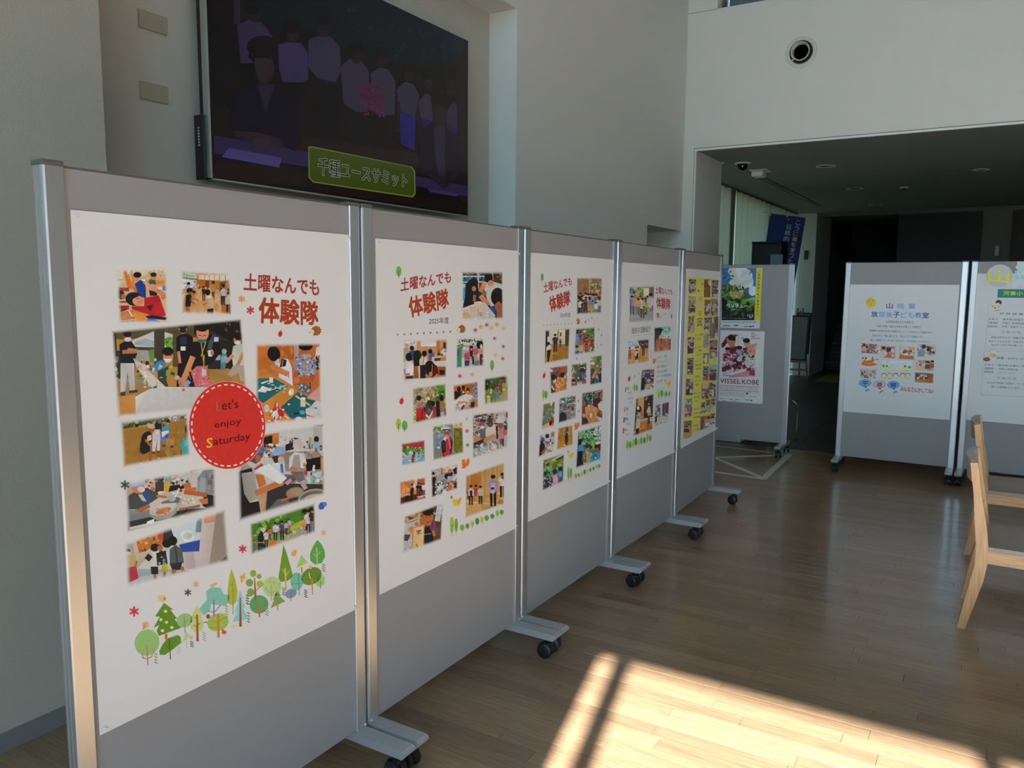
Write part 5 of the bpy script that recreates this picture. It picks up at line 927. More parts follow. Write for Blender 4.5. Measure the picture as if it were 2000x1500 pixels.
photo(p2, [(190, 625), (585, 560), (590, 935), (195, 1010)], '''r 100 500 700 1100 7c9aa8
p 185,620 590,555 590,650 185,660 4a3c34; l 200 620 590 570 14 b8b4b0; p 190,660 590,600 590,690 190,715 9a2838; p 190,710 590,690 590,780 400,790 200,860 4f7430; n 195 690 420 860 40 10 34 3a5e20,6a9a3c,88aa5a,2a4818; p 200,870 400,790 390,830 220,880 a8a48c; n 420 690 590 800 24 6 20 c0c4c8,3a3c44,6a8aa0; p 530,780 590,740 590,930 510,930 6a8a3c; n 510 760 590 920 20 8 24 88a850,4a6a28
p 190,900 590,850 590,1000 195,1010 6f92b8; n 200 780 530 980 30 14 40 8aa8bc,9ab4c4,6a88a0; e 400 790 18 24 2a1f20; p 370,810 415,810 415,930 380,960 360,930 5a2c38; n 365 820 415 960 10 6 18 8a3a44,c0b8b8,3a2428''')
photo(p2, [(695, 340), (1200, 265), (1215, 795), (705, 930)], '''r 600 200 1300 1000 64758a
p 690,340 870,320 870,420 690,440 4c6a30; n 690 340 900 460 40 8 26 5a8034,88a060,b8bca4,3a5824; p 1030,290 1210,270 1200,390 1030,400 b49a78; n 1030 270 1210 390 24 8 30 c4b094,9a805c; p 1020,390 1210,380 1220,790 1040,830 5f5e24; n 1040 400 1210 780 40 16 50 6a6a2c,526020,7a6a34,4f5a1c; n 700 460 870 900 34 20 60 5a6c80,7488a0,8298ac,6a7470; p 700,780 870,700 880,900 710,930 6a6c64
l 1035 330 1040 790 10 a89a84; p 850,590 920,510 1000,530 1030,600 1000,850 880,870 850,760 1c1d24; p 850,590 910,510 930,560 900,620 b4b8bc; p 930,540 1000,530 1005,700 930,800 900,660 a02438; l 960 520 990 720 14 c08490; e 935 440 52 62 8a4e34; e 935 395 62 40 b8b8c0; p 865,430 880,400 990,400 1000,440 940,420 3a3438; l 920 490 950 560 36 b87460; p 870,790 990,740 1000,830 900,850 a82434; e 880 660 40 90 2a2c36; e 800 700 24 16 c0c4c4; p 1000,810 1070,790 1060,850 1010,860 4a74c0''')
for a in ((1265, 432, 36, 'a82c3c'), (1275, 660, 34, '3f6a48')): orn(p2, star, *a)
orn(p2, lambda o: o.run('e 1258 240 16 22 8aa0b8; l 1268 240 1285 190 8 8aa0b8'))
photo(p2, [(1345, 140), (1940, 80), (1925, 710), (1350, 890)], '''r 1200 0 2100 1000 8a8886
p 1340,150 1940,80 1940,300 1340,320 a09c9c; p 1390,180 1590,140 1590,180 1420,210 3a3230; n 1345 200 1500 520 70 8 30 8a3a3c,2a2c30,c0c0c4,7a6a60,4a5058; n 1500 150 1760 320 40 10 34 2a2a2e,b8bcc0,8a6a50,5a5e64; p 1660,140 1700,130 1700,260 1670,260 8a6a44
p 1340,560 1480,500 1560,530 1370,640 a8703c; p 1340,640 1540,550 1560,600 1420,710 24282a; p 1345,680 1500,740 1440,860 1350,890 8a8e94; n 1345 640 1540 880 30 12 44 6a6e74,b4b8c0,3a3e44,9aa0a8; p 1500,700 1920,640 1920,720 1500,830 9a9ea8; n 1520 660 1900 800 20 14 50 b4b8c4,8a8e98
p 1460,420 1540,370 1600,390 1610,560 1480,550 4c5660; e 1510 330 44 66 8a4a30; p 1460,280 1480,230 1560,240 1560,290 24344e; e 1510 370 36 26 c0bcbc; p 1560,400 1640,330 1720,320 1740,500 1660,540 1560,520 b0aca8; e 1640 310 50 60 5a3a2c; p 1580,270 1620,200 1680,230 1670,290 24365a; l 1720 490 1570 560 50 b07248; e 1560 590 34 40 b07248; p 1730,360 1760,340 1770,560 1740,560 1c2028
p 1750,440 1850,330 1870,420 1860,560 1800,570 a87078; e 1810 330 50 60 8a4c34; p 1720,290 1770,190 1850,170 1890,230 1880,300 1760,300 b0b4b8; p 1790,560 1870,550 1850,650 1800,650 8a4830; p 1860,280 1940,230 1935,410 1870,420 3c444e; n 1860 250 1935 410 14 8 30 9aa0a8,2a3038; e 1915 170 24 50 7a3c24; e 1890 450 44 40 a8603c; p 1870,520 1940,480 1920,710 1850,700 9aa4b4; l 1850 560 1850 680 20 1a1a20
e 1700 680 95 105 b0aeac; e 1700 675 82 92 7c7876; e 1695 690 55 60 a8a29c; e 1700 730 44 30 b89c84; l 1640 600 1760 760 12 c8c8c8; e 1550 650 34 40 6a6a6c; p 1600,770 1700,800 1790,740 1780,770 1700,830 1620,800 3a3838''')
orn(p2, squirrel, 1165, 875, 145, 170)
p2.crop(760, 890, 7.5)
photo(p2, [(145, 370), (535, 300), (540, 640), (150, 740)], '''r 100 200 700 800 a8683a
n 150 330 400 580 14 40 110 b07040,a06234,b87a48; l 240 370 240 590 5 7a4824; p 390,330 540,300 540,420 390,440 98522a; p 360,340 410,330 400,500 370,510 b8b0ac; p 150,610 540,560 540,640 150,740 8a5040; p 150,620 400,560 400,640 160,710 4a2018; p 230,590 290,580 290,660 230,670 1c1618; p 210,575 300,555 300,570 215,590 9aa0a4; e 290 540 26 14 3a7a3a
p 305,500 340,450 360,480 350,590 310,590 1c1a20; e 335 430 20 24 201614; e 335 450 16 18 a86a48; p 300,590 345,590 340,700 330,700 325,620 312,700 302,700 16141a; r 350 410 375 470 b8b4b8
f 425 390 230 17171c 141418; f 460 400 220 1c1c22 17171c; f 505 400 190 b0b4bc 24242c; p 400,600 540,570 540,600 430,620 b4a8a0; r 500 590 540 620 5a2c20''')
photo(p2, [(605, 195), (1005, 100), (1000, 490), (615, 630)], '''r 500 0 1100 700 7c7674
p 600,190 770,150 770,300 610,310 988e90; n 610 160 760 290 16 14 44 a89ea0,8a7e80,b4acae; r 760 150 780 270 5a4a44; p 780,150 1000,110 1000,220 780,250 b0a090; n 780 120 1000 230 16 14 44 c0b4a8,a08c7c,b8b4b4; p 610,310 820,260 820,340 640,400 8a8486
p 605,330 660,300 690,330 660,440 610,440 16161a; e 640 265 26 30 1c1614; e 645 295 18 16 b8a49a; p 605,440 680,430 690,600 620,630 1a181c; e 620 460 24 30 8a3a38
p 690,410 800,360 840,380 720,470 3a3c40; p 700,440 780,420 800,480 720,520 b4b8bc; p 680,540 840,430 850,470 700,580 8a8c90; n 670 380 850 590 40 8 30 2a2c30,b8bcc0,5a5c62; p 770,530 830,480 845,540 790,570 c0c4c8
e 845 300 40 42 16120f; p 850,310 900,270 960,280 960,370 850,380 8e94ac; e 890 225 34 34 b8683a; p 850,260 930,240 920,300 870,300 2a2434; p 930,200 1000,160 1000,280 950,260 17141a; l 930 360 1000 270 36 b8bcc0; p 820,410 900,360 990,370 990,480 870,530 8a5c48; n 830 390 990 520 34 8 26 b4b8c0,a86a48,3a3c44,c09070; p 950,400 1000,380 1000,490 950,470 241a1c''')
photo(p2, [(1110, 280), (1690, 80), (1685, 720), (1105, 930)], '''r 1000 0 1800 1000 a8824c
p 1110,280 1200,250 1200,570 1110,580 9a7644; p 1200,230 1340,210 1340,560 1200,570 a0682a; p 1340,200 1690,80 1690,560 1340,560 ae8a54; l 1200 220 1200 560 6 6a4a24; l 1405 190 1400 560 6 7a5a30; l 1515 150 1510 540 6 7a5a30; l 1580 120 1580 530 6 7a5a30; l 1340 200 1340 560 5 7a5a30
p 1110,590 1690,550 1690,720 1105,930 a07a48; n 1110 620 1680 860 26 40 140 aa8450,987040,b08c5a; l 1130 670 1690 725 8 c4b49a; l 1110 610 1690 570 5 8a6436; n 1340 540 1690 590 8 14 40 b8a888,9a8460
f 1155 490 150 1c1a1c 16161a; f 1195 430 290 a8aca8 16161a; p 1180,510 1215,510 1215,600 1180,600 17171c; p 1240,480 1290,470 1290,590 1245,590 a03038; e 1268 440 20 20 241816; f 1335 440 270 a8aca4 1c1a1e; e 1365 430 16 20 b8785c
f 1520 280 460 7c7ea0 17171c; p 1480,400 1550,400 1550,480 1490,490 a8a0c4; e 1512 480 28 20 2a2a3a; p 1475,500 1550,490 1545,550 1480,550 a8a4b4; f 1655 250 360 b0b4b4 141418; p 1640,310 1680,300 1675,340 1645,340 1c2a2a''')
orn(p2, bird, 895, 590, 165, 155)
photo(p2, [(215, 880), (800, 665), (765, 1240), (180, 1450)], '''r 100 600 900 1500 6a4428
p 220,880 640,740 640,960 440,1020 230,960 8a6034; n 230 780 520 950 34 14 50 a07440,6a4824,b08850,54381c; p 640,740 800,670 770,1240 640,1260 4a3426; n 650 700 780 900 30 10 34 5a4234,a8acb0,8a8e94,2a221e; l 750 680 700 960 80 a8b0b4; n 700 690 770 960 26 8 22 c4ccd0,7a94a4,9aa4a8; p 690,1050 770,1000 760,1230 650,1250 5c3c22
p 220,980 430,890 450,1000 300,1120 190,1150 a8aaae; l 250 990 420 930 10 4a4c50; p 180,1150 340,1080 320,1400 180,1450 a4a8ac; n 190 1100 330 1430 40 6 18 6a6e74,c4c8cc,8a8e94; p 180,1240 215,1155 310,1155 265,1250 3c2426; p 190,1230 225,1165 290,1165 255,1235 5a3034
p 500,1060 580,1030 640,1100 640,1270 560,1320 500,1240 15171e; e 565 900 80 125 a05a34; p 510,850 520,790 600,745 650,790 640,860 1b1411; e 560 820 80 60 1d1512; l 530 905 545 900 10 3a1c14; l 590 890 610 885 10 3a1c14; l 540 985 590 970 12 6a2a20; e 325 1085 50 44 b06a40; e 400 1000 30 30 b06a40
p 590,1060 620,950 660,930 690,1080 660,1180 620,1120 7a3c44; p 600,1050 630,940 650,940 640,1060 3a3a6a; e 690 1085 28 28 2c4a80; l 640 1090 660 1180 40 a05a38; p 350,1040 515,1000 500,1340 320,1410 b89468; p 360,1060 500,1030 490,1320 340,1380 c4a274; l 395 1105 465 1095 16 24366a; l 430 1100 425 1160 14 24366a; l 415 1120 400 1150 10 24366a; l 440 1120 465 1145 10 24366a; l 460 1160 610 1140 6 c0b084; l 400 1290 410 1350 16 4f8a4a; l 385 1300 425 1330 12 4f8a4a; l 430 1180 425 1250 10 8ab0a4''')
for a in ((918, 888, 62, 295, '8aa83a'), (980, 915, 52, 240, '5f9450'), (1068, 1005, 72, 110, '7a9e38'), (1145, 990, 58, 92, '4f8a48'), (1217, 945, 56, 108, 'a4ac30'), (1288, 910, 62, 118, '2f7a50'), (1357, 890, 50, 106, 'b8b030'), (1427, 872, 70, 95, '549440'), (1510, 850, 64, 84, '3a8454'), (1582, 795, 54, 104, '8aa83a'), (1647, 790, 60, 86, '4f8f48')): orn(p2, leaf, *a, name='tree_motif')
# ------------------------------------------------------------------ third poster
p3 = poster('activity_poster', 'white poster of soft-edged photos marked 2024 on the middle display stand', 'poster', ROW[2], [(1036, 492), (1199, 508), (1188, 941), (1027, 1023)], 0.0022, 'a8abb4', 0.006, 'white activity posters on the row')
p3.crop(1040, 520, 7.5)
pr = Print(p3); letter(pr, '土曜なんでも', (155, 245), (570, 150), (573, 275), (165, 390), '842a26', 0.03); pr.done('headline')
pr = Print(p3); letter(pr, '体験隊', (233, 452), (545, 350), (550, 560), (266, 675), '8a2e1e', 0.04); pr.done('headline')
pr = Print(p3); letter(pr, '2024年度', (402, 682), (552, 678), (552, 748), (402, 752), '3a3c44', 0.006); pr.done('year_line')
orn(p3, leaf, 140, 105, 42, 130, '4f8a44'); orn(p3, dotline, 160, 868, 575, 835, 9, 6, name='dotted_line'); orn(p3, hedgehog, 628, 765, 64, 85)
for a in ((775, 815, 14, '7a3a44', 22), (820, 785, 14, 'c0805a', 22), (868, 760, 12, '4a5a58', 20), (905, 795, 12, 'c0906a', 20), (950, 760, 13, 'b8845a', 22), (1003, 805, 12, 'b89a7a', 20), (968, 925, 11, '8a3048', 24), (1010, 1010, 11, '6a3450', 24), (950, 1185, 11, 'c0a07a', 24), (1005, 1150, 11, '6a3448', 22), (645, 1355, 13, 'a04038', 22), (722, 1340, 10, 'c0a07a', 26)): orn(p3, star, *a)
photo(p3, [(645, 155), (1020, 160), (1008, 695), (640, 715)], '''r 500 0 1200 900 7a5a44
n 650 160 1015 400 30 10 60 8a4e34,7a6a54,96603c,6a4a38,a0805a; p 690,230 720,240 740,350 700,340 5f7044; n 850 240 1000 380 30 10 34 5a7a4a,8a9a84,3f5a34,a8a898; l 830 170 835 400 10 9a9a94; r 640 640 1010 715 5a5450
b 660 450 22 8a8a74; b 700 410 22 2a2a30; b 735 450 24 3a3e44; b 775 410 22 b0b0b4; b 810 420 22 aab4bc; b 845 420 22 8a9aa8; b 890 430 26 3a9ac4; b 930 430 22 5a6a90; b 970 470 24 a8a88a; b 690 480 24 26262e; b 780 470 24 30323c; b 835 470 24 b07068
f 665 500 210 4a4a3c 20222a; f 700 480 230 c0b4a4 1c1e28; f 735 500 210 24262c 3a4048; f 775 480 220 26283a 1c1c28; f 835 470 230 9a5a70 b08a3a; f 875 500 200 3a8aa8 c08a4a; f 925 520 200 b8bcc0 2a8a80; f 975 470 200 a8a890 5a5a94; n 640 650 1000 715 34 8 18 1c1c24,c0bcb8,6a6460''')
photo(p3, [(180, 925), (550, 900), (530, 1370), (170, 1440)], '''r 100 800 700 1500 7c5c30
p 180,920 250,910 245,1150 180,1180 2a2018; r 240 930 480 1160 b0aa9a; p 250,960 360,930 360,1150 250,1150 c0bcb0; p 480,900 550,895 540,1180 475,1180 3a3a26; l 375 920 365 1150 14 4a4434; l 250 1145 480 1150 10 3a3430; r 400 970 420 1030 2a2a2c; p 180,1180 540,1170 530,1370 170,1440 86652c; n 190 1190 530 1400 20 30 90 8e6a30,7a5a26,98763c
p 180,990 215,1040 210,1160 195,1330 175,1330 1c1c2a; r 218 1030 240 1120 b8bcc0; f 330 990 270 2a2626 3a2a24; l 320 1080 312 1260 26 33231c; l 305 1300 318 1320 18 1a1612; f 405 1060 130 33352f 26241f; p 200,1190 250,1150 280,1190 260,1230 210,1240 a8a4ac; e 230 1130 22 24 1a1512; p 215,1230 270,1220 235,1400 210,1390 17151a; l 200 1200 205 1380 8 a88a60''')
photo(p3, [(630, 905), (915, 880), (910, 1260), (605, 1310)], '''r 500 800 1000 1400 5c6a44
n 630 890 920 1100 60 12 44 3f6a34,2a4c24,6a8a54,546a3c; n 620 1180 910 1300 30 12 44 a89a8c,8a7a70,6a6258
f 655 960 240 5a7ab0 6a7a9a; f 700 960 210 3a4a98 8a5a34; f 760 940 200 8a2c54 5a2c44; e 758 950 18 16 c0b49a; f 785 1040 220 9a2038 7a1c34; f 865 1030 200 8a2430 24202c; f 785 1140 160 8a3048 6a2434; b 640 1190 28 8a8e98; p 620,1250 680,1230 670,1305 620,1305 2a4a94; e 660 940 28 16 2a2424; p 690,1160 740,1150 740,1240 700,1250 a88a6a; n 830 1160 910 1280 20 8 26 b0a49c,4a3a34,8a7264''')
p3.crop(1040, 690, 8.331)
photo(p3, [(275, 215), (575, 180), (560, 605), (290, 675)], '''r 200 100 700 800 6a3c28
n 280 190 570 400 60 10 40 2a2224,b0a49c,5a2c24,2c4a7c,8a4a34,1c1a1c; p 440,190 575,180 575,300 450,300 8a4e28; e 420 200 26 24 2c54a0; p 275,460 310,440 320,520 285,540 1c6a6a; e 340 390 44 50 221614; e 490 360 40 50 17110f; p 510,350 550,370 540,470 510,430 b0a0a4; p 330,450 380,410 380,480 340,490 b8b8b8; p 400,400 500,390 560,600 430,650 360,600 a8744a; n 380 400 550 620 30 10 40 b8845a,8a5430,c49a74,9a6038; p 290,560 340,560 360,640 320,670 17181e; l 310 530 345 600 22 b8bcc0; l 350 600 390 550 30 a85a38; l 500 560 555 590 30 a85a38''')
photo(p3, [(630, 170), (885, 140), (880, 505), (620, 560)], '''r 500 100 1000 700 4a4a3c
n 630 140 890 260 44 10 34 5a7034,7a8a54,b8b49a,3a4a24; n 630 240 880 420 70 8 28 2a2a30,b0a89c,5a4438,c4bcb0,3a4a44; b 800 220 22 22242c; p 750,350 830,330 830,430 770,440 2a3a54; p 795,330 830,325 820,420 800,420 2c68b8; e 855 350 18 24 8a5a3c; p 815,440 885,425 880,505 820,515 b83a44; e 860 410 16 14 c8c4c4; n 630 350 700 520 26 10 30 8a5a48,2a2422,a88a74; b 665 460 34 6a2c24; e 650 540 30 26 c04a44; p 720,470 810,455 800,530 720,545 a0a8b8; l 730 480 800 470 8 4a5a74''')
photo(p3, [(935, 45), (1130, 20), (1125, 490), (930, 525)], '''r 900 0 1200 600 5c6a50
n 935 30 1130 180 60 8 34 3a7a34,b0b4b4,2a5a24,6a8a5a,8a8a84; p 1040,40 1100,30 1100,160 1040,160 2f6a24; n 1040 140 1130 420 40 8 34 2c2a2c,a8a4a4,7a5040,4a4c50; e 1085 180 28 34 8a5238; p 935,270 980,240 1020,280 1000,380 960,420 935,420 34403a; e 975 200 34 44 a0603e; e 975 165 36 26 c4b8a8; l 1040 280 970 400 34 b07450; e 1025 430 40 34 24489c; p 935,430 1000,410 1000,500 935,520 1f1c1c; p 1060,360 1125,340 1125,470 1080,480 24262a; n 935 430 1120 520 16 8 26 5a6a3a,2a2a2c,8a8a80''')
orn(p3, berry, 187, 365, 22, 46); 
for a in ((175, 585, 40, 185, '7a9a3c'), (217, 610, 56, 150, '4a9044')): orn(p3, leaf, *a)
photo(p3, [(170, 815), (370, 770), (350, 1190), (140, 1260)], '''r 100 700 400 1300 4c5a50
p 165,810 300,790 290,900 160,960 5a5a28; p 330,780 370,770 365,880 320,880 7a4a34; p 300,790 335,780 310,850 280,860 b0b8b0; n 160 900 360 1130 60 8 30 5a6a60,6f8074,3f4c44,7a8a84; n 240 1010 300 1100 12 6 18 a86a84,2a2a34; p 320,1020 370,960 370,1050 330,1050 b89a90; n 320 940 370 1050 8 8 16 2a2a2c; p 140,1200 270,1110 330,1190 140,1260 b4906c; e 310 1120 46 50 6a2c20 20; p 280,1130 350,1130 340,1200 300,1190 b05a44; e 290 1140 20 34 1f1412''')
photo(p3, [(430, 715), (710, 665), (705, 1065), (415, 1150)], '''r 300 600 800 1200 5a646a
n 430 680 600 860 60 10 34 3a5a44,5f8a6a,2c4434,88a48c; n 600 680 710 840 34 8 26 b4b0b0,2c2a2e,6a6a6e,a87a74; e 490 790 20 20 c4c0c0; p 470,820 520,800 510,900 470,900 5a6a84; e 545 850 40 44 2a6cb0; n 460 840 600 960 26 8 24 8a4a44,b08a7a,2a2a34; p 425,1000 480,950 545,990 550,1110 420,1145 1d212a; p 560,930 700,850 705,1060 640,1070 570,1000 8a8a94; e 645 960 75 62 6a665c -20; e 655 950 50 44 8a887c -20; e 650 900 24 34 4a3428''')
for a in ((745, 775, 14, '8a3a34', 22), (755, 945, 14, '3a4a50', 20), (757, 615, 8, '8a9aa8', 24)): orn(p3, star, *a)
photo(p3, [(800, 635), (1150, 570), (1140, 1110), (785, 1195)], '''r 700 500 1250 1300 5a3c2c
p 820,630 1110,590 1110,720 850,840 2c3434; l 835 700 1110 615 10 b0aa9c; l 835 640 850 840 12 a89c88; l 970 620 975 820 10 a89c88; n 840 640 1100 820 50 10 36 1c6a6a,2a2420,7a4a2c,2f8a88,3a3a3c; p 800,650 830,640 850,850 800,860 6a4a38; n 1100 580 1150 750 14 10 30 8a6a50,5a4030
p 980,760 1100,710 1110,820 1050,900 990,860 3a1a16; p 1060,830 1120,770 1150,800 1145,950 1080,950 a8b0b0; l 1050 910 1140 980 44 a84e34; e 950 840 26 34 2c54b0; e 915 855 20 18 c8c8c8; p 850,880 960,840 1060,900 1040,1010 1070,1090 920,1140 860,1000 b07844; n 860 880 1060 1100 24 10 40 b88854,a06c38,8a7a70,c49a6a; e 950 1010 16 44 c8ccd4; p 1030,1020 1150,1060 1140,1110 1070,1090 9a9cc0; p 800,910 860,940 850,1040 810,1040 7a2c24; e 830 1010 24 30 c4887a; p 790,1060 880,1050 900,1150 790,1190 3c2422''')
orn(p3, squirrel, 672, 1118, 90, 130)
p3.crop(1040, 820, 10)
photo(p3, [(135, 290), (440, 200), (435, 610), (110, 745)], '''r 50 100 600 900 7c7880
p 140,290 440,205 440,420 300,440 a09cac; r 360 220 430 330 8a6060; p 150,300 180,290 175,330 150,330 7a5a50; p 130,500 180,430 240,480 230,640 110,745 17181c; e 200 380 34 44 2c4c94; e 180 430 28 36 3a1f18; p 160,640 250,540 270,560 190,680 8a3c30; e 285 310 36 60 1c1412; e 285 255 34 16 c4c0c4; p 240,440 320,400 350,450 300,560 6a5648; p 270,360 330,350 340,410 290,420 b0b0b4; l 340 370 350 420 22 16161c; p 250,660 440,440 440,610 260,690 a8aca8; n 250 450 435 660 34 8 34 c0c4c8,2a2c30,8a8e94,b09a94,5a6a60''')
photo(p3, [(490, 150), (785, 85), (790, 500), (470, 600)], '''r 400 0 900 700 8e6a2c
n 480 100 790 590 24 40 120 96702e,86642a,9c7834; r 480 140 640 170 6a5a3a; f 660 110 340 8a7a74 3a2a24; p 640,110 690,105 700,230 640,240 4a3c38; l 665 250 665 440 40 2c221e; e 655 470 20 26 1c1a18; e 632 490 14 14 c4b8a0; l 632 220 622 320 24 6a5a5a''')
orn(p3, bird, 680, 605, 120, 155)
photo(p3, [(880, 220), (1345, 90), (1330, 780), (835, 960)], '''r 700 0 1500 1100 48604c
n 860 130 1345 560 160 12 54 3a6a44,2c4a34,6a9a74,88b098,a8c4b4,24362c,4f8a50; n 1200 150 1345 400 40 12 44 9ab4b4,7a9a98,c0d0cc; p 1100,160 1220,140 1200,220 1120,210 2a2420; l 1000 460 1060 500 16 c0c8b0; p 1140,400 1220,390 1190,560 1140,600 5f9a4a
p 870,400 930,370 950,480 870,500 15161c; p 880,540 920,480 970,490 1000,590 960,620 880,620 3a78c0; e 900 430 44 60 14131a; p 860,620 980,600 960,760 990,880 840,960 17171d; e 1090 520 75 50 33332a 20; l 1020 590 1110 560 40 8a7a5c; e 1270 450 55 36 b4b8b4; p 1210,500 1340,450 1330,590 1220,610 3c1a1e; p 1210,560 1280,540 1280,600 1220,600 a84044; n 990 610 1150 850 40 10 40 a89484,8a7464,b8a898,6a5a50; p 1040,680 1120,660 1130,850 1050,860 8a8a64; p 1120,840 1140,690 1250,620 1320,660 1310,760 2484a8; e 1215 720 34 60 1c5a74; e 1225 740 20 20 d0d4d8; l 1025 690 1030 840 20 3a3c44''')
photo(p3, [(200, 770), (625, 635), (600, 1215), (185, 1400)], '''r 100 500 700 1500 3a4a34
p 200,770 630,620 630,700 210,920 2c2420; l 240 860 620 670 24 b8aca0; l 230 830 600 660 10 a0948a; p 210,930 620,740 610,960 210,1080 5f7428; n 210 780 620 1010 60 14 54 6a8430,7a8e3c,4c5e24,8a9a4c; p 210,1060 610,880 600,1040 220,1150 3f6a68; n 220 930 600 1140 40 14 50 4c7a74,2f5450,5a8a78; n 200 1010 330 1200 30 12 40 1c3424,2a5a44,16241a
e 540 960 40 44 1c1a28; p 510,1000 590,980 600,1180 520,1200 3a4868; e 540 1060 30 60 5a86b0; e 430 1010 44 50 1c2430; p 390,1100 480,1050 500,1230 400,1260 a87c9c; e 440 1160 44 80 b48aa8; p 210,1190 290,1140 380,1200 360,1370 210,1400 26283a; n 200 1130 380 1390 34 10 34 1c1c28,5a4a60,a88a84,3a3a54,b0b0b8; e 400 1110 26 34 b08a74; n 380 1240 600 1320 20 10 34 b4b0b0,9a9490,6a5a5a''')
for a in ((700, 912, 50, 290, '7a9a34'), (750, 935, 44, 250, '4c8a44'), (845, 1045, 64, 110, '749a34'), (905, 1038, 44, 90, '5a8a40'), (963, 1000, 44, 112, 'a0a430'), (1017, 970, 48, 110, '2f7450'), (1070, 960, 36, 104, 'a8a43c'), (1128, 935, 54, 96, '54903c'), (1190, 915, 50, 82, '34805a'), (1252, 870, 46, 100, '84a040'), (1302, 865, 48, 84, '4a8c44')): orn(p3, leaf, *a, name='tree_motif')
# ------------------------------------------------------------------ fourth poster
p4 = poster('activity_poster', 'white poster with few photos and a block of text on the fourth display stand', 'poster', ROW[3], [(1215, 511), (1333, 522), (1318, 882), (1199, 938)], 0.0022, 'a2a8b2', 0.008, 'white activity posters on the row')
p4.crop(1205, 540, 8.336)
pr = Print(p4); letter(pr, '土曜なんでも', (625, 160), (905, 210), (906, 305), (626, 276), '7c2a30', 0.025); pr.done('headline')
pr = Print(p4); letter(pr, '体験隊', (640, 335), (868, 370), (866, 540), (643, 510), '82281f', 0.04); pr.done('headline')
pr = Print(p4); letter(pr, '過去の活動紹介', (235, 832), (548, 802), (548, 905), (237, 932), '30323a', 0.006); pr.done('subtitle')
orn(p4, dotline, 225, 968, 558, 935, 9, 5, name='dotted_line'); orn(p4, hedgehog, 632, 590, 55, 85)
for a in ((712, 665, 9, '4a5a68', 22), (748, 632, 9, 'b89078', 22), (790, 612, 9, '4a5068', 22), (820, 645, 8, 'a89a90', 20), (857, 612, 9, 'b09488', 22), (897, 555, 7, '8a9aa8', 20), (555, 1305, 8, '6a4a60', 20), (541, 1225, 7, '7a8a94', 18)): orn(p4, star, *a)
orn(p4, leaf, 884, 608, 26, 95, '4a7a44'); orn(p4, squirrel, 575, 1325, 62, 100)
photo(p4, [(195, 150), (610, 145), (590, 740), (190, 765)], '''r 100 50 700 900 8a8c90
n 200 150 340 290 40 8 30 4a5a70,9aa4b0,2c3440,6a7a8a; p 340,160 520,150 520,320 340,320 6a8a44; n 340 160 440 310 26 10 34 5a8a34,84a45c,3a6024; r 430 190 520 330 a8b0ac; p 520,145 610,145 595,600 520,560 5c4a4a; p 195,620 590,600 590,745 190,765 8a8e98; p 190,600 225,620 220,765 190,765 7a9a3c
f 240 310 310 3a6ab0 3a4a60; f 290 310 320 9a8a60 5a5a60; f 330 330 300 8a9a7a 6a6a70; f 380 310 330 b0a49c 5a5a68; f 410 340 340 a8acb4 3a3c48; f 350 360 250 b08a80 6a5a60; f 460 340 290 8ab03c 4a6a2c; f 490 310 280 3a3c3c 4f6a34; n 270 300 420 350 20 8 20 a0703c,8a5a34,b08a50; f 545 270 450 9a9cb0 7a8094; p 560,480 590,470 590,560 560,560 a84458; e 542 300 18 26 1c1820; n 420 480 520 620 16 10 26 7ab030,4f7a2c,2c3c24''')
photo(p4, [(605, 820), (885, 795), (875, 1215), (595, 1250)], '''r 500 700 1000 1400 8a5c4c
p 605,820 830,800 740,880 690,980 605,1010 1f1c1e; p 690,980 740,880 830,800 885,800 880,980 7aa0a0; n 740 820 885 960 30 10 36 4f9a80,7ab0a4,9ac0c4,3a7a64; p 690,970 880,950 880,1010 690,1020 c0bcbc; n 690 960 880 1030 20 8 20 8a4a3c,d0ccd0,6a5a5a; p 605,1010 880,1010 875,1215 595,1250 8e5a44; n 610 1050 870 1220 20 20 70 9a6450,84523e,a07060; f 660 890 140 2a2a2c 2a2a2c; f 615 980 180 2c2c34 1c1c24; f 720 990 120 6a3434 4a2c2c; f 865 1040 170 3a3434 2a2a30; p 605,900 640,880 660,1010 605,1020 2a2628''')
photo(p4, [(180, 1040), (520, 1005), (515, 1400), (165, 1455)], '''r 100 900 700 1600 a07850
p 180,1040 340,1020 370,1110 180,1170 7aa4c4; n 185 1040 350 1110 14 14 40 9abcd4,5a90bc; p 330,1030 525,1005 520,1160 390,1180 2a221e; p 180,1150 390,1120 390,1190 180,1200 b0b4bc; p 290,1140 360,1130 360,1170 290,1175 7a3a34; n 380 1080 520 1220 40 8 24 3a2c24,8a5a40,1c1814,6a4a3c; p 175,1200 520,1180 515,1400 165,1455 a87c50; n 180 1210 510 1420 20 20 70 b08458,9c7044; f 425 1080 210 3a2a28 1c1818; f 205 1150 200 b04a2c 4a3428; f 315 1190 190 b0b0b4 17171c; p 320,1250 345,1240 340,1330 310,1330 17171c; p 300,1360 345,1350 335,1430 290,1430 b4949c''')
p4.crop(1205, 700, 7.896)
photo(p4, [(375, 165), (580, 150), (565, 470), (355, 515)], '''r 300 50 700 700 5a5450
n 380 150 580 320 50 10 34 7a4a3c,2a4a7a,a89a94,1c1a1c,5a6a74,8a7a70; p 360,330 420,280 450,400 400,510 355,515 1c1c20; b 470 200 26 2a3a74; b 550 280 28 6a1c34; p 500,370 565,350 560,430 490,410 3a7a5a; e 490 340 30 24 a87a80; p 430,400 540,390 560,470 420,490 9a9490; n 430 390 560 480 20 8 26 b0a898,8a7a6c,6a5a54''')
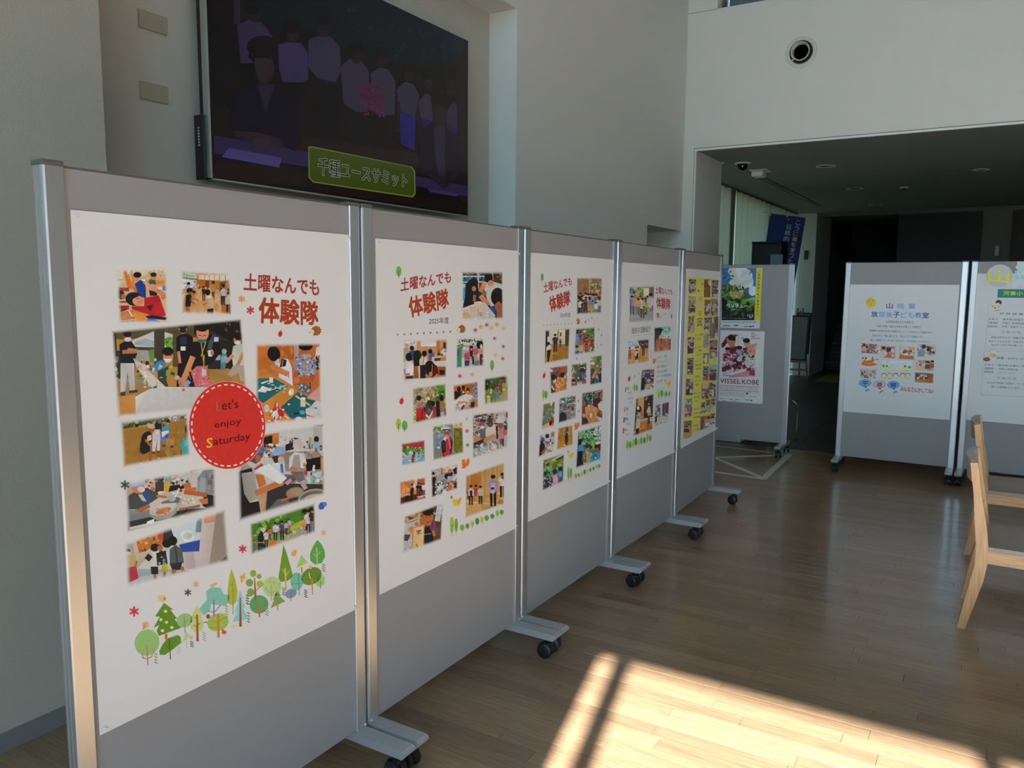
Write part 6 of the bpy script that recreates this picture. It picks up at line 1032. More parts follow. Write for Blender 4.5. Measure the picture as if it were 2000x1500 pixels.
photo(p4, [(295, 605), (565, 535), (550, 1105), (245, 1210)], '''r 200 500 700 1300 6a4828
p 290,600 420,580 400,920 340,950 a08050; p 415,575 565,535 555,910 410,920 26241f; l 415 580 405 920 8 8a8a78; p 280,600 320,600 310,900 270,1000 33281f; p 360,940 555,910 555,1000 340,1040 8a7a60; n 370 920 550 1030 30 8 24 b0a48c,5a4a34,c0b8a0; l 340 960 555 905 12 b4aa94; p 245,1130 555,960 550,1105 245,1210 9a6030; n 260 1000 550 1180 16 20 70 a46a34,8a5428; l 250 1150 380 1075 10 c0a888; p 360,800 400,790 400,890 360,900 a8602c
e 340 780 36 52 1c1614; e 325 765 20 30 c0b8b4; p 300,880 330,850 360,870 350,1010 340,1090 290,1090 a89c8c; p 305,880 350,880 345,930 305,940 4a74a4; p 290,1090 340,1070 335,1175 290,1190 1c1a1c
e 488 690 18 24 17130f; e 490 700 14 16 b08058; p 450,820 480,740 510,740 520,830 470,850 a8a49c; p 465,860 520,830 530,880 480,890 b07a4a; p 470,890 505,880 500,1010 475,1010 2c3440; l 485 1010 480 1110 26 8a5430; n 430 580 470 640 8 6 18 b08058,8a4a30''')
photo(p4, [(585, 710), (805, 655), (785, 995), (570, 1060)], '''r 500 600 900 1200 7a7a80
n 590 690 800 880 60 8 34 2a2c38,8a90a8,b0b4bc,4a4e60,5a3440; p 665,690 700,690 690,890 670,890 b4b8c0; p 740,680 805,660 795,840 740,850 5a1f34; p 700,700 735,690 730,880 700,880 2a3a44; p 575,960 690,890 780,900 780,995 570,1060 96989c; n 590 910 770 1030 26 10 40 a4a6a8,84868c,b0b0b0; p 575,900 620,880 610,980 572,1000 24242c''')
orn(p4, berry, 188, 315, 20, 40)
for a in ((273, 275, 12, '8a3a54', 26), (332, 235, 9, '4a6a68', 20)): orn(p4, star, *a)
for a in ((265, 395, 34, 130, '7a9a34'), (303, 405, 38, 112, '4a9044'), (645, 475, 52, 150, '7ab034'), (690, 485, 38, 125, '4a8a40'), (728, 515, 14, 90, '7a9e38'), (757, 505, 24, 95, '2f7a50'), (780, 510, 14, 80, 'a8a43c'), (808, 505, 30, 90, '549440'), (160, 1270, 46, 150, '6a9a38'), (203, 1275, 38, 135, '3f8a3c'), (250, 1245, 40, 145, '90a438'), (290, 1220, 42, 150, '2a7458'), (335, 1228, 32, 130, 'a4a838'), (376, 1210, 44, 140, '549438'), (422, 1212, 40, 115, '2f8050'), (468, 1160, 38, 145, '7a9a3c'), (510, 1178, 38, 120, '4a9044')): orn(p4, leaf, *a, name='tree_motif')
orn(p4, bird, 735, 325, 95, 120)
for i, (tx, x0, y0, x1, y1, h) in enumerate((('スポーツ・木育・', 620, -28, 775, -58, 38), ('クライミング・', 618, 40, 775, 18, 38), ('郷土料理など', 615, 110, 765, 90, 46), ('さまざまな体験を', 613, 188, 778, 160, 48), ('テーマに年間活動を', 610, 262, 838, 225, 42), ('行います', 608, 335, 705, 322, 50))):
    words(p4, tx, x0, y0, x1, y1, h, '3a3c46', 0.0, name='text_line')
for (tx, x, y, w, h, c) in (('日程', 152, 445, 38, 45, '30323a'), ('年間6回', 165, 515, 64, 38, '5a5c66'), ('土曜午前', 155, 600, 90, 36, '5a5c66'), ('〜正午', 165, 675, 75, 28, '5a5c66'), ('定員', 133, 760, 42, 48, '30323a'), ('30人', 143, 845, 38, 36, '6a6c76'), ('費用', 125, 915, 44, 50, '26282e'), ('その都度', 135, 995, 64, 38, '6a6c76'), ('申込', 120, 1085, 44, 44, '26282e'), ('電話まで', 133, 1160, 74, 34, '6a6c76')):
    words(p4, tx, x, y, x+w, y-8, h, c, 0.012 if h > 43 else 0, name='text_line')
for (x, y, w, h, c) in ((130, 440, 12, 80, '2a2c34'), (112, 752, 14, 78, 'a05a4a'), (102, 912, 16, 80, '26282e'), (92, 1075, 22, 85, 'a03c34')): orn(p4, lambda o: o.run('p %g,%g %g,%g %g,%g %g,%g %s' % (x, y, x+w, y-4, x+w-6, y+h-4, x-6, y+h, c)), name='marker_bar')
# ------------------------------------------------------------------ fifth poster: small photos on yellow
p5 = poster('photo_poster', 'white poster with many small photos on a yellow field', 'poster', ROW[4], [(1341, 524), (1410, 531), (1396, 838), (1327, 878)], 0.0022, '9ca4b0', 0.014)
p5.crop(1325, 530, 8.822)
pr = Print(p5); pr.run('p 165,95 690,130 635,2613 85,2883 a8a852'); pr.done('yellow_field')
GR = '8a8088,5a4c50,3a3038,a89a94,6a5a54,2a2428'
GA = '7a6a5c,8a8070,4a3c38,a09488,5a5a64,3a3034'
def small(quad, txt): photo(p5, quad, txt, 0, 6)
def qd(x0, y0, x1, y1, s=-0.03): d = (x1-x0)*(-0.12 if y0 > 700 else 0.02); return [(x0, y0), (x1, y0+d), (x1-6, y1+d), (x0-6, y1)]
for k, (x0, y0, x1, y1, bgc, cols, extra) in enumerate((
    (180, 135, 302, 375, '6a5c60', GR, 'b 240 210 26 8a8088; e 248 230 10 10 d0d0d4'), (172, 430, 298, 718, '7a6c60', GA, 'r 175 440 295 500 9a8a70; b 240 610 24 2a2a30'), (168, 775, 280, 1070, '6a5a54', GA, 'p 225,930 275,910 275,1050 170,1070 a08878; r 265 790 280 900 c0c4c8'), (158, 1135, 272, 1420, '8a8c98', GR, 'p 195,1230 265,1220 262,1300 195,1300 7a3034; p 160,1290 250,1290 250,1420 155,1420 2a2a30; l 190 1300 250 1320 22 b8b8c0'),
    (443, 140, 553, 445, '4a382c', '5a4030,3a2c24,8a5c30,6a4a34', 'p 510,150 553,150 553,260 510,220 b0b0b8; p 470,260 550,270 540,440 450,440 6a4a28'), (575, 150, 688, 438, '5c6070', GR, 'b 600 280 20 4a5c84; b 650 290 20 3a3e50; r 600 390 680 430 a8a0a4'), (450, 490, 552, 765, '6a4c3c', GR, 'p 450,500 550,495 545,560 450,600 7a4a34; l 480 690 530 560 34 9aa0ac'), (562, 475, 682, 760, '5a5058', GR, 'p 565,480 680,475 680,520 565,530 8a6a4c; l 600 690 620 560 44 9498a8; r 600 700 670 750 8a8450'), (445, 800, 535, 1040, '6a6468', GR, 'b 490 880 18 8a8e98; b 480 980 18 a8acb8'), (540, 790, 688, 1155, '5a4844', GA, 'r 575 795 610 880 b8b8bc; p 550,900 600,890 600,1140 550,1150 5a606c; l 650 1060 640 1140 40 b0b4bc; p 620,800 680,795 680,1000 630,1000 5a3828'), (435, 1085, 525, 1310, '7a7c84', '7a7c84,8a8c94,6a6a72', ''), (535, 1190, 680, 1500, '7a6460', GR, 'b 570 1340 30 8a5a5c; b 640 1350 28 6a4a54; e 600 1430 40 40 8ab0cc'))):
    small(qd(x0, y0, x1, y1), 'r %d %d %d %d %s; n %d %d %d %d 40 8 34 %s; %s' % (x0-30, y0-60, x1+30, y1+60, bgc, x0, y0, x1, y1, cols, extra))
def w5(t, x0, y0, x1, h, c='3a3c28', b=0.012): words(p5, t, x0, y0, x1, y0-(x1-x0)*0.12, h, c, b, name='text_line')
pr = Print(p5, 6); pr.run('e 365 165 40 34 b8a840; l 395 230 425 200 10 4a6a6a; l 395 200 425 235 10 4a6a6a; p 315,340 355,300 362,360 4a7a5a; r 345 435 412 515 b88a7c; e 380 590 50 34 98a4b4; r 342 680 398 765 b88a2c'); pr.done('ornament')
pr = Print(p5, 6); pr.run('l 318 835 365 805 14 3a3a20; l 365 805 412 820 14 3a3a20; l 320 945 365 915 14 3a3a20; l 365 915 410 935 14 3a3a20; l 330 840 330 930 10 7a5a2c; l 402 830 402 920 10 7a5a2c; r 345 840 390 900 7a7a3c'); pr.done('ornament')
w5('ひょうごの森', 285, 1080, 415, 40); w5('まつり', 320, 1150, 378, 36); w5('ニュースポーツ', 280, 1300, 405, 34); w5('体験', 338, 1350, 398, 32); w5('グラウンド', 300, 1428, 390, 28)
p5.crop(1325, 690, 8.333)
for k, (x0, y0, x1, y1, bgc, cols, extra) in enumerate((
    (145, 75, 245, 345, '6a5c5c', GR, 'b 190 180 22 3a3238; e 160 160 18 26 2a2426'), (122, 415, 240, 680, '5c4c40', GA, 'r 185 410 235 470 8a909c; b 190 570 20 9aa0b0; p 125,600 180,560 180,680 125,680 2a2420'), (105, 750, 222, 1040, '6a6670', GR, 'n 105 760 220 860 16 10 24 8a8e98,b0b4bc; e 150 950 24 18 b07080'), (88, 1105, 215, 1390, '6a5a4c', GA, 'p 90,1230 215,1180 210,1380 85,1390 8a7448; b 130 1200 24 3a3438'),
    (405, 0, 490, 165, '4a4c50', GR, 'p 430,30 470,20 470,150 430,160 9ab0ac'), (500, 175, 635, 440, '7a7078', GR, 'p 505,170 635,140 635,190 505,220 7a90a8; e 570 230 40 40 5aa08a; b 540 300 22 7a2c3c; b 600 290 22 6a2430; p 505,380 635,350 630,440 505,450 3a2a30'), (400, 215, 490, 445, '5c5058', GR, 'b 440 270 24 4a5a7a; b 430 370 24 a04a6a'), (378, 490, 500, 745, '5a4a44', GA, 'p 385,490 490,470 490,560 385,580 9a8a74'), (505, 475, 628, 715, '4a4248', GA, 'p 545,590 575,580 575,690 545,700 a8a8a4; l 530 510 600 540 26 2c3448; e 580 480 30 26 8a9aa0'), (368, 800, 435, 980, '5c5860', GR, 'b 400 870 20 8a8c98'), (445, 765, 520, 955, '6a6a64', GR, 'p 450,765 520,740 520,790 450,800 7a3c2c; p 460,850 510,840 510,930 460,940 6a9a94'), (530, 740, 612, 915, '54484a', GA, 'b 570 830 24 9a9478'), (355, 1030, 520, 1255, '6a5040', GA, 'p 425,1040 480,1025 475,1090 430,1095 9a5a28; p 440,1100 520,1070 515,1180 430,1190 a8acb0; b 480 1060 20 8a8ea0; l 400 1070 380 1220 30 6a2c20'), (520, 985, 600, 1160, '5a4c50', GR, 'b 560 1050 20 a09498'))):
    small(qd(x0, y0, x1, y1), 'r %d %d %d %d %s; n %d %d %d %d 34 8 30 %s; %s' % (x0-30, y0-60, x1+30, y1+60, bgc, x0, y0, x1, y1, cols, extra))
for t, x, y, x1, h in (('グループ', 275, 115, 355, 26), ('野外活動', 275, 185, 375, 28), ('自然観察', 280, 245, 355, 24), ('ミニ運動会', 262, 368, 342, 30), ('親子クッキング', 258, 440, 365, 24), ('教室', 280, 500, 328, 30), ('郷土かるた', 252, 640, 345, 28), ('夏休み教室', 250, 705, 345, 28), ('作品', 270, 765, 318, 26), ('みんなで', 260, 890, 345, 30), ('ふれあい広場', 240, 965, 355, 26), ('お茶会体験', 240, 1030, 345, 24), ('しめ縄飾り', 238, 1165, 330, 30), ('づくり体験', 220, 1235, 330, 26)): w5(t, x, y, x1, h)
# ------------------------------------------------------------------ bills on the partition behind the row
v1 = poster('film_bill', 'tropical island film bill with a yellow side strip, above the sports bill', 'poster', VPN, [(1410, 524), (1489, 523), (1484, 641), (1409, 641)], 0.002, 'aab4bc', 0.0, pins=False)
v1.crop(1400, 500, 5.0)
photo(v1, [(50, 118), (388, 118), (366, 628), (48, 628)], '''r 0 100 460 700 24506a
r 40 110 400 300 2f5fa8; e 240 200 110 90 b8c4d0; e 180 150 70 50 c4ccd8; e 300 250 60 60 a8b8c8; e 220 270 100 60 b4c0cc; e 350 340 40 50 a8bccc; p 130,120 220,120 230,300 150,300 b8c4cc
p 48,290 120,270 260,350 345,415 345,440 48,440 2a4a24; n 50 290 260 430 60 8 24 3f6a2c,1f3a1c,5a8a3c,6a7a34; p 280,420 370,400 380,470 280,450 6a94a0; p 250,420 370,430 380,520 230,500 5a8a34; e 190 380 60 34 7a8450; n 130 340 250 420 30 8 20 8a7a54,6a7a3c,a8986c
n 50 430 380 520 50 12 36 4f7a30,2c4a20,74a044,16241a; p 48,520 370,500 366,628 48,628 141c16; n 50 500 360 600 40 10 34 1c3020,2f5028,0f1612; p 48,400 100,430 60,600 48,600 0f1612
l 110 200 105 330 12 6a7a84; l 120 210 80 320 10 4a4a3c; p 110,190 60,170 70,150 2f5a34; p 115,185 130,140 145,150 3a6a3c; p 115,190 170,185 165,210 3a6a3c; p 110,195 70,225 60,205 24482c; p 115,195 160,225 145,235 2f5a34; p 385,120 310,190 330,150 3f6a2c; p 385,120 340,200 360,150 4a7a34; p 385,125 370,190 380,170 3f6a2c''', 0, 0, 'picture')
for t, q, c, bo_ in (('ペリリュー', ((92, 462), (300, 470), (300, 508), (92, 502)), 'd4dce0', 0.03), ('—楽園のゲルニカ—', ((130, 517), (240, 519), (240, 530), (130, 528)), 'c8d0d4', 0), ('12.5', ((302, 570), (356, 570), (356, 592), (302, 592)), 'd0d8dc', 0.02), ('公開', ((315, 596), (342, 596), (342, 608), (315, 608)), 'c8d0d4', 0), ('全国ロードショー　特別上映のお知らせ', ((55, 604), (290, 606), (290, 614), (55, 612)), '9a9a50', 0)):
    pr = Print(v1, 300); letter(pr, t, *q, c, bo_); pr.done('lettering')
pr = Print(v1, 2); pr.run('p 390,118 442,118 425,630 366,630 a8aa30'); 
for i, ch in enumerate('ご遺骨を故郷へ、ご遺族の元へ'):
    x = 412-i*1.35; y = 140+i*32; letter(pr, ch, (x-10, y), (x+12, y), (x+12, y+24), (x-10, y+24), '3a3c14', 0.01)
pr.done('side_strip', 'yellow strip with vertical lettering')
pr = Print(v1, 2); pr.run('r 55 640 385 652 7aa0c8; r 60 675 130 686 5a6070; e 188 678 26 6 3a4048; r 265 684 320 692 5a6070; r 322 683 340 696 24282e; e 356 686 8 9 3a4048'); letter(pr, '被爆・戦後八十年　太平洋戦跡遺骨収集事業', (60, 641), (380, 643), (380, 651), (60, 649), '3a5a84'); pr.done('credit_band')
v2 = poster('sports_bill', 'white football season bill with dark red players, below the island bill', 'poster', VPN, [(1405, 645), (1492, 647), (1489, 789), (1405, 783)], 0.002, 'aab2ba', 0.0, pins=False)
v2.crop(1400, 500, 5.0)
photo(v2, [(28, 735), (462, 735), (448, 1440), (28, 1415)], '''r 0 700 500 1500 aeb2b8
p 40,880 90,790 150,765 215,770 160,800 100,850 60,900 6a2034; p 45,860 70,830 110,830 80,880 4a1a24; e 140 820 46 56 9a6a50; p 100,790 140,765 185,790 180,830 120,820 17141a; e 150 880 30 30 a8704c; p 110,900 200,880 230,960 120,960 4a2434; l 215 760 205 860 6 8a8e98; e 253 803 12 14 8a98a8
e 292 850 32 40 a87a60; e 290 825 36 24 1a161a; p 250,900 330,880 350,960 270,960 5a3a60; p 300,870 380,860 385,940 310,940 b8785a; n 300 860 385 960 26 8 30 c08864,b06a70,a89aa4
e 105 925 22 28 a86a4c; e 105 905 24 16 1c1418; p 65,1000 90,950 140,950 150,1010 90,1030 7a1f38; e 220 920 28 34 a07058; e 220 895 30 18 17141a; p 165,980 200,940 260,950 280,1000 200,1020 5a4a6a; n 170 930 280 1010 24 8 24 8a8ea0,7a2438,3a3c4c; p 100,1040 170,1010 280,1010 300,1090 180,1110 24181e; n 60 960 360 1120 110 8 34 7a1c34,2a1a22,9aa0a8,a8304c,4a2c3c,b8b8bc,6a1830; p 45,1090 120,1060 140,1100 60,1120 6a1c34; p 110,1190 180,1150 360,1110 370,1175 200,1180 b07080; p 320,1120 372,1110 372,1170 320,1160 7a2444; l 60 1165 190 1170 12 8a8a90; l 60 1150 150 1130 8 9a9aa0; n 290 980 370 1090 40 8 24 b0b0b4,9a9a9c,c0b0b0; r 380 905 455 1090 b8bcb8''', 0, 0, 'picture')
for i, t in enumerate(('NEW', 'HEROES,', 'NEW', 'CHALLENGE.')): words(v2, t, 335, 745+i*18, (372, 395, 372, 425)[i], 745+i*18, 13, '8a2438', 0.02, 300)
words(v2, 'VISSEL', 32, 1195, 232, 1203, 45, '6a1a2c', 0.012, 300); words(v2, 'KOBE', 248, 1205, 412, 1212, 45, '6a1a2c', 0.012, 300)
for i, (y, c) in enumerate(((1262, '8a3a3c'), (1307, '8a4a40'))): orn(v2, lambda o: o.run('p 30,%d 415,%d 415,%d 30,%d %s' % (y, y+16, y+20, y+4, c)), name='rule', base=300)
for i, t in enumerate(('2025 SEASON MATCH SCHEDULE', '8.16 8.23 8.31 9.12 9.20 9.28', '10.4 10.18 10.26 11.8 11.30 12.6', 'NOEVIR STADIUM KOBE', 'TICKETS ON SALE NOW')): words(v2, t, 30, (1275, 1289, 1322, 1336, 1352)[i], (400, 405, 400, 270, 390)[i], (1290, 1304, 1336, 1346, 1372)[i], 9, '6a5a5c', 0, 300)
pr = Print(v2, 300); pr.run('r 285 1332 306 1350 3a4450; p 25,1383 440,1398 440,1440 25,1416 b8bfd0; r 35 1390 60 1396 4a5a80; r 125 1396 160 1402 4a5a80; r 180 1400 215 1406 5a6a8a; r 330 1404 348 1416 24304a; r 280 1404 320 1410 4a5a80; r 60 1412 90 1417 5a6a8a; r 150 1416 190 1421 5a6a8a'); pr.done('sponsor_band')
# ------------------------------------------------------------------ smiling-sun poster
r1 = poster('class_poster', 'white poster with a smiling sun and blue headline across the floor', 'poster', RP1, [(1660, 556), (1876, 556), (1853, 821), (1645, 803)], 0.002, 'a5b8d0', 0.0, 'after-school class posters', top=0.82)
r1.crop(1650, 560, 6.252)
orn(r1, lambda o: [o.run('e 318 195 62 58 d0a030; e 318 192 52 48 c8a438; e 292 178 6 8 6a5020; e 345 172 6 8 6a5020; p 290,205 350,200 325,228 b08a28; l 395 150 430 142 5 b8b8a8')]+[o.line(318+70*math.cos(a), 195+66*math.sin(a), 318+80*math.cos(a), 195+76*math.sin(a), 5, 'c0a868') for a in [i*PI/5 for i in range(10)]], name='smiling_sun')
for t, x0, x1, y, h, c in (('山', 508, 585, 200, 65, '2a3a78'), ('﨑', 640, 725, 202, 68, '5a90d0'), ('東', 778, 862, 204, 66, '4a80cc')): words(r1, t, x0, y, x1, y+2, h, c, 0.025, name='headline')
for i, (t, c) in enumerate(zip('放課後子ども教室', ('2c3c78', '5a94d4', '5a90d0', '26366e', '5a90cc', '5a98d8', '4a7cc8', '24306a'))): words(r1, t, 325+i*89, 300+i*2, 325+i*89+78, 302+i*2, 68, c, 0.025, name='headline')
for t, x0, y0, x1, y1 in (('山崎東放課後子ども教室は、', 500, 413, 848, 422), ('河東・神野・蔦沢小学校を対象とした教室で、', 390, 467, 938, 482), ('放課後やお休みの日に地域ボランティアの方々のご指導のもと', 300, 520, 1072, 548), ('お友だちと一緒に遊んだり、学んだりする場所です。', 335, 580, 955, 600), ('楽しい教室がたくさんありますので、ぜひ参加してください。', 312, 635, 1032, 660)): words(r1, t, x0, y0, x1, y1, 28, '33405c', 0.004, name='text_line')
CL = '5a4c50,a8a8b4,33303a,8a7a74,b87c84,c4c8d4,6a5a4c'
for q, tx in (([(205, 685), (412, 705), (408, 820), (205, 808)], 'r 190 650 420 830 6a6468; n 205 690 410 820 70 8 26 %s; b 235 720 18 b088a0; e 320 805 24 10 4a74a8' % CL), ([(440, 720), (615, 730), (612, 878), (435, 862)], 'r 420 700 640 890 9a7068; n 440 725 610 870 30 8 26 a86a58,c0b0b4,5a5a60,8a8490; b 475 760 26 a8b4cc; p 510,740 570,740 560,790 510,800 24343a; e 585 780 24 26 c0c4d0; e 530 850 34 26 b8585c; p 440,800 470,780 500,850 450,860 a8b4c8'), ([(668, 725), (855, 738), (845, 890), (665, 878)], 'r 650 700 870 900 a88874; p 680,730 780,735 780,800 680,800 9ab0bc; n 690 780 850 830 24 8 26 33303a,c0c4cc,7a5a44; p 665,830 850,850 845,890 665,880 9a6034; e 745 825 30 16 b8c0cc; e 820 825 26 14 b0b8c4'), ([(885, 700), (1115, 710), (1108, 862), (880, 850)], 'r 870 680 1130 870 9aa4b0; n 890 720 1110 850 50 8 30 %s; e 965 730 28 26 3a2420; p 890,780 940,750 985,790 970,850 890,850 6a84a0; e 1020 770 24 20 24242c; p 1000,830 1110,850 1105,862 1000,850 c4ccd8' % CL), ([(205, 845), (405, 860), (400, 972), (202, 965)], 'r 190 830 420 990 b0a8a4; e 260 875 60 20 c0b4a0; n 220 870 400 900 16 8 22 24304a,c0c4cc,4a5a70; e 300 935 100 34 b85428; e 290 935 60 14 c4683a; p 330,920 405,900 400,950 b8c0cc'), ([(192, 1000), (388, 1010), (382, 1122), (190, 1112)], 'r 180 990 400 1140 98a0a8; n 195 1005 385 1115 60 8 24 %s,8aa4b4' % CL), ([(870, 895), (1092, 898), (1085, 1028), (866, 1020)], 'r 850 880 1110 1040 9a8c84; n 870 900 1090 1020 50 8 28 %s; p 870,960 990,970 985,1022 868,1020 a89480; b 1015 930 20 3a4a64; b 1070 920 20 8a4a44' % CL), ([(858, 1045), (1082, 1060), (1075, 1178), (855, 1165)], 'r 840 1030 1100 1190 6a4a34; p 860,1045 1080,1060 1078,1085 860,1075 5a5a54; n 880 1080 1000 1140 26 8 26 1c1a1c,b8bcc4,33302c; p 985,1130 1085,1090 1075,1178 980,1178 9a5a28; p 858,1130 990,1130 985,1170 856,1165 8a6a44; e 905 1105 14 18 c08470')): photo(r1, q, tx, 0)
photo(r1, [(455, 895), (830, 900), (815, 1022), (450, 1012)], 'r 400 850 900 1100 a8d0e4; e 540 920 44 16 c4dcec; e 700 930 60 18 c4dcec; r 440 980 840 1050 a8cc88; e 470 965 22 16 4a9a5a; e 515 968 18 14 4a9a5a; e 735 972 16 16 3f8a54; e 790 982 24 14 4a9a5a; r 555 940 710 992 b8d4e4; n 560 945 705 990 14 6 10 9ac4d8,c8e0ec; r 445 1000 820 1030 c8cc8a', 0.05, name='landscape_motif')
for i, (x, c, h) in enumerate(((478, 'c8a468', '6a5a4c'), (548, 'c08498', '8a6a5a'), (622, 'a8a8b8', '3a3a40'), (708, 'c8b470', '5a4a3c'), (770, 'b0a098', '6a5a54'))): orn(r1, lambda o: o.run('e %d 1108 22 20 %s; e %d 1083 34 30 %s; e %d 1088 28 25 d0c0bc; e %d 1085 3 3 3a3a40; e %d 1085 3 3 3a3a40' % (x, c, x, h, x, x-10, x+10)), name='child_motif', base=8)
for x, y, c, ch, fc in ((248, 1175, '5a98d4', '学', '5a8ac4'), (423, 1192, 'b8a0b4', '遊', 'b07888'), (593, 1198, '4a94d8', '館', '5a8ac0')):
    orn(r1, lambda o: [o.run('e %d %d 76 46 33405a; e %d %d 72 42 %s; p %d,%d %d,%d %d,%d 33405a; p %d,%d %d,%d %d,%d %s; l %d %d %d %d 7 33405a' % (x, y, x, y, c, x-15, y+40, x+20, y+40, x+8, y+66, x+10, y+100, x+25, y+62, x+62, y+88, fc, x+15, y+80, x+5, y+112)), letter(o, ch, (x-34, y-26), (x+34, y-24), (x+34, y+28), (x-34, y+26), '26304e', 0.03)], name='balloon_motif', base=8)
words(r1, 'みんなさんかしてね♪', 680, 1212, 1078, 1252, 62, '9a2038', 0.02, name='headline', h1=52)
# ------------------------------------------------------------------ poster cut by the right edge
r2 = poster('class_poster', 'white poster with a yellow mountain character badge, cut by the right edge', 'poster', RP2, [(1908, 534), (2105, 534), (2100, 840), (1887, 818)], 0.002, 'a5b8d0', 0.0, 'after-school class posters', top=0.82)
r2.crop(1890, 500, 8.336)
pr = Print(r2, 2); pr.run('p 490,540 1900,548 1900,690 482,678 1a6a70'); letter(pr, '河東小', (582, 566), (900, 580), (900, 645), (582, 640), 'b8c030', 0.02); letter(pr, '放課後教室', (960, 582), (1480, 606), (1480, 670), (960, 648), 'b8c030', 0.02); pr.done('title_band', 'teal band with yellow lettering')
orn(r2, lambda o: o.run('l 335 800 1700 800 4 8a98b0; l 335 800 285 1495 5 8a98b0; l 285 1495 1650 1560 4 8a98b0'), name='text_frame')
orn(r2, lambda o: o.run('e 505 755 50 40 3a2030; p 452,775 555,775 545,745 465,745 3a2030; e 440 835 55 62 c8bcb0; e 490 800 40 40 c4b4a8; e 410 820 14 12 8a6a54; e 445 845 18 14 7a5a44; e 505 830 12 10 8a7a74; l 440 890 520 880 10 6a7a9a'), name='child_motif')
for t, x0, y0, x1, y1, h, c, b in (('将 棋 囲 碁 教 室', 515, 918, 1120, 935, 36, '4a5670', 0.012), ('活 動 日', 335, 1005, 490, 1010, 34, '44506c', 0.008), ('基本第2金曜日（月1回）', 570, 1012, 1110, 1030, 36, '3a4660', 0.006), ('活動場所', 330, 1066, 495, 1072, 36, '3a4660', 0.01), ('河東小 体育館横 会議室', 560, 1072, 1080, 1090, 34, '44506c', 0.006), ('指導団体', 325, 1128, 488, 1132, 32, '3a4660', 0.01), ('将棋・囲碁ボランティア', 558, 1130, 1060, 1148, 34, '44506c', 0.006), ('活 動 内 容', 542, 1215, 865, 1225, 40, '5a8a98', 0.008), ('将棋が好きな子、囲碁が好きな子、', 380, 1305, 1080, 1325, 36, '3a4660', 0.006), ('初めてでも大丈夫！お友だちと一緒に', 345, 1368, 1090, 1390, 36, '3a4660', 0.006), ('あの手この手で駒を動こう！', 385, 1428, 890, 1442, 34, '3a4660', 0.006)): words(r2, t, x0, y0, x1, y1, h, c, b, name='text_line')
r2.crop(1890, 650, 7.5)
orn(r2, lambda o: o.run('l 240 262 1650 300 4 8a98b0; l 240 262 190 905 5 8a98b0; l 190 905 1600 985 5 7a88a4'), name='text_frame')
orn(r2, lambda o: o.run('e 380 275 60 34 6a7484; e 380 277 56 30 b8c8dc; r 340 290 430 315 b8c8dc; e 372 332 56 30 b89c80; e 350 325 5 5 4a3c34; e 385 325 5 5 4a3c34; e 280 388 54 30 5a3434; e 280 385 40 20 7a4a3c; l 290 350 320 370 12 7a8a6a; p 320,380 400,365 395,405 340,405 a8bcd4'), name='cook_motif')
for t, x0, y0, x1, y1, h, c, b in (('料理・おやつ づくり', 430, 348, 900, 372, 38, '33405c', 0.015), ('活 動 日', 245, 450, 380, 455, 30, '4a5670', 0.008), ('基本第1水曜日（年6回）', 450, 458, 930, 478, 32, '3a4660', 0.006), ('活動場所', 238, 503, 383, 508, 32, '3a4660', 0.01), ('河東小 家庭科室', 445, 512, 740, 528, 30, '44506c', 0.008), ('指導団体', 235, 553, 378, 560, 30, '3a4660', 0.01), ('カタ・コト・キッチン', 442, 566, 705, 578, 28, '44506c', 0.006), ('活 動 内 容', 425, 640, 712, 655, 36, '5a8a98', 0.008), ('みんなで仲良くお団子・ドーナツなどを', 285, 712, 1000, 745, 32, '33405c', 0.006), ('楽しくお料理をしています。', 345, 772, 765, 795, 32, '33405c', 0.006)): words(r2, t, x0, y0, x1, y1, h, c, b, name='text_line')
# round character badge and clear film in front of the sheet
t2, rz2, w2_ = RP2
u2 = Vector((math.cos(rz2), math.sin(rz2), 0)); n2 = Vector((math.sin(rz2), -math.cos(rz2), 0)); O2 = t2.location-n2*0.009
bc = on_plane((1890+515/8.336, 500+322/8.336), O2, n2); be = on_plane((1890+730/8.336, 500+322/8.336), O2, n2); br = (be-bc).length
bad = empty('round_sign', bc+n2*0.006-Vector((0, 0, br)), rz2, 'round white sign with a yellow mountain character above the cut poster', 'sign')
M_CARD = mat('white_card', (0.66, 0.66, 0.70), 0.5, noise=0.02)
MB().lathe([(br*1.0, 0.0), (br*1.0, 0.004), (br*0.985, 0.005), (0.0, 0.005), (0.0, 0.0)], c=(0, -0.005, br), axis=1, seg=48).build('disc', M_CARD, bad)
sb = Sheet(bad, bad.location, u2, n2, 'a5b8d0', 0.0052, top=0.82); sb.crop(1890, 500, 8.336)
pr = Print(sb); letter(pr, '山', (345, 215), (675, 240), (670, 435), (335, 425), 'b8bc28', 0.045); pr.done('lettering')
fm = bpy.data.materials.new('clear_film'); fm.use_nodes = True; t = fm.node_tree; t.nodes.clear(); o_ = t.nodes.new('ShaderNodeOutputMaterial'); gl = t.nodes.new('ShaderNodeBsdfGlossy'); gl.inputs['Roughness'].default_value = 0.08; tp_ = t.nodes.new('ShaderNodeBsdfTransparent'); mx = t.nodes.new('ShaderNodeMixShader'); fz = t.nodes.new('ShaderNodeFresnel'); fz.inputs[0].default_value = 1.5
nz = t.nodes.new('ShaderNodeTexNoise'); nz.inputs['Scale'].default_value = 9; bpn = t.nodes.new('ShaderNodeBump'); bpn.inputs['Strength'].default_value = 0.6; bpn.inputs['Distance'].default_value = 0.02; t.links.new(nz.outputs['Fac'], bpn.inputs['Height']); t.links.new(bpn.outputs[0], gl.inputs['Normal']); t.links.new(fz.outputs[0], mx.inputs[0]); t.links.new(tp_.outputs[0], mx.inputs[1]); t.links.new(gl.outputs[0], mx.inputs[2]); t.links.new(mx.outputs[0], o_.inputs[0])
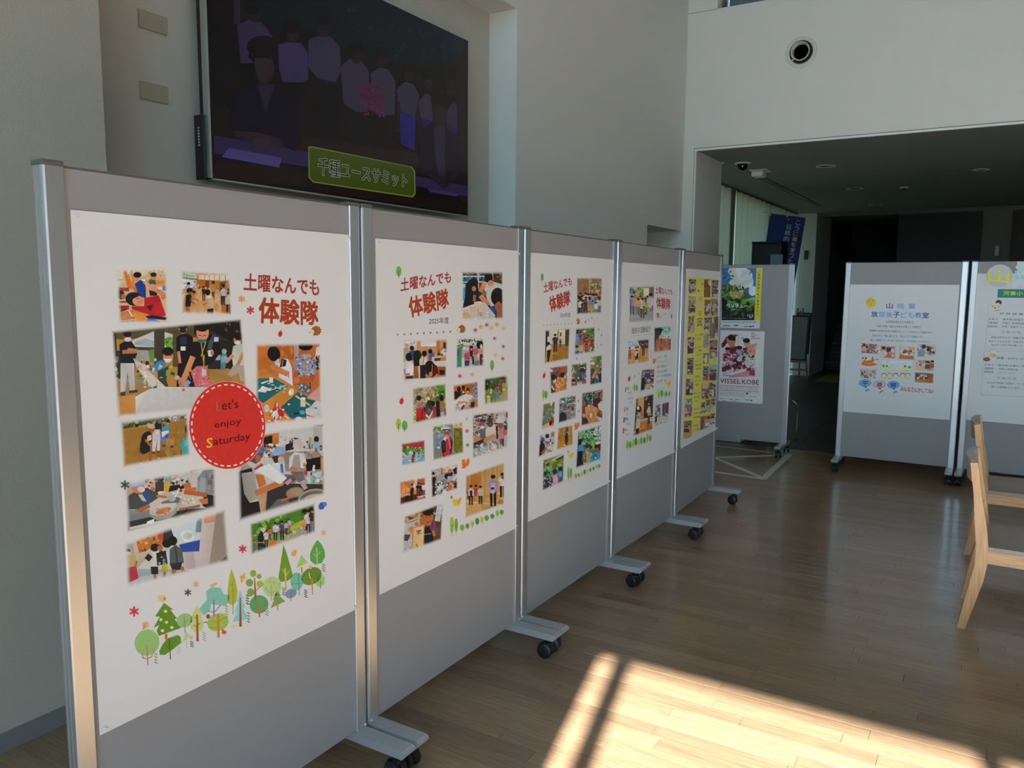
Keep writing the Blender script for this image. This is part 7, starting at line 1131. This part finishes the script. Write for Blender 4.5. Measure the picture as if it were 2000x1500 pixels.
f0 = on_plane((1911, 512), O2, n2); f1 = on_plane((1908, 566), O2, n2)
ff = empty('plastic_sleeve', f0+n2*0.013-Vector((0, 0, f0.z-f1.z)), rz2, 'crinkled clear plastic sleeve over the top of the cut poster', 'plastic sleeve')
b = MB(); NX, NZ = 24, 8; hz = f0.z-f1.z; r9 = random.Random(4)
for j in range(NZ+1):
    for i in range(NX+1): b.v.append((0.75*i/NX, -0.004*r9.random()*(0 < i < NX)*(0 < j < NZ), hz*j/NZ))
b.f = [(j*(NX+1)+i, j*(NX+1)+i+1, (j+1)*(NX+1)+i+1, (j+1)*(NX+1)+i) for j in range(NZ) for i in range(NX)]
b.build('film', fm, ff, smooth=True)
pic = Sheet(ff, ff.location, u2, n2, 'a5b8d0', -0.006, top=0.85); pic.crop(1890, 500, 8.336)
pr = Print(pic, 0); pr.run('p 800,90 1500,90 1500,530 720,530 740,380 820,250 a8c0d8; p 830,150 1500,150 1500,260 800,260 9ac0e4; p 790,300 1500,320 1500,420 780,400 c0d4e4; n 780 160 1400 500 40 14 60 8ab8e0,c4d8e8,7ab4d4,b0d0e4'); pr.done('picture_slip')
# ------------------------------------------------------------------ picture on the television
ts = Sheet(TV, TV.location, Vector((0, 1, 0)), Vector((1, 0, 0)), 'ffffff', -0.0013, M_SCREEN); ts.crop(400, 0, 3.409)
SQ = [(30, -1400), (1745, -700), (1750, 1435), (55, 1205)]
q0 = ts.uv(15, 600)[0]
pr = Print(ts, 0, None, 0.12); mz = 0.012
pr.quad = [(-hw_+0.014, hh_-mz), (hw_-0.008, hh_-mz), (hw_-0.008, 0.012), (-hw_+0.014, 0.012)]
pr.run('''p -50,-2000 1900,-1500 1900,1500 -50,1500 0d0b0c
p 190,-900 1670,-500 1670,430 1200,420 700,200 230,120 0a1016; n 800 20 1640 380 50 8 26 101a22,16222a,0c141a; p 1665,-500 1760,-400 1760,1400 1680,1300 1a1112; p 190,-900 235,-900 235,160 195,160 1c1826
p 40,690 700,900 700,1010 60,960 16110f; p 200,500 1680,600 1680,1080 200,900 120b0b; p 640,900 1680,1060 1680,1150 640,1000 1c1210
p 215,170 290,130 380,150 450,240 420,420 240,420 241f36; e 330 80 46 70 1c1216; e 320 40 56 60 0b0909; p 240,420 360,420 350,560 240,540 0a090b
p 485,300 550,280 640,285 685,350 690,530 640,550 520,545 490,440 2a2440; e 590 220 44 60 1e1418; e 585 165 58 55 0c0909; p 520,545 640,550 640,900 520,880 0c0a0b
p 690,270 750,240 830,240 900,310 905,480 870,550 750,520 690,450 282438; e 790 190 42 60 1c1418; e 790 130 48 44 0a0809; p 740,520 880,550 900,930 760,920 0e0c0f
p 905,440 970,390 1040,400 1095,480 1090,740 1020,750 925,690 2a2638; e 1010 370 38 52 1a1014; e 1010 305 44 40 0a0809; p 950,740 1080,750 1080,960 960,950 0e0c0e
p 1105,490 1160,450 1220,460 1270,540 1265,770 1190,770 1110,560 2a2636; e 1185 400 36 48 1c1216; e 1185 350 42 36 0a0809; p 1180,770 1270,760 1270,1010 1190,990 120c0c
p 1030,535 1195,580 1190,780 1025,690 3a1a30; n 1035 550 1190 770 40 6 18 4a243c,30142a; p 1195,580 1205,590 1200,790 1190,780 2a2638
p 1275,600 1330,545 1390,560 1430,640 1400,780 1300,740 2a2638; e 1358 500 32 44 1e1214; e 1358 450 36 36 0c0809; p 1295,745 1405,780 1395,1000 1305,960 1a1450; l 1290 680 1290 880 26 1e1214; l 1420 700 1430 900 24 1e1214
p 1420,680 1470,620 1510,640 1520,810 1440,790 282434; e 1488 550 30 46 20161a; e 1485 490 40 40 0a0809; p 1440,790 1520,820 1520,880 1440,860 151040
p 1610,740 1650,680 1680,700 1680,860 1610,840 262236; e 1635 600 28 44 1e1214; e 1630 560 34 34 160c0c; p 1610,840 1680,860 1680,890 1610,880 151040
p 60,900 690,1010 690,1110 60,1020 241e3a; p 115,1045 160,985 515,1050 495,1115 3a3260; p 1400,1170 1750,1240 1750,1310 1410,1240 241e38; p 1480,1250 1690,1290 1680,1310 1500,1280 2e2848
p 165,800 200,620 300,545 380,550 470,560 600,680 630,900 610,1010 530,980 400,880 190,870 0e0a18; p 365,560 470,560 440,640 410,740 380,660 1c1828; p 350,560 420,640 405,750 1e1a2a; e 400 430 68 125 261a20; e 385 312 106 76 0c090c; p 290,380 310,300 350,300 330,420 0c090c; p 430,310 490,340 495,480 470,480 0c090c; l 385 470 430 470 10 3a1a1e; l 360 380 385 385 8 0a0808; l 415 385 445 390 8 0a0808
p 190,870 330,880 440,900 525,940 520,990 440,970 390,990 330,960 200,910 221820; e 380 945 60 40 2a1e26
p 1430,860 1520,810 1560,830 1680,900 1720,1100 1700,1200 1440,1170 1420,1000 120c16; p 1530,850 1600,840 1600,1180 1560,1190 1530,1000 201c2c; e 1565 760 50 90 1e1218; e 1560 660 58 60 160d10; p 1500,680 1540,600 1620,640 1610,740 1560,690 140c0e; p 1480,1160 1590,1170 1640,1210 1600,1260 1500,1190 1e141c; l 1600 1220 1690 1160 44 1c1218
p 160,1100 275,1125 275,1140 160,1115 0a0706; p 60,1070 700,1140 690,1240 60,1190 1a0f0c; l 565 1140 565 1220 4 0e0806; p 700,1210 1750,1350 1750,1440 700,1300 160d0b''')
pr.run('p 690,975 720,975 1380,1110 1400,1140 1405,1290 1385,1315 720,1215 690,1180 5a6634; p 696,985 720,982 1375,1115 1393,1142 1397,1285 1380,1306 722,1207 698,1178 33400a')
letter(pr, '千種ユースサミット', (755, 1045), (1350, 1160), (1345, 1250), (755, 1160), '8a908c', 0.05); letter(pr, '千種ユースサミット', (755, 1045), (1350, 1160), (1345, 1250), (755, 1160), '20280c', 0.014)
pr.done('screen_image')
# ------------------------------------------------------------------ banner lettering
bs = Sheet(ban, ban.location, Vector((1, 0, 0)), Vector((0, -1, 0)), '8a9ab4', 0.004, top=0.75); bs.crop(1400, 280, 5.77)
for txt, x0, y0, dx, dy, sz in (('「伝統的酒造り」', 830, 842, -13.5, 67, 40), ('こうじ菌を使った', 920, 865, -12.5, 62, 36)):
    for i, ch in enumerate(txt):
        pr = Print(bs); x = x0+dx*i; y = y0+dy*i; k = 0.75
        if ch in '「」': letter(pr, ch, (x-sz*k, y+10), (x+sz*k, y+16), (x+sz*k, y+26), (x-sz*k, y+20), '8a9ab0')
        else: letter(pr, ch, (x-sz*k, y), (x+sz*k, y+8), (x+sz*k-8, y+sz*1.4+8), (x-sz*k-8, y+sz*1.4), '9aa04a' if ch in 'じ菌' else '8a9ab4', 0.01)
        pr.done('lettering')
bpy.data.objects.remove(_to); bpy.data.curves.remove(_tc)
